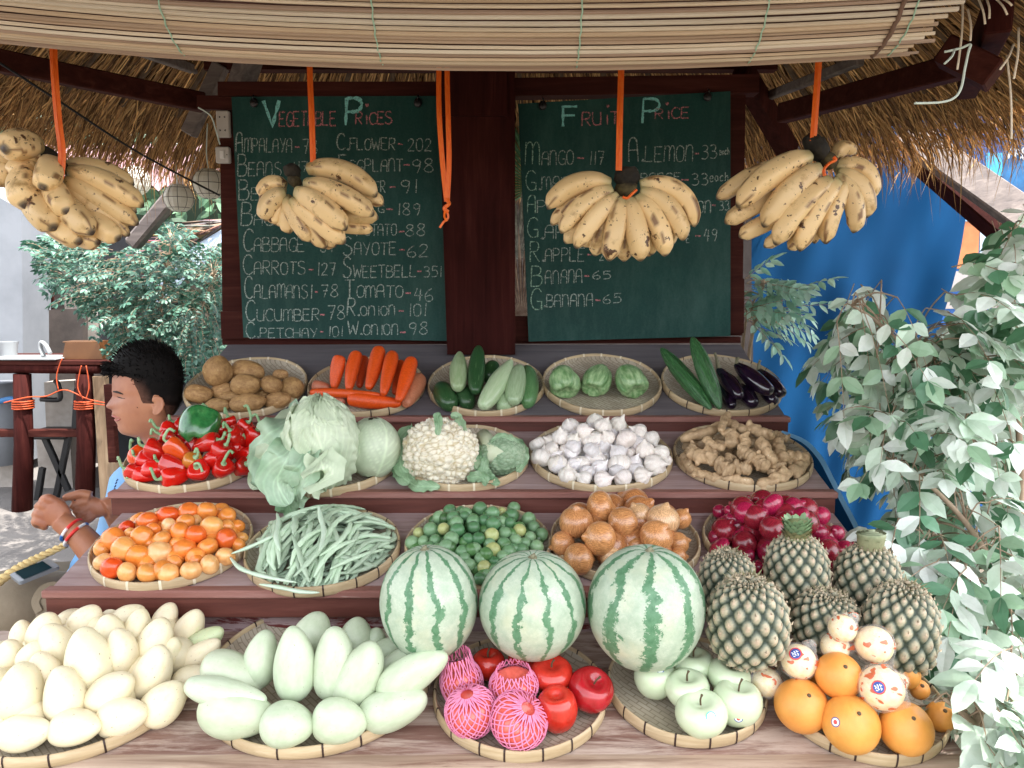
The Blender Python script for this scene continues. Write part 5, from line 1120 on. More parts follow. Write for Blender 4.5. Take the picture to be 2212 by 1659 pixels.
# ---------------------------------------------------------------- blackboards
FONT={
'A':'~0,0 .2,7 1.5,9.6 3.5,9.8 4.6,8 5,0|.2,4.8 4.9,4.9','B':'0,0 0,10|~0,10 3.5,9.8 4.6,8 3.6,5.8 0,5.2|~0,5.2 4.5,5 5.4,2.6 4,.2 0,0','C':'~5.4,8.2 4,9.8 1.6,9.4 .2,6.5 .2,3.4 1.6,.6 3.8,.1 5.6,1.4',
'E':'.1,10 0,0|.1,9.9 4.8,9.9|0,5.2 4,5.2|0,0 4.9,.1','F':'.5,10 .3,0|0,9.9 5.2,9.9|.3,5.4 4.3,5.6','G':'~5.2,8.4 3.8,9.9 1.4,9.3 .1,6 .3,2.6 2,.2 4.4,.4 5.3,2.2|5.4,4 2.9,4|5.3,4 5.3,0',
'H':'0,0 0,10|5,0 5,10|0,5 5,5','I':'2,0 2,10','i':'2.6,0 2.4,7.6','L':'.2,10 0,.1|0,.1 4.8,.2','M':'0,0 .2,10|~.2,7.5 1.4,9.8 3,9.4 3.4,6 3.4,.4|~3.4,7 4.6,9.8 6,9.4 6.6,6 6.7,0','N':'0,0 .2,10|~.2,7.2 1.6,9.8 3.8,9.6 4.6,6.5 4.7,0',
'O':'~2.6,9.9 .7,8.6 .1,5 .8,1.2 2.7,.1 4.6,1.3 5.2,5 4.6,8.6 2.5,9.9','P':'.1,10 0,0|~0,9.9 3.6,9.8 4.9,7.6 3.6,5.2 .1,4.9','R':'.1,10 0,0|~0,9.9 3.6,9.8 4.7,7.8 3.6,5.4 .1,5|1.6,5 5,0','S':'~4.8,8.8 3,9.9 .8,9 .6,6.8 2.6,5.4 4.6,4.2 5,1.8 3.2,.1 .8,.4 .1,1.6',
'T':'0,9.9 5.4,9.9|2.7,9.9 2.6,0','U':'~0,10 .1,3 1.2,.4 3,.1 4.6,1.4 4.9,10|4.9,10 5,0','V':'0,10 2.6,0 4.9,10','W':'0,10 1.6,0 3.4,7 5.2,0 6.8,10','X':'0,0 5,10|0,10 5,0','Y':'0,10 2.6,5|5,10 2.2,0','K':'0,0 0,10|4.6,10 0,4.6 4.8,0','D':'0,0 0,10|~0,10 3.5,9.4 5,6.4 5,3.4 3.4,.4 0,0',
'0':'~2.4,9.9 .5,8.4 .1,4.6 .8,1 2.5,.1 4.3,1.4 4.8,5 4.2,8.7 2.4,9.9','1':'1.5,10 1.2,0','2':'~.2,8 1.6,9.8 3.8,9.4 4.2,7 2.4,3.4 .1,.2 2.5,.3 5,.1','3':'~.3,9 2.6,9.9 4.3,8.4 3.4,6 1.6,5.4|~1.6,5.4 4,5 4.8,2.6 3.2,.2 .2,.6','4':'2,10 .2,4.2 5,4.4|3.9,9.6 3.4,0','5':'4.8,9.9 1,9.9|1,9.9 .7,5.8|~.7,5.8 3.2,6.4 4.8,4.2 4,1 .2,.3',
'6':'~3.8,9.8 1.2,7 .2,3.4 1.2,.4 3.6,.2 4.7,2.4 3.4,4.6 .8,3.6','7':'.2,9.8 4.8,9.9|~4.8,9.9 3.4,5 2.2,0|1.6,5.2 4.4,5.4','8':'~2.6,5.4 .7,7.4 1.8,9.8 4,9.4 4,7 1.2,4.2 .2,1.8 2.4,.1 4.6,1.6 4,4.2 2.2,5.6','9':'~4.4,8.8 2.4,9.9 .5,8 1.2,5.6 3.6,5.6 4.4,8.6 4,4 3,0',
'.':'.5,.2 1,1.3 1.7,1.3 2,.3 1.2,.1 1.1,1 1.4,.4','-':'.3,4.6 4.8,5','e':'~.6,3.4 3.8,4.2 3.2,6.6 1,6.2 .3,3 1.6,.3 4.4,1.4','a':'~3.8,5.6 1.6,6.2 .3,3 1.6,.3 3.6,2.4 3.9,6|~3.9,6 3.9,1.6 4.8,.6','c':'~4,5.4 2,6.4 .3,3.4 1.4,.4 4.2,1.2','h':'.4,10 .3,0|~.3,3.6 2.2,6 3.6,4.6 3.9,0'}
WID={'M':7.6,'W':7.6,'I':3.2,'i':4.2,'1':3.2,'.':2.6,' ':4}
M['chalk']={}
def chalkm(nm,c,dens=.5):
    t=NT(nm); v=t.coord(); tr=t.N('ShaderNodeBsdfTransparent'); ms=t.N('ShaderNodeMixShader'); t.col(c); t.set(rough=.95,spec=.1)
    f=t.ramp(t.noise(v,330,3,.7),[(dens-.16,.12),(dens+.12,.95)]); t.L(f,ms.inputs[0]); t.L(tr.outputs[0],ms.inputs[1]); t.L(t.b.outputs[0],ms.inputs[2]); t.L(ms.outputs[0],t.out.inputs[0]); return t.m
CH={'w':chalkm('white_chalk',lin('#a9b8b0')),'t':chalkm('teal_chalk',lin('#8fd6d2'),.42),'p':chalkm('pink_chalk',lin('#c9858a'),.5),'y':chalkm('pale_green_chalk',lin('#9fc3ae'),.5)}
def strokes(ch):
    out=[]
    for s in FONT[ch].split('|'):
        sm=s.startswith('~'); s=s.lstrip('~'); pts=[tuple(float(k) for k in q.split(',')) for q in s.split()]; out.append((sm,pts))
    return out
def wline(e,mt,nm,*a,**k):
    b=MB(); write(b,*a,**k); return b.build(nm,mt,e,smooth=False)
def write(b,tf,Y,text,x0,x1,y0,y1,h,h0=None,w_=.0028,thick0=1.0):
    """tf maps photo crop units to u,v; the text stands on the board plane Y"""
    ws=[WID.get(c,6.2) for c in text]; 
    if h0: ws[0]*=1.25
    tot=sum(ws); x=0
    for i,c in enumerate(text):
        if c!=' ':
            hh=(h0 if (h0 and i==0) else h)*rnd.uniform(.95,1.05); sx=(x1-x0)/tot*(1.22 if (h0 and i==0) else 1.0)*.98; bx=x0+x*(x1-x0)/tot; by=y0+(y1-y0)*x/tot+rnd.uniform(-.02,.02)*h; sl_=rnd.uniform(-.03,.05)
            for (sm,pts) in strokes(c):
                P3=[]
                for (px,py) in pts:
                    a,bb=tf(bx+px*sx+py/10*hh*sl_+rnd.uniform(-.6,.6),by-py/10*hh+rnd.uniform(-.8,.8)); P3.append(onY(a,bb,Y))
                if sm: P3=cr(P3,5)
                else:
                    q=[]
                    for k in range(len(P3)-1):
                        for m in range(4): q.append(P3[k].lerp(P3[k+1],m/4))
                    P3=q+[P3[-1]]
                b.ribbon(P3,w_*(1.25 if (h0 and i==0) else 1)*thick0,(0,-1,0),wob=.5)
        x+=ws[i]
def boardmat():
    t=NT('green_chalkboard'); v=t.coord(); c=t.ramp(t.noise(v,3,4),[(.3,(.0024,.034,.029)),(.7,(.004,.052,.044))])
    v2=t.coord((1,1,.35)); c=t.mix(t.ramp(t.noise(v2,7,6,.75),[(.45,0.0),(.85,.16)]),c,lin('#7fa79a')); c=t.mix(t.ramp(t.noise(v,160,2),[(.4,0.0),(.9,.03)]),c,lin('#9fb8ae'))
    t.col(c); t.set(rough=.65,spec=.3); return t.m
M['board']=boardmat()
C4=lambda x,y:(432+x*.3437,172.8+y*.3437); C5=lambda x,y:(1080.1+x*.3437,172.8+y*.3437)
YB=2.518
def chalkboard(corners,l,Y):
    c=sum((onY(u,v,Y) for u,v in corners),Vector())/4; c.z=min(onY(u,v,Y).z for u,v in corners)
    e=empty('chalkboard',c,l,'chalkboard'); b=MB(); quadprism(b,[onY(u,v,Y) for u,v in corners],.008); b.build('board_panel',M['board'],e,smooth=False); return e
e1=chalkboard([(500,209),(526,729),(985,737),(985,207)],'green chalkboard headed Vegetable Prices, left of the centre post',YB-.0)
e2=chalkboard([(1119,224),(1142,738),(1578,726),(1578,197)],'green chalkboard headed Fruit Price, right of the centre post',YB)
Yc=YB-.0012
bw=MB();bp=MB();bt=MB()
wline(e1,CH['t'],'heading_letter',C4,Yc,'V',402,530,290,290,160,None,.0095); wline(e1,CH['p'],'heading_word',C4,Yc,'EGETABLE',497,862,292,285,88,None,.0036); wline(e1,CH['t'],'heading_letter',C4,Yc,'P',915,1040,285,285,168,None,.0095); wline(e1,CH['p'],'heading_word',C4,Yc,'RiCES',978,1215,280,276,76,None,.0036)
for r in [('AMPALAYA',225,585,455,455,88,130),('78',645,750,465,465,92),('BEANS',237,520,602,602,85,135),('117',580,690,575,575,62),('BE',245,380,755,755,78,130),('BAG',258,470,915,915,78,140),('CABBAGE',272,668,1078,1078,86,140),('64',755,850,1082,1082,75),
  ('CARROTS',272,672,1222,1222,82,128),('127',735,865,1228,1228,80),('CALAMANSI',282,710,1372,1372,85,135),('78',760,880,1365,1365,76),('CUCUMBER',287,760,1515,1512,75,128),('78',800,925,1505,1505,90),('C.PETCHAY',290,745,1622,1618,60,105),('101',805,910,1615,1610,66),
  ('C.FLOWER',860,1235,440,440,75,100),('202',1305,1465,447,445,80),('EGGPLANT',875,1285,578,575,78,112),('98',1330,1485,582,582,85),('ER',1100,1172,712,710,78),('91',1260,1385,712,710,85),('G',1120,1165,832,832,45),('189',1240,1400,850,848,76),('POTATO',985,1242,980,976,75,90),('88',1292,1430,980,978,75),
  ('SAYOTE',900,1245,1102,1098,80,115),('62',1300,1450,1112,1110,76),('SWEETBELL',900,1368,1242,1238,76,125),('351',1405,1530,1240,1238,68),('TOMATO',912,1285,1368,1366,76,110),('46',1345,1480,1390,1390,82),('R.ONION',925,1235,1482,1478,62,108),('101',1310,1435,1485,1482,80),('W.ONION',928,1255,1602,1600,66,84),('98',1310,1445,1600,1596,76)]:
    wline(e1,CH['w'],'price_line',C4,Yc,*r)
for (x0,x1,y) in [(597,625,421),(1243,1275,403),(1280,1318,533),(1192,1230,673),(1172,1212,812),(1250,1285,953),(1252,1288,1068),(683,712,1192),(1365,1392,1202),(722,742,1332),(1292,1325,1340),(755,785,1475),(1250,1280,1452),(755,775,1582),(1258,1292,1585)]:
    bp=MB(); bp.ribbon([onY(*C4(x0+(x1-x0)*k/3,y+rnd.uniform(-1,1)),Yc) for k in range(4)],.0045,(0,-1,0),wob=.3); bp.build('pink_dash',CH['p'],e1,smooth=False)
def heart(b,tf,x,y,s):
    pts=[(0,-1),(-.9,.1),(-.8,.8),(-.3,.9),(0,.4),(.3,.9),(.8,.8),(.9,.1)]; vs=[onY(*tf(x+a*s,y-c*s),Yc) for a,c in pts]; b=MB(); b.add(vs,[tuple(range(8))]); b.build('pink_heart',CH['p'],e1 if tf is C4 else e2,smooth=False)
heart(bp,C4,1050,160,13)
bw=MB();bp=MB();bt=MB();by=MB()
wline(e2,CH['t'],'heading_letter',C5,Yc,'F',390,510,290,290,130,None,.007); wline(e2,CH['p'],'heading_word',C5,Yc,'RUiT',515,760,287,272,82,None,.0034); wline(e2,CH['t'],'heading_letter',C5,Yc,'P',895,1030,272,272,155,None,.007); wline(e2,CH['p'],'heading_word',C5,Yc,'RiCE',975,1200,246,238,66,None,.0034)
for r in [('ANGO',262,470,535,532,88),('117',560,665,532,528,84),('.MAN',240,440,692,692,82),('P',235,300,835,835,82),('.AP',252,420,1000,998,85),('.APPLE',262,540,1142,1138,85),('2',625,660,1135,1135,60),('ANANA',285,525,1282,1275,85),('65',580,710,1252,1250,52),('.BANANA',272,592,1428,1420,80),('65',645,775,1405,1402,60),
  ('A.LEMON',810,1225,515,512,100,150),('33',1265,1375,497,493,90),('each',1378,1446,472,466,42),('ORANGE',820,1145,640,632,50,85),('33',1205,1320,662,658,72),('each',1318,1445,640,632,56),('ON',1240,1335,836,834,80),('33',1378,1448,820,815,60),('E',1170,1195,1022,1022,50),('49',1280,1375,1015,1010,78)]: wline(e2,CH['w'],'price_line',C5,Yc,*r)
for r in [('M',158,262,535,535,138),('G',165,240,692,692,130),('A',172,235,838,838,112),('G',172,250,988,988,122),('R',190,262,1142,1142,128),('B',195,275,1295,1295,130),('G',195,275,1445,1445,128)]: wline(e2,CH['y'],'initial_letter',C5,Yc,*r,None,.003)
for (x0,x1,y) in [(485,530,490),(1222,1250,463),(1140,1185,628),(1332,1355,787),(1228,1262,980),(550,575,1098),(528,562,1232),(600,632,1384)]:
    bp=MB(); bp.ribbon([onY(*C5(x0+(x1-x0)*k/3,y+rnd.uniform(-1,1)),Yc) for k in range(4)],.0045,(0,-1,0),wob=.3); bp.build('pink_dash',CH['p'],e2,smooth=False)
heart(bp,C5,678,165,11);heart(bp,C5,1050,150,12)
M['steel']=mat('dark_steel',lin('#3b3a3c'),rough=.35); M['steel'].node_tree.nodes['Principled BSDF'].inputs['Metallic'].default_value=.8
for (e,u,v) in [(e1,549,222),(e1,903,222),(e2,1172,228),(e2,1528,209)]:
    c=onY(u,v,Yc-.003); b=MB(); b.rev(8,14,lambda t,a:c+Vector((math.cos(a)*math.sin(PI*t)*.013,-.5*(-math.cos(PI*t))*.012-.002,math.sin(a)*math.sin(PI*t)*.015))); b.tube(cr([c+Vector((0,-.006,.006)),c+Vector((.002,-.016,.014)),c+Vector((0,-.004,.022))],4),.0022,6); b.build('hanging_hook',M['steel'],e)
# sockets
M['plastic']=mat('ivory_plastic',lin('#b9b2ac'),rough=.4); M['blackp']=mat('black_plastic',lin('#1a1a1c'),rough=.5)
def plate(l,u0,v0,u1,v1,Y,cat,nm):
    a=onY(u0,v0,Y);c=onY(u1,v1,Y); e=empty(nm,((a+c)/2),l,cat); b=MB(); b.box((a+c)/2,(c.x-a.x,.02,a.z-c.z),bev=.003); b.build('cover_plate',M['plastic'],e,smooth=False); return e,a,c
e,a,c=plate('ivory double wall socket beside the top of the vegetable board',468,240,498,297,yb-.03,'wall socket','wall_socket')
for (fx_,fy_) in((.33,.25),(.67,.25),(.33,.75),(.67,.75)):
    for dz in(0,):
        p=Vector((a.x+(c.x-a.x)*fx_,a.y-.0108,a.z+(c.z-a.z)*fy_)); b=MB(); b.add([p+Vector((-.003,0,-.0035)),p+Vector((.003,0,0)),p+Vector((-.003,0,.0035))] if fx_<.5 else [p+Vector((.003,0,-.0035)),p+Vector((-.003,0,0)),p+Vector((.003,0,.0035))],[(0,1,2)]); b.build('socket_hole',M['blackp'],e,smooth=False)
e,a,c=plate('ivory light switch below the wall socket',467,318,498,353,yb-.03,'light switch','light_switch')
b=MB(); m_=(a+c)/2; b.box(m_+Vector((0,-.012,0)),(.013,.006,.024),bev=.001); b.build('rocker',mat('white_plastic',lin('#d6d2cf'),rough=.35),e,smooth=False)
b=MB(); b.box(m_+Vector((.015,-.0112,0)),(.003,.001,.003)); b.build('indicator',M['blackp'],e,smooth=False)
b=MB(); b.tube(cr([onY(428,232,yb-.05),onY(455,250,yb-.05),onY(466,280,yb-.05),onY(475,312,yb-.05)],6),.0022,6); o=b.build('power_cable',M['wht']); tag(o,'thin white cable hanging beside the wall socket','cable')
# ---------------------------------------------------------------- banana bunches and their straps
M['ban']=mat('banana_skin',(.80,.74,.62),(1,1,1),scale=3,rough=.42,vc=True,spots=[((.40,.24,.09),22,.56,.14),((.09,.04,.018),38,.615,.03),((.14,.07,.03),95,.64,.03)],bump=.1,bscale=60,bdist=.002,sss=.04)
M['crown']=mat('banana_crown',(.012,.009,.006),(.05,.042,.026),scale=40,rough=.85,vc=True,bump=.6,bscale=60)
M['strap']=mat('orange_strap',lin('#e85f1c'),lin('#f27a2c'),scale=30,rough=.35,stretch=(12,12,1),trl=.2)
def banana(e,a,b_,bow,r,seed,tipc=(.22,.16,.09)):
    a=Vector(a);b_=Vector(b_); d=b_-a; L=d.length; t=d.normalized(); m=a.lerp(b_,.5)+bow*L
    N_=34;pts=[];rr=[];cols=[]
    for i in range(N_+1):
        q=i/N_; p=(a*(1-q)**2+m*2*q*(1-q)+b_*q*q)*1.0; pts.append(p)
        if q<.12: s=.55+ (q/.12)**1.2*.27
        elif q<.9: s=.82+.21*math.sin((q-.12)/.78*PI)**.7
        else: s=.82-(q-.9)/.1*.52
        rr.append(r*s)
        yl=(.80,.575,.30); gr=(.32,.30,.14)
        f=max(0,1-q/.16); c=tuple(y+(g-y)*f*.8 for y,g in zip(yl,gr)); f2=max(0,(q-.975)/.025); c=tuple(x+(k-x)*f2 for x,k in zip(c,tipc)); cols.append(c)
    pts.append(b_+t*r*.12); rr.append(r*.16); cols.append((.07,.05,.04))
    g=rnd.uniform(.9,1.06); cols=[tuple(x*g for x in c) for c in cols]
    mb=MB(); mb.tube(pts,rr,24,cols)
    # ridged section with brown streaks along the ridges
    n=24; 
    for i in range(len(pts)):
        ctr=pts[i]
        for k in range(n):
            v=mb.v[i*n+k]; an=2*PI*k/n; st_=math.cos(4*an+seed); nz=noise.noise(Vector((i*.13,round(an,1)*2.2,seed*3)))
            if st_>.55 and nz>.14 and 2<i<len(pts)-2: f_=min(1,(nz-.16)*9)*.92; mb.c[i*n+k]=tuple(x+(y-x)*f_ for x,y in zip(mb.c[i*n+k],(.20,.095,.04)))
            mb.v[i*n+k]=ctr+(v-ctr)*(1+.06*math.cos(4*an+seed))*(1+.03*noise.noise(v*25))
    mb.build('banana',M['ban'],e)
def bunch(tf,D,l,lst,crown,k,strapw=13):
    cu,cv=tf(*crown[0]); e=empty('banana_bunch',P(cu,cv,D),l,'bananas','hands of bananas hanging over the stand')
    ext=[]
    for p_,q_ in zip(lst,lst[1:]):
        if abs(p_[2]-q_[2])+abs(p_[3]-q_[3])<430 and abs(p_[6])<.03 and abs(q_[6])<.03 and len(p_)<8: ext.append(((p_[0]+q_[0])/2,(p_[1]+q_[1])/2,(p_[2]+q_[2])/2*.94+p_[0]*.06,(p_[3]+q_[3])/2*.94+p_[1]*.06,min(p_[4],q_[4])*.9,(p_[5]+q_[5])/2,.028))
    for i,it in enumerate(list(lst)+ext):
        (x0,y0,x1,y1,w_,bow,dd)=it[:7]; d2=it[7] if len(it)>7 else dd
        a=P(*tf(x0,y0),D+dd*.7); b_=P(*tf(x1,y1),D+d2); dl=(b_-a); side=dl.cross(FW).normalized(); 
        if side.dot(UP)<0: side=-side
        bo=side*bow*1.6 - FW*.10
        banana(e,a,b_,bo,w_/2*1.12*k*D/F,i*1.3)
    b=MB(); kk=k*D/F
    q=[P(*tf(x,y),D+.004) for x,y in crown]
    def blob_(c,ax,z,c1,sd):
        R_=aim(z).to_matrix()
        def f(t,a):
            p=Vector((math.cos(a)*math.sin(PI*t)**.8*ax[0],math.sin(a)*math.sin(PI*t)**.8*ax[1],-math.cos(PI*t)*ax[2])); n_=p.normalized(); return c+R_@(p*(1+.16*noise.noise(n_*2.2+Vector((sd,0,0)))+.05*noise.noise(n_*7)))
        b.rev(18,24,f,None,lambda t,a:tuple(x*(.7+.6*abs(noise.noise(Vector((t*6,a*2,sd))))) for x in c1))
    ax_=(q[-1]-q[0]); blob_(q[0].lerp(q[1],.55),(crown_w*1.35*kk,crown_w*1.0*kk,max(.016,ax_.length*.62)),ax_,(.6,.5,.42),1.0)
    blob_(q[-1]-ax_.normalized()*crown_w*.1*kk,(crown_w*1.25*kk,crown_w*.75*kk,crown_w*.85*kk),ax_,(2.6,2.3,1.3),4.0)
    b.build('crown',M['crown'],e); return e
crown_w=62
K4=.3437
Lb=[(400,720,250,770,1,0,0)]
b3=[(690,650,300,800,112,.20,.0),(700,690,385,955,104,.12,-.01),(735,730,478,1050,112,.07,-.015),(765,750,685,1130,118,.02,-.02),(808,750,885,1130,122,.02,-.02),(860,735,1040,1100,114,.10,-.015),(885,700,1155,1000,112,.17,-.01),(880,660,1225,915,112,.30,.0),(660,720,325,905,90,.12,.035),(640,830,410,1020,90,.05,.04),(690,850,595,1100,100,.03,.04),(785,860,780,1135,104,.0,.035),(880,860,935,1105,92,.03,.04),(930,840,1062,1040,84,.05,.04),(720,900,520,1040,80,.03,.05)]
bunch(C5,1.74,'wide fan of bananas hanging before the fruit board',b3,[(800,580),(795,640),(790,690)],K4)
crown_w=48
b2=[(680,560,1105,725,112,.17,-.01),(665,650,1085,845,118,.06,-.03),(610,700,915,935,122,.07,-.045),(900,700,1150,780,90,.10,.03),(880,860,1115,865,90,.05,.02),(860,930,1085,940,66,.02,.03),(580,760,905,1020,112,.02,-.02),(560,760,790,1050,104,.02,.01),(545,750,700,1010,100,-.02,.0),(540,710,408,880,104,.22,.0),(540,665,378,730,88,.30,.02),(520,760,470,905,92,.12,.02),(560,780,560,960,96,.05,.02),(700,940,850,1040,100,.0,.03)]
bunch(C4,1.74,'dark spotted bananas hanging before the vegetable board',b2,[(545,580),(610,570),(600,640)],K4)
crown_w=66
b4=[(830,1010,375,1325,140,.10,-.02),(640,1060,240,1275,104,.05,.04),(890,1080,540,1450,132,.09,-.03),(620,1250,295,1430,110,.03,.03),(640,1400,385,1520,96,.03,.03),(960,1165,615,1565,132,.09,-.03),(1010,1170,770,1605,122,.10,-.025),(1070,1170,935,1560,108,.10,-.01),(1010,1110,1205,1390,110,.22,.01),(995,1075,1240,1270,112,.34,.03),(1000,1030,1125,985,88,.45,.04),(1000,1130,1120,1490,112,.16,.0),(760,1430,545,1585,84,.0,.03),(820,1480,700,1600,80,.0,.04)]
bunch(A3,1.74,'plump pale bananas hanging at the right before the blue tarp',b4,[(850,910),(900,980),(960,1040)],.336)
crown_w=60
b1=[(430,1060,855,1185,96,.10,.03),(455,1100,915,1320,122,.07,-.01),(430,1160,880,1440,112,.04,-.01),(400,1200,825,1510,104,.03,-.005),(385,1220,755,1525,104,.0,.0),(370,1200,600,1490,96,-.02,-.01),
 (260,950,30,960,165,.15,-.02,-.09),(300,1000,60,1010,130,.1,.0,-.03),(330,1050,275,1205,150,.1,-.02,-.09),(250,1080,100,1150,170,.12,.0,-.02),(180,1090,160,1320,170,.0,-.01,-.08),(330,1180,430,1360,140,.0,-.02,-.08),(180,1200,345,1465,165,.0,-.02,-.07),(350,1260,590,1495,140,.02,-.02,-.07),(280,1370,510,1555,150,.0,.0,-.05),(440,1480,630,1560,120,.0,.01,-.03),(560,1380,760,1535,124,.0,-.01,-.04),(60,1040,-30,1190,120,.0,.02),(120,960,-60,1060,150,.05,.02)]
bunch(A1,1.66,'large double hand of bananas hanging at the left edge',b1,[(250,990),(330,1020),(390,1080)],.336)
def strap(l,pts,w_,D,n=2,name='hanging_strap'):
    b=MB(); 
    for s in range(n):
        o=(s-(n-1)/2)*w_*.56
        q=cr([P(u+o,v,D+.002*s) for u,v in pts],8); b.ribbon(q,w_*.60*D/F,-FW+RT*(.35 if s else -.3)); 
        q2=[p+FW*.0015 for p in q]; b.ribbon(q2,w_*.55*D/F,-FW+RT*(.1 if s else -.1))
    o=b.build(name,M['strap'],smooth=False); return tag(o,l,'strap','orange straps holding up the bananas')
strap('orange strap holding the bananas at the left edge',[(114,-30),(115,120),(124,250),(133,330),(129,385)],15,1.60)
strap('orange strap holding the spotted bananas over the vegetable board',[(668,-30),(669,150),(673,250),(676,350)],11,1.72)
strap('orange strap holding the fan of bananas over the fruit board',[(1346,-30),(1342,150),(1339,260),(1337,368)],12,1.72)
strap('orange strap holding the bananas before the blue tarp',[(1776,-30),(1769,130),(1763,220),(1757,304)],13,1.72)
o=strap('empty orange strap loop knotted at its end before the post',[(950,-30),(947,150),(948,250),(955,350),(964,430)],9,1.75,1)
b=MB()
for q in [[(950,-30),(948,150),(949,250),(956,350),(965,435)],[(969,-30),(966,150),(968,250),(970,350),(966,435)]]:
    pp=cr([P(u,v,1.75) for u,v in q],8); b.ribbon(pp,.0115,-FW+RT*.2); b.ribbon([p+FW*.001 for p in pp],.010,-FW-RT*.3)
b.tube(cr([P(964,430,1.75),P(970,440,1.745),P(960,450,1.745),P(968,458,1.75)],5),.0045,7); b.ribbon(cr([P(965,455,1.75),P(968,470,1.75),P(958,480,1.75),P(950,492,1.75)],5),.005,-FW); b.ribbon(cr([P(962,450,1.75),P(960,468,1.74),P(966,478,1.74)],5),.005,-FW+RT*.5)
bpy.data.objects.remove(o); o=b.build('hanging_strap',M['strap'],smooth=False); tag(o,'empty orange strap loop knotted at its end before the post','strap','orange straps holding up the bananas')
for (tf,pp,l) in [(C5,[(770,735),(800,742),(830,715),(858,690)],'orange knot under the crown of the wide banana fan'),(A3,[(930,1130),(925,1090),(960,1050),(1000,1030),(985,1010)],'orange knot on the crown of the plump pale bananas')]:
    b=MB(); b.tube(cr([P(*tf(*p),1.66) for p in pp],5),[.006]*3+[.008]*3+[.006]*40 if False else .006,8,flat=.5); o=b.build('strap_knot',M['strap']); tag(o,l,'strap')
# ---------------------------------------------------------------- ground and far setting
def pavemat():
    t=NT('grey_paving'); v=t.coord((1,1,1)); b=t.N('ShaderNodeTexBrick'); t.L(v,b.inputs['Vector']); b.inputs['Scale'].default_value=1.6
    b.inputs['Color1'].default_value=(*lin('#635f5c'),1); b.inputs['Color2'].default_value=(*lin('#716d69'),1); b.inputs['Mortar'].default_value=(*lin('#6b6764'),1); b.inputs['Mortar Size'].default_value=.012
    c=t.mix(t.ramp(t.noise(v,3,6,.7),[(.35,0.0),(.75,.5)]),b.outputs[0],lin('#77726e')); t.col(c); t.set(rough=.85); t.bump(t.noise(v,60,5),.3,.01); return t.m
gm=MB(); gm.add([(-90,-60,0),(90,-60,0),(90,140,0),(-90,140,0)],[(0,1,2,3)]); g=gm.build('ground',mat('sandy_ground',lin('#4f483d'),lin('#625a4d'),scale=.6,rough=.95,bump=.2),smooth=False); g['kind']='structure'  # ground tone darkened to cut light bounced up onto the stall
gm=MB(); gm.add([(-9,1.6,.006),(-1.0,1.6,.006),(-1.0,9,.006),(-9,9,.006)],[(0,1,2,3)]); g=gm.build('pavement',pavemat(),smooth=False); g['kind']='structure'
# leaf toolkit
def leaf(b,p,d,nrm,L,W,col,fold=.25,curl=.15):
    d=d.normalized(); s=d.cross(nrm).normalized(); n=s.cross(d)
    pr=[(0,0),(.18,.62),(.45,1.0),(.75,.68),(1,0)]
    vs=[p]
    for (t,w_) in pr[1:-1]:
        c=p+d*L*t-n*L*curl*t*t; vs+=[c-s*W*w_/2+n*W*fold*w_*.5,c,c+s*W*w_/2+n*W*fold*w_*.5]
    vs.append(p+d*L-n*L*curl)
    b.add(vs,[(0,2,1),(0,3,2),(1,2,5,4),(2,3,6,5),(4,5,8,7),(5,6,9,8),(7,8,10),(8,9,10)],col)
def sprig(b,sb,p,d,L,lL,lW,pairs,pal,r,droop=.3,stemr=.0012):
    d=d.normalized(); side=d.cross(Vector((0,0,1))); 
    if side.length<.1: side=RT.copy()
    side.normalize(); roll=r.uniform(-.9,.9); side=(Quaternion(d,roll)@side); pts=[]
    for i in range(pairs+1):
        t=i/pairs; pts.append(p+d*L*t+Vector((0,0,-1))*L*droop*t*t)
    sb.tube(pts,[stemr*(1.3-.8*i/pairs) for i in range(pairs+1)],4,cap=False)
    for i in range(1,pairs+1):
        tg=(pts[i]-pts[i-1]).normalized(); nn=side.cross(tg); 
        for s in(-1,1):
            ld=(side*s+tg*r.uniform(.35,.9)+Vector((0,0,-.25))).normalized(); c=r.choice(pal); g=r.uniform(.75,1.2); c=tuple(q*g for q in c)
            leaf(b,pts[i],ld,(nn+Vector((r.uniform(-.3,.3),r.uniform(-.3,.3),r.uniform(-.3,.3)))),lL*r.uniform(.75,1.15),lW*r.uniform(.85,1.15),c,r.uniform(.05,.35),r.uniform(.0,.3))
    leaf(b,pts[-1],(pts[-1]-pts[-2]),nn,lL*1.1,lW,r.choice(pal),.2,.15)
def leafmat(nm,trl=.3,rough=.4): return mat(nm,(1,1,1),(.8,.85,.8),scale=30,rough=rough,vc=True,trl=trl,spec=.6,bump=.25,bscale=70,bdist=.003)
M['leafR']=leafmat('shrub_leaf',.25,.38); M['leafL']=leafmat('bush_leaf',.25,.45); M['twig']=mat('twig_bark',lin('#8a7460'),lin('#a8937c'),scale=20,rough=.8)
def inpoly(x,y,p):
    c=False;j=len(p)-1
    for i in range(len(p)):
        if (p[i][1]>y)!=(p[j][1]>y) and x<(p[j][0]-p[i][0])*(y-p[i][1])/(p[j][1]-p[i][1])+p[i][0]: c=not c
        j=i
    return c
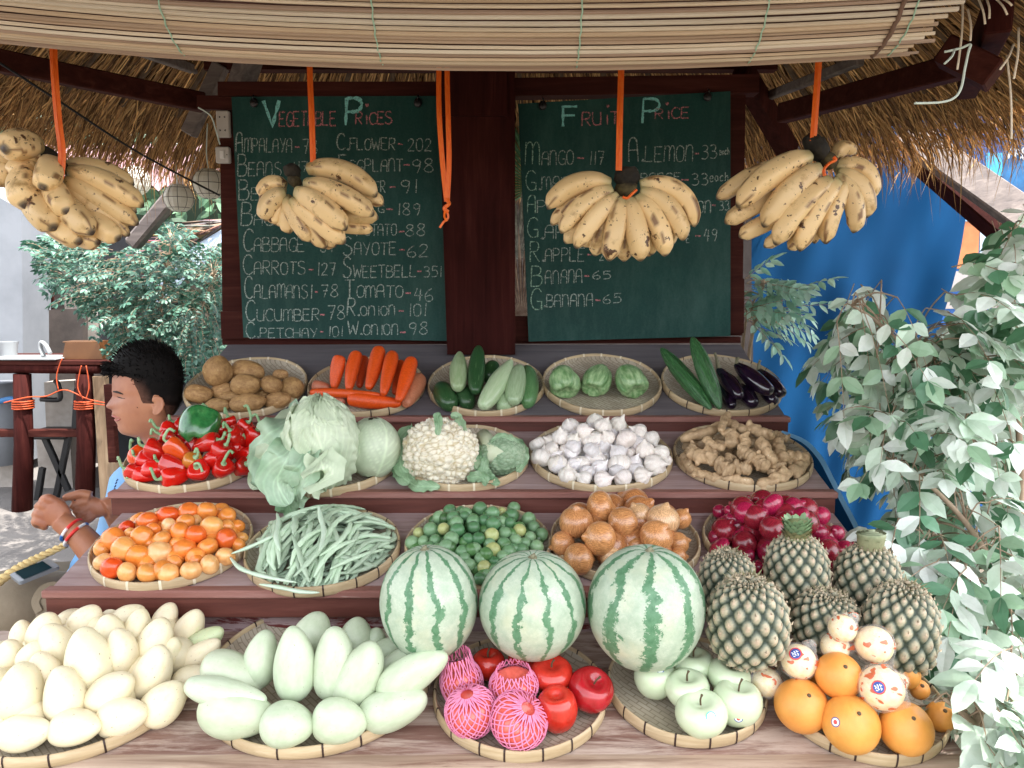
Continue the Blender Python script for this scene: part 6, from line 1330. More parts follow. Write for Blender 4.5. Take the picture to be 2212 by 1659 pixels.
def shrub(l,root,spr,lL,lW,pairs,Ls,pal,lm,seed,trunks,droop=.3,name='shrub',dirf=None):
    r=random.Random(seed); e=empty(name,root,l,'shrub' if name=='shrub' else 'plant'); fb=MB();sb=MB();tb=MB()
    nodes=[]
    for t in trunks:
        q=cr([Vector(root)]+[P(*x) for x in t],6); n=len(q); tb.tube(q,[.011-.008*i/(n-1) for i in range(n)],7); nodes+=q
    for (u,v,D) in spr:
        p=P(u,v,D); nd=min(nodes,key=lambda k:(k-p).length); o=(p-nd); d=o.normalized() if o.length>.02 else Vector((0,-1,.3))
        if dirf: d=(d+dirf(r)).normalized()
        L=Ls*r.uniform(.7,1.2); base=p-d*L*.5
        if o.length<.22: sb.tube(cr([nd,nd.lerp(base,.5)+Vector((0,0,.02)),base],3),[.0022]*8 if False else .0018,4,cap=False)
        sprig(fb,sb,base,d,L,lL*r.uniform(.8,1.15),lW,pairs+r.randrange(-1,2),pal,r,droop)
    tb.build('stem',M['twig'],e); sb.build('twigs',M['twig'],e); fb.build('foliage',lm,e,smooth=False); return e
rr=random.Random(11)
poly=[(2230,430),(2170,455),(2140,520),(2100,575),(2110,640),(2060,650),(2020,690),(1930,680),(1880,640),(1815,650),(1800,740),(1835,800),(1850,900),(1880,940),(1935,1000),(1950,1080),(1870,1120),(1850,1150),(1940,1190),(1990,1270),(2030,1330),(2040,1420),(2050,1470),(2230,1500)]
palR=[(.56,.69,.55),(.76,.83,.74),(.34,.52,.34),(.88,.92,.87),(.07,.18,.09),(.12,.28,.16),(.84,.89,.83),(.64,.76,.63)]  # near-white greens paint in sunlit leaves, darkest greens the shaded gaps
sp=[]
while len(sp)<430:
    u=rr.uniform(1790,2250);v=rr.uniform(430,1500)
    if inpoly(u,v,poly): sp.append((u,v,rr.uniform(1.62,2.45) if v<1150 else rr.uniform(1.45,2.2)))
root=Vector((1.22,1.85,.0))
TRK=[[(2190,1300,1.9),(2120,1000,1.9),(2000,800,1.85),(1900,700,1.85),(1840,660,1.8)],[(2200,1200,1.95),(2200,900,1.9),(2190,700,1.9),(2180,500,1.9)],[(2180,1350,1.8),(2120,1180,1.7),(2010,1050,1.7),(1900,980,1.75)],[(2200,1450,1.75),(2150,1380,1.65),(2080,1250,1.6),(2010,1180,1.65)]]
shrub('large pale leafed shrub crowding the right side of the stall',root,sp,.059,.034,4,.15,palR,M['leafR'],21,TRK,.45,dirf=lambda r:Vector((r.uniform(-.7,.3),r.uniform(-.9,.2),r.uniform(-.9,.1))))
sp=[]
poly2=[(1985,1478),(2030,1500),(2060,1490),(2100,1400),(2230,1380),(2230,1680),(2130,1650),(2100,1560),(2020,1545),(1960,1530)]
while len(sp)<30:
    u=rr.uniform(2085,2240);v=rr.uniform(1380,1680)
    if inpoly(u,v,poly2) and not(v>1500 and u<2125): sp.append((u,v,rr.uniform(1.12,1.4)))
sp+=[(1990,1505,1.33),(2040,1520,1.32),(2070,1480,1.34),(2075,1540,1.3)]
shrub('low leafy branches reaching over the orange tray at the front right corner',Vector((1.05,1.25,0)),sp,.055,.032,4,.12,[(.62,.72,.62),(.76,.82,.75),(.52,.64,.52),(.42,.54,.42)],M['leafR'],22,[[(2150,1640,1.25),(2100,1560,1.22),(2040,1510,1.2)],[(2200,1560,1.3),(2180,1450,1.25)]],.4,dirf=lambda r:Vector((r.uniform(-1,.1),r.uniform(-.6,.1),r.uniform(-.6,.1))))
sp=[]
for i in range(34):
    t=i/33; sp.append((1612+rr.uniform(0,110)*(.4+.6*t)+30*t,rr.uniform(575,700)+50*t*rr.random(),rr.uniform(2.75,3.1)))
shrub('bright green leafy sprays beside the fruit board, before the blue tarp',Vector((.9,3.0,0)),sp,.055,.022,5,.16,[(.40,.62,.50),(.52,.72,.60),(.26,.48,.36)],M['leafL'],23,[[(1600,900,3.0),(1610,700,2.95),(1650,620,2.9)],[(1620,750,2.95),(1690,690,2.85)]],.08,name='leafy_plant',dirf=lambda r:Vector((1.2,0,-.2)))
sp=[]; polyL=[(70,520),(180,505),(250,540),(330,520),(350,470),(400,480),(420,540),(492,520),(492,790),(400,800),(330,760),(230,740),(215,690),(150,640),(100,600)]
while len(sp)<1050:
    u=rr.uniform(60,495);v=rr.uniform(470,800)
    if inpoly(u,v,polyL): sp.append((u,v,rr.uniform(3.9,4.9)))
shrub('dense small leafed bush behind the young man on the left',Vector((-2.0,4.3,0)),sp,.034,.018,5,.15,[(.045,.14,.095),(.08,.20,.14),(.025,.085,.06),(.14,.28,.215)],M['leafL'],24,[[(330,900,4.4),(300,750,4.4),(200,620,4.4)],[(350,800,4.4),(350,650,4.3),(370,520,4.3)],[(360,850,4.4),(430,680,4.3),(460,600,4.3)]],.3)
def thing(l,cat,nm,kind,loc,group=None): return empty(nm,loc,l,cat,group)
def poly_slab(pts,D,dep,mt,nm,parent=None,flat=False):
    b=MB(); Y=P(*pts[0],D).y; quadprism(b,[onY(u,v,Y) for u,v in pts],dep); return b.build(nm,mt,parent,smooth=False)
# ---------------------------------------------------------------- left background
M['column']=mat('pale_grey_paint',lin('#767a80'),lin('#83878d'),scale=3,rough=.6); M['concrete']=mat('rough_concrete',lin('#8f877f'),lin('#b0a79f'),scale=5,rough=.9,bump=.4,bscale=30)
M['darkwall']=mat('dark_plank_wall',lin('#3a332f'),lin('#4e4540'),scale=5,rough=.85,bump=.3); M['white']=mat('white_ceramic',lin('#8f9294'),rough=.3)
o=poly_slab([(-80,380),(36,448),(46,448),(52,1000),(-80,1000)],6.3,.4,M['column'],'painted_column'); tag(o,'pale grey painted column at the far left edge','column')
e=thing('brown hut with a faded pink corrugated roof behind the bush','hut','hut','',P(250,800,8.0))
Y8=8.0
b=MB(); b.box((-4.2,Y8+.1,1.1),(7.4,.16,2.2)); b.build('wall',M['darkwall'],e,smooth=False)
b=MB(); vs=[];fs=[]; n=260
for i in range(n+1):
    x=-8.0+7.6*i/n; z=.028*math.sin(i*PI/2.0)
    vs+=[(x,Y8-.9,2.42+z),(x,Y8+1.2,3.15+z)]
for i in range(n): a=2*i; fs.append((a,a+2,a+3,a+1))
b.add(vs,fs); b.build('corrugated_roof',mat('faded_pink_roofing',lin('#7a5054'),lin('#8f787c'),scale=2.5,rough=.6),e)
b=MB(); b.box((-3.9,Y8-.02,1.0),(1.2,.06,1.4)); b.build('shutter',mat('weathered_shutter',lin('#8d7f78'),lin('#a69b93'),scale=6,rough=.8),e,smooth=False)
o=poly_slab([(52,672),(180,666),(178,800),(250,802),(250,1064),(40,1064),(40,800),(52,800)],6.8,.08,M['darkwall'],'wall_shade_panel'); tag(o,'dark grey panel behind the outdoor counter, lower part standing in for shade','panel')  # dark wall, carried lower to paint in the shade under the counter
o=poly_slab([(170,640),(240,650),(240,800),(172,800)],7.0,.2,M['concrete'],'concrete_wall'); tag(o,'rough pale concrete wall piece behind the bush','wall')
e=thing('reddish wooden shelf unit in the sun behind the counter','shelf','wooden_shelf','',P(75,660,7.2))
for (q,mt,nm) in [([(44,560),(60,560),(64,670),(48,670)],'lightwood','upright'),([(60,560),(110,575),(110,590),(60,575)],'lightwood','board'),([(58,600),(112,600),(112,668),(64,668)],'beam','back_panel'),([(76,630),(108,600),(125,618),(88,652)],'column','leaning_sheet')]:
    b=MB(); quadprism(b,[onY(u,v,7.2-(.05 if nm=='leaning_sheet' else 0)) for u,v in q],.04); b.build(nm,M[mt],e,smooth=False)
# counter / railing
YT=5.35
def onT(u,v): return onY(u,v,YT)
e=thing('dark pole counter tied with orange string at the far left','counter','pole_counter','',onY(120,1080,YT))
b=MB(); a=onT(-120,797);c=onT(214,797); b.tube([a,a.lerp(c,.5)+Vector((0,0,.004)),c],.034,12); b.build('top_pole',M['post'],e)
b=MB(); zt=onT(100,783).z; b.box((onT(60,780).x,YT+.28,zt),(onT(232,780).x-onT(-120,780).x,.62,.03),bev=.004); b.build('counter_top',M['beam'],e,smooth=False)
for u in(48,183):
    b=MB(); a=onT(u,808);c=Vector((a.x+.0,YT,.0)); c.x=onT(u-2,1080).x; b.tube([a,a.lerp(c,.5)+Vector((.012,0,0)),c],[.055,.06,.065],12); b.build('leg',M['post'],e)
b=MB(); a=onT(217,812); b.beam(a,Vector((a.x,YT,0)),.085,.06); b.build('leg',M['lightwood'],e,smooth=False)
b=MB(); b.beam(onT(-60,935),onT(200,935),.06,.05); b.build('rail',M['beam'],e,smooth=False)
b=MB()
for q in [[(8,870),(60,858),(100,856),(140,842),(190,862),(238,872)],[(126,842),(122,815),(128,790),(134,775)],[(180,862),(168,838),(172,805),(176,790)],[(186,862),(192,838),(190,812),(186,790)],[(170,868),(200,872),(235,876)]]:
    b.tube(cr([onY(u,v,YT-.075) for u,v in q],5),.0042,6)
for u in(50,184):
    for k in range(4): 
        cx_=onT(u,866+k*5); b.tube([cx_+Vector((math.cos(t_)*.066,math.sin(t_)*.066,0)) for t_ in [i*PI/8 for i in range(17)]],.0055,6)
b.build('orange_string',mat('orange_string_fibre',lin('#b8481c'),rough=.6),e)
# things under and on the counter
e=thing('white lidded bucket under the counter at the left edge','bucket','bucket','',onY(10,1010,5.9))
b=MB(); c0=onY(2,1000,5.9); b.tube([c0,c0+Vector((0,0,.3)),c0+Vector((0,0,.62))],[.15,.165,.175],24); b.build('bucket_wall',M['column'],e)
b=MB(); b.tube(cr([onY(-5,868,5.7),onY(20,862,5.7),onY(42,862,5.7)],4),.02,8); b.build('blue_handle',mat('blue_plastic',lin('#2a6fa8'),rough=.4),e)
for (pts,D,l,mt) in [([(95,826),(160,822),(165,925),(100,930)],6.0,'pale stone slab leaning under the counter between the legs','concrete'),([(78,940),(150,935),(158,1060),(86,1065)],6.05,'lower stone slab standing under the counter','concrete'),([(0,985),(34,985),(34,1065),(0,1065)],6.1,'small pale stone slab beside the bucket','concrete'),([(205,1010),(240,1010),(240,1060),(205,1060)],6.1,'dark stone block behind the light wooden leg','darkwall')]:
    o=poly_slab(pts,D,.12,M[mt],'stone_slab'); tag(o,l,'stone slab')
e=thing('black metal chair pushed under the counter','chair','metal_chair','',onY(120,1040,5.7))
b=MB(); b.tube(cr([onY(88,862,5.6),onY(116,864,5.6),onY(130,860,5.6),onY(126,832,5.6),onY(118,822,5.6)],5),.018,7); b.build('armrest',M['blackp'],e)
for (a,c) in [((90,930),(148,1060)),((168,840),(162,935)),((92,1010),(80,1085)),((150,935),(120,1080))]:
    b=MB(); b.beam(onY(*a,5.62),onY(*c,5.62),.04,.04); b.build('leg',M['blackp'],e,smooth=False)
b=MB(); b.box(onY(120,935,5.75),(.34,.36,.035),bev=.01); b.build('seat',M['blackp'],e,smooth=False)
e=thing('brown lidded box on the counter','box','brown_box','',onY(177,775,YT+.1))
b=MB(); q=[onY(134,776,YT+.05),onY(222,776,YT+.05),onY(213,738,YT+.05),onY(141,740,YT+.05)]; vs=q+[q[0]+Vector((.02,.2,0)),q[1]+Vector((-.02,.2,0)),q[2]+Vector((-.02,.17,0)),q[3]+Vector((.02,.17,0))]
b.add(vs,[(0,1,2,3),(7,6,5,4),(3,2,6,7),(0,4,5,1),(1,5,6,2),(0,3,7,4)]); b.build('box_shell',mat('brown_leatherette',lin('#5a3618'),lin('#6b4522'),scale=4,rough=.5),e,smooth=False)
b=MB(); b.box(onY(177,739,YT+.13)+Vector((0,0,.004)),(.2,.13,.01),bev=.003); b.build('lid',mat('brown_leatherette_dark',lin('#553619'),rough=.5),e,smooth=False)
o=MB(); o.box(onY(70,772,YT+.1)+Vector((0,0,.0)),(.5,.3,.012),bev=.004); o=o.build('serving_tray',M['white'],smooth=False); tag(o,'flat white tray on the left end of the counter','tray')
b=MB(); c0=onY(95,770,YT+.05); b.tube(cr([c0,c0+Vector((-.02,0,.06)),c0+Vector((-.01,0,.10)),c0+Vector((.02,0,.075)),c0+Vector((.045,0,.02))],4),.022,10,flat=.5); o=b.build('folded_napkin',M['white']); tag(o,'folded white napkin standing on the white tray','napkin')
b=MB(); c0=onY(18,770,YT+.2); b.tube([c0,c0+Vector((0,0,.05)),c0+Vector((0,0,.105))],[.055,.06,.07],24,cap=False); b.tube([c0,c0+Vector((0,0,.004))],[.055,.055],24); o=b.build('white_bowl',M['white']); tag(o,'white cup like bowl at the left end of the counter','bowl')
e=thing('wooden chair with brown slats behind the young man','chair','wooden_chair','',onY(260,1080,4.9))
for (q,nm) in [(((232,868),(330,870),(330,922),(232,920)),'back_slat'),(((232,1000),(330,1003),(330,1050),(232,1047)),'seat_rail')]:
    b=MB(); quadprism(b,[onY(u,v,4.8) for u,v in q],.03); b.build(nm,M['lightwood'] if nm=='seat_rail' else M['beam'],e,smooth=False)
for u in(236,420): 
    b=MB(); a=onY(u,830,4.84); b.beam(a,Vector((a.x,a.y,0)),.05,.05); b.build('leg',M['beam'],e,smooth=False)
# diagonal weathered pole and lanterns
e=thing('weathered diagonal timber pole leaning behind the left bananas','pole','timber_pole','',P(290,525,3.9))
b=MB(); b.beam(P(485,290,3.8),P(285,530,3.9),.075,.07,bev=.012); b.build('pole',M['greybeam'],e,smooth=False)
b=MB(); b.beam(P(478,330,4.3),P(300,520,4.4),.05,.05,bev=.01); b.build('second_pole',M['darkwall'],e,smooth=False)
def lantern(u,v,r,D,l):
    c=P(u,v,D); R=r*D/F; e=empty('shell_lantern',c,l,'lantern','capiz shell lanterns by the post'); b=MB(); b.rev(8,12,lambda t,a:c+Vector((math.cos(a)*math.sin(.12+t*(PI-.24))*R if 0<t<1 else 0,math.sin(a)*math.sin(.12+t*(PI-.24))*R if 0<t<1 else 0,-math.cos(PI*t)*R*.93)))
    b.build('shell_panes',M['capiz'],e,smooth=False)
    for k in range(10):
        a=2*PI*k/10; f=MB(); f.tube([c+Vector((math.cos(a)*math.sin(PI*t/16),math.sin(a)*math.sin(PI*t/16),-math.cos(PI*t/16)*.93))*R*1.005 for t in range(1,16)],.0012,4); f.build('frame_wire',M['wire'],e)
    for j in (2,4,6):
        t=j/8; f=MB(); rr_=math.sin(.12+t*(PI-.24))*R*1.0; f.tube([c+Vector((math.cos(a)*rr_,math.sin(a)*rr_,-math.cos(PI*t)*R*.93)) for a in [2*PI*k/24 for k in range(25)]],.0012,4); f.build('frame_wire',M['wire'],e)
    f=MB(); f.tube(cr([c+Vector((0,0,R*.9)),c+Vector((-.006,0,R*1.8)),c+Vector((.004,0,R*3.6))],4),.0025,5); f.build('hanging_cord',M['wht'],e)
M['capiz']=mat('capiz_shell',lin('#dcd8cb'),lin('#efede4'),scale=8,rough=.35,trl=.35); M['wire']=mat('lantern_wire',lin('#4f4a3c'),rough=.5)
lantern(386,428,32,3.5,'middle white shell lantern hanging lowest of the three'); lantern(452,397,35,3.3,'largest white shell lantern half hidden by the left post'); lantern(290,390,34,4.0,'white shell lantern partly hidden behind the left bananas')
b=MB(); b.tube(cr([P(-10,130,1.9),P(130,220,2.1),P(300,330,2.35),P(474,422,2.6)],8),.0035,6); o=b.build('sagging_wire',M['blackp']); tag(o,'thin black wire sagging from the left rafter to the post','wire')
# draped pale cloth roof with straw
b=MB(); vs=[];fs=[]
for i in range(21):
    t=i/20; u=318+t*185; v=612-130*t**.8; p=onY(u,v,5.3); vs+=[p,p+Vector((.0,-.05,-.10-.05*math.sin(t*9))),p+Vector((0,-.04,-.22+.06*t)),p+Vector((0,.7,.05))]
for i in range(20):
    for k in range(2): a=i*4+k; fs.append((a,a+4,a+5,a+1))
    a=i*4; fs.append((a,a+3,a+7,a+4))
b.add(vs,fs); o=b.build('draped_cloth',mat('pale_blue_cloth',lin('#9fb0c4'),lin('#b9c6d4'),scale=4,rough=.8)); tag(o,'pale blue grey cloth draped over a low straw roof behind the lanterns','cloth')
e=thing('low dark hut with a straw edged roof behind the lanterns','hut','straw_hut','',onY(430,900,5.6))
b=MB(); b.box((onY(410,600,5.7).x,5.9,.95),(1.3,.5,1.9)); b.build('shaded_interior',mat('hut_interior_dark',lin('#15161a'),lin('#22242a'),scale=4,rough=.9),e,smooth=False)  # near-black block paints in the shade inside the hut
b=MB()
for i in range(240):
    t=rr.random(); u=330+t*175; v=590-118*t**.8; p=onY(u,v,5.38+rr.uniform(-.1,.1)); d=Vector((rr.uniform(.1,.35)*-1,rr.uniform(-.2,.1),rr.uniform(-.12,.02))); c=lin('#8f7a66'); b.tube([p,p+d*.5,p+d],[.006,.006,.002],4,tuple(q*rr.uniform(.6,1.4) for q in c))
so_=b.build('straw_edge',M['thatch'],e); so_['kind']='stuff'
b=MB(); vs=[]
quadprism(b,[onY(u,v,5.55) for u,v in [(400,600),(500,540),(500,800),(400,800)]],.05); b.build('woven_wall',mat('woven_palm_wall',lin('#6f6358'),lin('#a3988e'),scale=26,rough=.9,bump=.5),e,smooth=False)
# ---------------------------------------------------------------- behind the boards
def fan(l,c,R,a0,a1,n,mt,nm,ng):
    b=MB()
    for k in range(n):
        a=a0+(a1-a0)*k/(n-1); a2=a+(a1-a0)/n*.9; am=(a+a2)/2
        p=lambda r,an,y: c+Vector((math.cos(an)*r,y,math.sin(an)*r))
        b.add([c,p(R*.6,a,0),p(R,am,.03),p(R*.6,a2,0),p(R*.6,am,-.02)],[(0,1,4),(0,4,3),(1,2,4),(4,2,3)])
    o=b.build(nm,mt,smooth=False); return tag(o,l,'palm leaf')
fan('dry pinkish fan palm leaf seen between the post and the fruit board',onY(1128,700,3.4),.42,rad(35),rad(150),26,mat('dry_palm',lin('#9a7a68'),lin('#d9c3b0'),scale=30,rough=.7),'dry_palm_leaf',0)
fan('green fan palm leaf high between the post and the fruit board',onY(1160,400,3.9),.42,rad(60),rad(210),22,mat('green_palm',lin('#3f6b48'),lin('#6fa07a'),scale=30,rough=.5),'green_palm_leaf',0)
fan('pale withered palm leaf behind the gap beside the post',onY(1120,560,3.7),.35,rad(20),rad(170),20,mat('withered_palm',lin('#7f847c'),lin('#c9cbc3'),scale=40,rough=.7),'withered_palm_leaf',0)
# far vegetation closing the view
b=MB(); r5=random.Random(9)
for i in range(9000):
    x=r5.uniform(-16,16); z=r5.uniform(0,5.4+1.2*math.sin(x*.9)); y=11.5+r5.uniform(-.8,.8)+.6*math.sin(x*1.7); p=Vector((x,y,z)); d=Vector((r5.uniform(-1,1),r5.uniform(-1,.3),r5.uniform(-1,.5))); g=r5.uniform(.6,1.4)
    leaf(b,p,d,Vector((r5.uniform(-1,1),-1,r5.uniform(-.5,1))),.34,.17,(.13*g,.24*g,.14*g))
b.add([(-18,12.6,0),(18,12.6,0),(18,12.6,6),(-18,12.6,6)],[(0,1,2,3)],(.02,.035,.02))
o=b.build('far_trees',M['leafL'],smooth=False); tag(o,'dark green mass of trees closing the view far behind','trees',kind='stuff')
e=thing('dark timber shed far behind the price boards','shed','timber_shed','',Vector((0,7.5,0)))
b=MB(); b.box((.9,7.6,1.3),(5.2,.2,2.6)); b.build('wall',M['darkwall'],e,smooth=False)
b=MB(); b.box((.9,7.4,2.7),(5.6,1.2,.08),Matrix.Rotation(rad(12),3,'X')); b.build('roof',M['darkwall'],e,smooth=False)
# ---------------------------------------------------------------- right background
def tarpmat():
    t=NT('blue_tarp_cloth'); v=t.coord(); t.col(t.ramp(t.noise(v,1.5,3),[(.3,(.0015,.036,.11)),(.7,(.0022,.058,.165))])); t.set(rough=.85,spec=.15); t.bump(t.noise(t.coord((60,60,60)),6,3),.1,.002); return t.m
M['tarp']=tarpmat()
e=thing('large blue tarp hanging in diagonal folds behind the right bananas','tarp','blue_tarp','',onY(1800,1100,3.9))
b=MB(); nx,ny=70,44; vs=[];fs=[]
for j in range(ny+1):
    t=j/ny; v=240+t*1180
    for i in range(nx+1):
        s=i/nx; ur=2118-95*max(0,(v-300)/450) ; u=1622+s*(ur-1622); p=onY(u,v,3.9)
        f=.022*math.sin((s*1.25+t*.55)*21+1.2*math.sin(t*3))*(.35+.65*s)+.03*noise.noise(Vector((s*5,t*5,0))); p.y+=f-.25*t*(1-s)*.3; vs.append(p)
for j in range(ny):
    for i in range(nx): a=j*(nx+1)+i; fs.append((a,a+1,a+nx+2,a+nx+1))
b.add(vs,fs); b.build('cloth',M['tarp'],e)
b=MB(); b.beam(onY(1540,238,3.92),onY(2200,238,3.92),.05,.05); b.build('top_rail',M['beam'],e,smooth=False)
b=MB(); vs=[];fs=[]
cv=[(1690,930),(1740,950),(1775,985),(1800,1030),(1825,1080),(1856,1140),(1880,1200)]
q=cr([onY(u,v,2.05-.02*i) for i,(u,v) in enumerate(cv)],5)
for p in q: vs+=[p,p+Vector((-.012,-.004,-.006)),p+Vector((-.05,.01,-.22)),p+Vector((-.10,.04,-.55))]
n=len(q)
b.add(vs,[(4*i+k,4*i+4+k,4*i+5+k,4*i+1+k) for i in range(n-1) for k in(1,2)]); e=thing('blue cloth with a pale hem draped along the right side of the stand','cloth','side_cloth','',q[0]); b.build('cloth',M['tarp'],e)
b=MB(); b.add(vs,[(4*i,4*i+4,4*i+5,4*i+1) for i in range(n-1)]); b.build('pale_hem',mat('pale_blue_hem',lin('#6fa3cc'),rough=.5),e)
e=thing('weathered grey diagonal beam under the right eave','beam','diagonal_beam','',P(2150,400,3.3))
b=MB(); b.beam(P(1960,290,3.4),P(2260,500,3.0),.13,.05,bev=.006,upv=(0,1,0)); b.build('grey_face',M['greybeam'],e,smooth=False)
b=MB(); b.beam(P(1990,345,3.5),P(2250,565,3.1),.10,.09,bev=.006,upv=(0,1,0)); b.build('dark_underside_beam',M['post'],e,smooth=False)
YR=4.7
e=thing('blue notice board wall with posters behind the shrub','notice board','notice_board','',onY(2120,1100,YR+.05))
b=MB(); quadprism(b,[onY(u,v,YR) for u,v in [(1960,250),(2400,250),(2400,1200),(1960,1200)]],.06); b.build('board',mat('blue_painted_board',lin('#0d4d92'),lin('#12579c'),scale=3,rough=.5),e,smooth=False)
def poster(pts,c,nm,dy=.004):
    b=MB(); quadprism(b,[onY(u,v,YR-dy) for u,v in pts],.003); return b.build(nm,mat(nm+'_print',*(c if isinstance(c,list) else [c]),scale=6,rough=.5),e,smooth=False)
poster([(2030,395),(2135,400),(2135,458),(2028,458)],[lin('#a9bccb'),lin('#b9cbd8')],'notice'); poster([(2020,458),(2118,458),(2112,580),(2010,580)],[lin('#b4683a'),lin('#c98350')],'orange_poster')
poster([(2118,458),(2134,458),(2134,560),(2116,570)],[lin('#a8bccc')],'pale_strip'); poster([(2134,470),(2212,470),(2212,560),(2134,560)],[lin('#c08a86'),lin('#d3a9a2')],'pink_poster')
poster([(2080,462),(2112,462),(2112,478),(2080,478)],[lin('#8fb0cf')],'small_label',.009); poster([(2045,540),(2058,538),(2062,556),(2050,560)],[lin('#c5312f')],'red_spot',.009)
poster([(1990,584),(2240,590),(2240,622),(1985,628)],[lin('#a8a19f')],'grey_panel'); poster([(1980,640),(2240,634),(2240,664),(1975,668)],[lin('#a39c9a')],'grey_panel')
poster([(2165,262),(2300,262),(2300,420),(2165,420)],[lin('#0c3f6e'),lin('#1a6aa0')],'blue_sign'); poster([(2130,330),(2165,330),(2165,380),(2130,380)],[lin('#3b9fc9')],'cyan_notice')
idt=lambda x,y:(x,y)
for (t_,x0,x1,y0,h_,w_,c,dy) in [('FRE',2178,2225,342,20,.010,'white_letters',.010),('TESURFER',2036,2108,424,7,.005,'dark_letters',.010),('JIB',2112,2178,762,44,.028,'grey_letters',.004)]:
    FONT.setdefault('J','4,10 4,3|~4,3 3,.4 1.4,.3 .3,2'); b=MB(); write(b,idt,YR-dy-.002,t_,x0,x1,y0,y0,h_,None,w_); b.build('lettering',mat(c,lin('#cfd3d6') if c=='white_letters' else lin('#2b3a4a') if c=='dark_letters' else lin('#a8a6a8'),rough=.6),e,smooth=False)
# ---------------------------------------------------------------- person
DH=2.24; HS=.15625
def hp(cx,cy): return (216+cx*HS,708.6+cy*HS)
def hw(cx,cy,lat=0):   # lat in crop px towards the camera (+) ; head frame
    u,v=hp(cx,cy); k=DH/F*HS; return P(u,v,DH-lat*k)
M['skin']=mat('tan_skin',lin('#9c6046'),lin('#af7656'),scale=9,rough=.5,sss=.15,spots=[(lin('#8a4433'),11,.58,.25),(lin('#6b3a2a'),60,.70,.05)],bump=.12,bscale=150,bdist=.0012)
M['hair']=mat('black_hair',(.5,.45,.45),(1,1,1),scale=60,rough=.75,spec=.15,vc=True)
person=empty('person',P(330,1500,2.3)+Vector((0,0,-.1)),'young man in light blue shirt and khaki shorts sitting in profile beside the stand','person')
RG=[(225,560,720,60,590),(262,440,860,190,470),(330,330,970,280,380),(420,255,1050,335,300),(520,205,1095,360,245),(620,178,1118,372,215),(700,168,1125,374,200),(780,162,1122,374,195),(840,164,1112,370,192),(880,160,1100,366,190),(925,172,1085,356,205),(960,160,1070,352,212),(1000,132,1050,348,210),(1040,102,1030,344,206),(1072,80,1015,340,206),(1098,86,1005,336,208),(1118,124,998,332,208),(1138,178,990,328,206),(1160,170,985,322,202),(1185,158,978,316,200),(1208,162,972,308,204),(1232,196,968,302,212),(1244,214,966,300,216),(1262,206,963,294,216),(1290,206,960,286,222),(1318,232,958,276,238),(1345,244,955,264,246),(1385,242,953,246,252),(1425,262,950,225,275),(1458,292,950,205,310),(1480,345,950,190,370),(1500,430,950,184,450),(1530,545,945,180,560),(1580,600,945,178,610),(1660,625,960,182,632),(1760,640,985,195,650),(1850,640,1010,240,650)]
def interp(rows,k):
    out=[]
    for i in range(len(rows)-1):
        p0=rows[max(i-1,0)];p1=rows[i];p2=rows[i+1];p3=rows[min(i+2,len(rows)-1)]
        for j in range(k):
            t=j/k; out.append([.5*((2*a1)+(a2-a0)*t+(2*a0-5*a1+4*a2-a3)*t*t+(3*a1-a0-3*a2+a3)*t**3) for a0,a1,a2,a3 in zip(p0,p1,p2,p3)])
    out.append(list(rows[-1])); return out
def sgp(x,e): return math.copysign(abs(x)**e,x)
def headpt(row,th):
    cy,Fm,B,W,Fc=row; xc=(Fc+B)/2; a=(B-Fc)/2; c=math.cos(th);s=math.sin(th)
    e=.86; x=xc-a*sgp(c,e); y=W*sgp(s,e)
    sig=112 if 930<cy<1130 else 135 if cy<1330 else 170
    x+=(Fm-Fc)*math.exp(-(y/sig)**2) if c>0 else 0
    # eye socket, cheekbone, nostril wing
    ey=(abs(y)-165)/85; ez=(cy-958)/42
    if c>0: x+=34*math.exp(-ey*ey-ez*ez); x-=14*math.exp(-((abs(y)-200)/90)**2-((cy-1060)/70)**2); x-=26*math.exp(-((abs(y)-75)/34)**2-((cy-1085)/26)**2)
    if c>0: x-=12*math.exp(-((abs(y)-160)/90)**2-((cy-905)/22)**2)
    return x,cy,y
b=MB(); rows=interp(RG,2); n=64; vs=[];fs=[]
for r_ in rows:
    for k in range(n):
        x,cy,y=headpt(r_,2*PI*k/n); vs.append(hw(x,cy,y))
for i in range(len(rows)-1):
    for k in range(n): k2=(k+1)%n; fs.append((i*n+k,(i+1)*n+k,(i+1)*n+k2,i*n+k2))
fs.append(tuple(range(n))); fs.append(tuple((len(rows)-1)*n+k for k in range(n))[::-1]); b.add(vs,fs)
# ears
for s in(1,-1):
    L=338*s
    rim=[(742,1010),(748,975),(785,955),(830,962),(868,1000),(878,1060),(862,1120),(825,1170),(785,1200),(755,1195),(728,1160)]
    b.tube(cr([hw(x,y,L+s*(28+18*math.sin(i*.3))) for i,(x,y) in enumerate(rim)],4),.0036,8)
    b.tube(cr([hw(x,y,L+s*14) for x,y in [(770,1000),(800,1060),(795,1120),(765,1170)]],4),[.006]*13 if False else .0065,8)
    b.tube(cr([hw(x,y,L+s*24) for x,y in [(800,990),(840,1030),(840,1090),(800,1140)]],4),.0042,8)
    b.tube([hw(745,1075,L+s*10),hw(742,1115,L+s*18),hw(755,1150,L+s*10)],.005,8)
def W4(x,y,D): return P(51.8+x*HS,1019.6+y*HS,D)
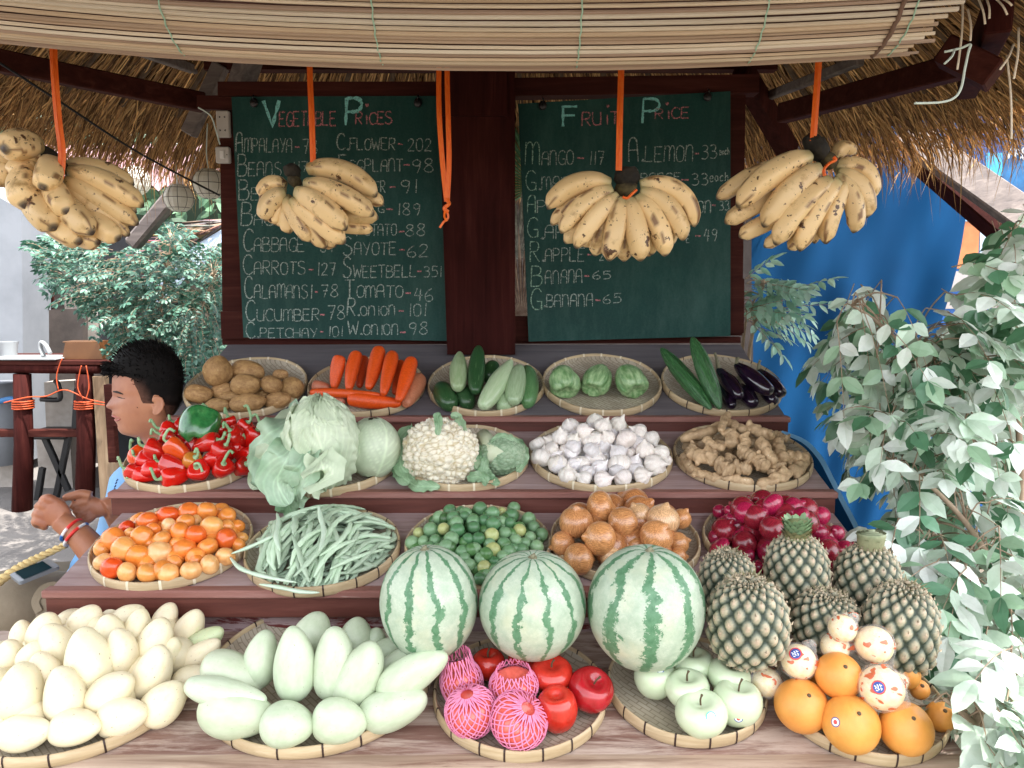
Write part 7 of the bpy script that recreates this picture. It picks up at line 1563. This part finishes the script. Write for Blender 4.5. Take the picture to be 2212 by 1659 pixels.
# torso, arms
def limb(pts,rr,seg=16): b.tube(cr(pts,5),[rr[0]+(rr[-1]-rr[0])*0 if False else _lerp(rr,i/(5*(len(pts)-1))) for i in range(5*(len(pts)-1)+1)],seg)
def _lerp(rr,t):
    x=t*(len(rr)-1); i=min(int(x),len(rr)-2); return rr[i]+(rr[i+1]-rr[i])*(x-i)
sh=P(355,1025,2.18); shF=P(365,1020,2.48)
limb([P(345,985,2.27),P(352,1060,2.3),P(345,1200,2.32),P(335,1420,2.32)],[.07,.125,.125,.13],20)
limb([sh+Vector((.0,.1,-.02)),sh,P(300,1180,2.08),P(262,1262,2.03)],[.06,.058,.048,.042])
limb([P(262,1262,2.03),P(222,1215,2.02),W4(760,870,2.02),W4(600,745,2.02),W4(500,660,2.02)],[.042,.041,.032,.0275,.027])
# near fist
def ellp(c,ax,z,x):
    z=Vector(z).normalized(); x=Vector(x); x=(x-z*x.dot(z)).normalized(); y=z.cross(x); R=Matrix((x,y,z)).transposed()
    b.rev(14,20,lambda t,a:Vector(c)+R@Vector((math.cos(a)*math.sin(PI*t)*ax[0],math.sin(a)*math.sin(PI*t)*ax[1],-math.cos(PI*t)*ax[2])))
ax_=(W4(260,480,2.02)-W4(560,700,2.02))
ellp(W4(430,560,2.025),(.036,.018,.047),ax_,(W4(330,310,2.02)-W4(200,740,2.02)))
K1=[(310,350),(235,445),(190,560),(175,665)]; K2=[(262,385),(195,478),(158,592),(150,690)]
for i,((x,y),(x2,y2)) in enumerate(zip(K1,K2)):
    base=W4(x+150,y+75,2.025); 
    b.tube(cr([base,W4(x+20,y+10,2.018),W4(x2+8,y2,2.035),W4(x2+45,y2+35,2.07),W4(x2+110,y2+60,2.075),W4(x2+150,y2+70,2.062)],4),[.0125]*5+[.0112]*8+[.0098]*6+[.009,.008],10)
b.tube(cr([W4(520,470,2.04),W4(470,420,2.06),W4(380,430,2.085),W4(320,460,2.09)],4),[.013]*6+[.011]*5+[.009,.008],10)
# far arm and hand
limb([shF+Vector((0,-.1,0)),shF,P(330,1180,2.36),P(290,1170,2.22),W4(1250,520,2.14),W4(1120,520,2.12)],[.06,.055,.045,.040,.031,.029])
ellp(W4(940,480,2.12),(.028,.018,.046),(W4(800,430,2.12)-W4(1120,520,2.12)),(W4(940,300,2.12)-W4(940,660,2.12)))
for pts,rr in [([(930,330),(800,300),(680,325),(590,350),(560,375)],(.0135,.0125,.0115,.0105,.0085)),([(900,400),(770,430),(690,470),(640,455)],(.0115,.0105,.0095,.0085)),([(900,490),(800,540),(740,560),(700,520)],(.011,.010,.0095,.0085)),([(920,570),(850,620),(790,635),(740,590)],(.0105,.010,.009,.008)),([(960,610),(900,665),(840,670),(800,630)],(.010,.009,.0085,.0075))]:
    limb([W4(x,y,2.11-.006*j) for j,(x,y) in enumerate(pts)],rr,10)
me=remeshed(b,'body',M['skin'],.0036,2)
for v in me.vertices: v.co-=ORG[person]
o=bpy.data.objects.new('body',me); COL.objects.link(o); o.parent=person; ORG[o]=ORG[person]
# eye, brow, lips, mole
def surf(cx_,cy,off=0):
    best=None; 
    row=min(rows,key=lambda r:abs(r[0]-cy))
    for k in range(400):
        th=PI*k/400; x,c,y=headpt(row,th)
        if best is None or abs(x-cx_)<best[0]: best=(abs(x-cx_),x,y)
        if math.cos(th)<0: break
    return hw(best[1],cy,best[2]+off)
def strip(pts,w_,nm,mt,off=6,flat=.4):
    b=MB(); b.tube(cr([surf(x,y,off) for x,y in pts],5),[_lerp(w_,i/(5*(len(pts)-1))) for i in range(5*(len(pts)-1)+1)],8); return b.build(nm,mt,person)
M['brow']=mat('eyebrow_hair',(.012,.006,.004),rough=.8)
strip([(185,880),(225,884),(275,898),(325,915)],[.0018,.0030,.0029,.0014],'eyebrow',M['brow'],0)
strip([(232,945),(265,958),(300,968),(345,975)],[.0008,.0019,.0017,.0008],'eyelashes',M['brow'],-1)
M['lip']=mat('lips',lin('#9c4a40'),lin('#ab584c'),scale=30,rough=.4)
strip([(172,1212),(205,1225),(245,1236),(280,1246)],[.0028,.0028,.0022,.0008],'upper_lip',M['lip'],3)
strip([(212,1268),(235,1276),(262,1270),(285,1256)],[.0032,.0032,.0024,.0008],'lower_lip',M['lip'],3)
strip([(510,1098),(516,1099),(520,1098)],[.0012,.0016,.0012],'mole',mat('mole_brown',lin('#5a2f22'),rough=.6),2)
# hair
b=MB(); HR=[(215,540,760,60),(250,410,900,220),(300,300,990,310),(370,220,1060,370),(460,165,1115,398),(540,140,1142,405),(620,150,1155,405),(700,175,1160,400),(780,175,1155,392),(860,175,1145,382),(940,185,1135,372),(1000,200,1140,372),(1060,215,1110,360),(1120,215,1075,350),(1180,215,1040,335),(1240,230,1000,310)]
HL=[(195,-999),(600,-999),(640,150),(665,330),(700,455),(800,485),(850,515),(950,555),(1000,570),(1050,600),(1065,880),(1240,925)]
def hl(cy):
    for (a,x),(c,y) in zip(HL,HL[1:]):
        if a<=cy<=c: return x+(y-x)*(cy-a)/(c-a)
    return HL[-1][1]
hr=interp(HR,3); n=56; vs=[];fs=[];tops=[];hc=[]
for r_ in hr:
    cy,Fh,B,W=r_; xc=(Fh+B)/2;a=(B-Fh)/2; lim=hl(cy); c0=(xc-max(lim,Fh))/a; c0=max(-.98,min(1,c0)); t0=math.acos(c0)
    for k in range(n+1):
        th=t0+(2*PI-2*t0)*k/n; c=math.cos(th); s=math.sin(th); x=xc-a*c; y=W*s; q=1+.02*noise.noise(Vector((x*.02,y*.02,cy*.02)))
        fade=max(0,min(1,(cy-800)/300)) if abs(s)>.5 else 0
        p=hw(x,cy,y*q*(1-.055*fade)); vs.append(p); ed=max(0,1-(x-lim)/190)*max(0,min(1,(cy-660)/150)); lo_=max(0,min(1,(cy-900)/300)); ff=min(1,ed*.9+lo_*.5*(1 if x<960 else .3)); hc.append(tuple(a_+(b_-a_)*ff**1.3 for a_,b_ in zip((.0035,.0022,.002),(.16,.075,.05))))
        if cy<760 and k%2==0: tops.append((p,x,cy,y))
for i in range(len(hr)-1):
    for k in range(n): a=i*(n+1)+k; fs.append((a,a+n+1,a+n+2,a+1))
fs.append(tuple(range(n+1))); b.add(vs,fs,hc)
rh=random.Random(4); cen=hw(650,800,0)
for (p,x,cy,y) in tops:
    for _ in range(3):
        q=p+Vector((rh.uniform(-.006,.006),rh.uniform(-.006,.006),rh.uniform(-.006,.006))); o=(q-cen).normalized(); up_=max(0,(600-cy)/400)
        d=(o*.7+Vector((-.75,0,.25))*(.5+.8*up_)+Vector((rh.uniform(-.35,.35),rh.uniform(-.35,.35),rh.uniform(-.25,.35)))).normalized(); L=rh.uniform(.006,.015)*(.5+up_*.9)
        if cy>560 and x<260: d=(Vector((-.5,0,-.55))+o*.3+Vector((rh.uniform(-.3,.3),0,rh.uniform(-.2,.3)))).normalized(); L*=.6
        sd=d.cross(Vector((rh.uniform(-1,1),rh.uniform(-1,1),rh.uniform(-1,1)))).normalized()*.0016
        b.add([q-sd-o*.003,q+sd-o*.003,q+d*L*.6+sd*.6,q+d*L],[(0,1,2,3)],(.004,.0025,.0022))
for i in range(420):
    x=rh.uniform(110,430); cy=rh.uniform(470,640); yy=rh.uniform(-300,320); q=hw(x,cy,yy); d=(Vector((-1,0,-.15+rh.uniform(-.5,.5)))+Vector((0,rh.uniform(-.4,.4),0))).normalized(); L=rh.uniform(.014,.030)
    if x>220: L*=.6
    sd=d.cross(Vector((rh.uniform(-1,1),rh.uniform(-1,1),rh.uniform(-1,1)))).normalized()*.002
    b.add([q-sd,q+sd,q+d*L*.6+sd*.6,q+d*L-Vector((0,0,L*.25))],[(0,1,2,3)],(.004,.0025,.0022))
for i in range(260):
    x=rh.uniform(450,900); cy=rh.uniform(215,330); yy=rh.uniform(-200,200); q=hw(x,cy+abs(yy)*.35,yy); d=Vector((rh.uniform(-.9,.2),rh.uniform(-.4,.4),1)).normalized(); L=rh.uniform(.010,.022)
    sd=d.cross(Vector((rh.uniform(-1,1),rh.uniform(-1,1),0))).normalized()*.002
    b.add([q-sd,q+sd,q+d*L*.6+sd*.6,q+d*L],[(0,1,2,3)],(.004,.0025,.0022))
b.build('hair',M['hair'],person)
# shirt
M['shirt']=mat('light_blue_shirt',lin('#6fa8dd'),lin('#8fbce6'),scale=7,rough=.7,bump=.5,bscale=9,bdist=.02)
b=MB(); prof=[((352,985),.062),((348,1000),.085),((345,1030),.125),((342,1090),.142),((334,1150),.155),((322,1220),.18),((300,1280),.20),((280,1330),.19)]
pts=[P(u,v,2.29) for (u,v),_ in prof]; q=cr(pts,4); rr_=[_lerp([r for _,r in prof],i/(len(q)-1)) for i in range(len(q))]
b.tube(q,rr_,36,cap=False)
for i,v in enumerate(b.v): b.v[i]=v+(Vector((1,0,0))*noise.noise(v*9)+Vector((0,1,0))*noise.noise(v*9+Vector((4,0,0))))*.012
# near sleeve
q=cr([sh+Vector((0,.05,.02)),sh,P(312,1150,2.11),P(285,1205,2.07)],4); b.tube(q,[.085,.082,.08,.078,.076,.074,.073,.072,.072,.072,.073,.074,.075][:len(q)],22,cap=False)
b.build('shirt',M['shirt'],person)
b=MB()
for (x,y) in [(1290,100),(1275,140),(1262,185),(1250,225),(1238,268),(1225,315),(1218,360)]:
    b.tube([W4(x+8,y,2.16),W4(x-12,y+26,2.155)],.0018,5)
b.build('navy_piping',mat('navy_trim',lin('#1c2c55'),rough=.7),person)
b=MB(); b.add([W4(x,y,2.0) for x,y in [(740,1095),(885,1245),(700,1560),(655,1550),(612,1380),(640,1260)]]+[W4(x,y,2.03) for x,y in [(740,1095),(885,1245),(700,1560),(655,1550),(612,1380),(640,1260)]],[(5,4,3,2,1,0),(6,7,8,9,10,11)]+[(k,(k+1)%6,(k+1)%6+6,k+6) for k in range(6)]); b.build('shirt_hem',M['shirt'],person,smooth=False)
# wristbands
fax=(W4(1000,1060,2.02)-W4(520,660,2.02)).normalized()
def band(c,r,cols,nm,tilt):
    ax=(fax+tilt).normalized(); x=ax.orthogonal().normalized(); y=ax.cross(x); b=MB(); N2=40
    pts=[c+(x*math.cos(2*PI*i/N2)+y*math.sin(2*PI*i/N2))*r for i in range(N2+1)]; cc=[cols[int(i/N2*len(cols))%len(cols)] for i in range(N2+1)]
    b.tube(pts,.0042,8,cc,cap=False); b.build(nm,mat(nm+'_rubber',(1,1,1),rough=.45,vc=True),person)
BL=lin('#1d63ad');RD=lin('#e0322c');WH=(.8,.8,.8)
band(W4(655,800,2.02),.0315,[RD,RD,RD,WH,BL,BL,BL,BL,WH,RD],'wristband',Vector((0,0,.1))); band(W4(720,865,2.02),.0345,[BL,WH,RD,RD,WH,WH,RD,RD,BL,BL],'wristband',Vector((0,0,0)))
# shorts
M['khaki']=mat('khaki_cloth',lin('#7c6f5c'),lin('#8f816c'),scale=5,rough=.85,bump=.5,bscale=12,bdist=.012)
b=MB(); q=cr([P(330,1420,2.36),P(210,1335,2.2),P(70,1318,2.06),P(-60,1345,2.0),P(-220,1370,1.98)],6); b.tube(q,[_lerp([.13,.105,.098,.09,.085],i/(len(q)-1)) for i in range(len(q))],28)
q=cr([P(350,1420,2.55),P(220,1300,2.45),P(60,1290,2.35),P(-150,1330,2.3)],6); b.tube(q,[_lerp([.12,.10,.09,.085],i/(len(q)-1)) for i in range(len(q))],24)
for i,v in enumerate(b.v): b.v[i]=v+Vector((noise.noise(v*7),noise.noise(v*7+Vector((3,0,0))),noise.noise(v*8+Vector((0,5,0)))))*.012
b.build('shorts',M['khaki'],person)
b=MB(); 
for (pts,w_) in [([(135,1268),(118,1276),(100,1300),(92,1335),(98,1372)],.035),([(135,1268),(110,1266),(90,1275),(76,1300),(84,1322)],.02)]:
    q=cr([P(u,v,1.955-.004*i) for i,(u,v) in enumerate(pts)],5); b.ribbon(q,w_,-FW); b.ribbon([p+FW*.004 for p in q],w_,-FW)
b.build('cuff_tab',M['khaki'],person,smooth=False)
b=MB(); c=P(109,1279,1.94); b.rev(6,16,lambda t,a:c+RT*(math.cos(a)*math.sin(PI*t)*.0065)+UP*(math.sin(a)*math.sin(PI*t)*.0065)-FW*(-math.cos(PI*t)*.0018)); b.build('button',M['plastic'],person)
# phone and cord on the thigh
c4=[P(20,1243,1.94),P(106,1209,2.0),P(135,1224,1.965),P(42,1260,1.9)]
c4[2]=c4[1]+c4[3]-c4[0]; cc=sum(c4,Vector())/4; nn=(c4[1]-c4[0]).cross(c4[3]-c4[0]).normalized(); nn=nn if nn.z>0 else -nn
e=empty('mobile_phone',cc,'silver grey phone with a dark glossy screen lying on the khaki thigh','phone')
def rq(q,k,off): m=sum(q,Vector())/4; return [m+(p-m)*k+nn*off for p in q]
def rounded(q,k,off,n=5):
    q=rq(q,k,off); out=[]
    for i in range(4):
        p=q[i];a=q[i-1];c=q[(i+1)%4]; ra=.0085; d1=(a-p).normalized()*ra;d2=(c-p).normalized()*ra
        for j in range(n+1):
            t=j/n; out.append(p+d1*(1-t)**2+d2*t*t)
    return out
lo=rounded(c4,1,-.006);hi=rounded(c4,1,.003); N3=len(lo); b=MB(); b.add(lo+hi,[tuple(range(N3)),tuple(range(2*N3-1,N3-1,-1))]+[(k,(k+1)%N3,(k+1)%N3+N3,k+N3) for k in range(N3)]); b.build('phone_body',mat('phone_shell',lin('#7d8288'),rough=.25),e,smooth=False)
sc4=[c4[0].lerp(c4[1],.10),c4[0].lerp(c4[1],.86),c4[3].lerp(c4[2],.86),c4[3].lerp(c4[2],.10)]; b=MB(); q=rq(sc4,.92,.0048); b.add(q,[(0,1,2,3)]); b.build('screen',mat('dark_glass_screen',lin('#06262d'),rough=.55,spec=.03),e,smooth=False)
b=MB(); q=cr([P(-12,1268,1.93),P(40,1232,1.97),P(90,1206,2.0),P(146,1180,2.03)],10); n=len(q)
for s in range(3):
    pts=[p+Vector((0,math.cos(i*.9+s*2.1)*.006,math.sin(i*.9+s*2.1)*.006+.006))*(1-.5*i/n) if False else p+Vector((0,math.cos(i*.9+s*2.1)*.006,math.sin(i*.9+s*2.1)*.006+.006)) for i,p in enumerate(q)]
    b.tube(pts,[.0085*(1-.55*i/n) for i in range(n)],7,[(lin('#d9bf85') if (i+s*3)%7 else (.02,.02,.02)) for i in range(n)])
o=b.build('braided_cord',mat('yellow_black_cord',(1,1,1),rough=.8,vc=True)); tag(o,'pale yellow and black braided cord lying behind the phone','cord')
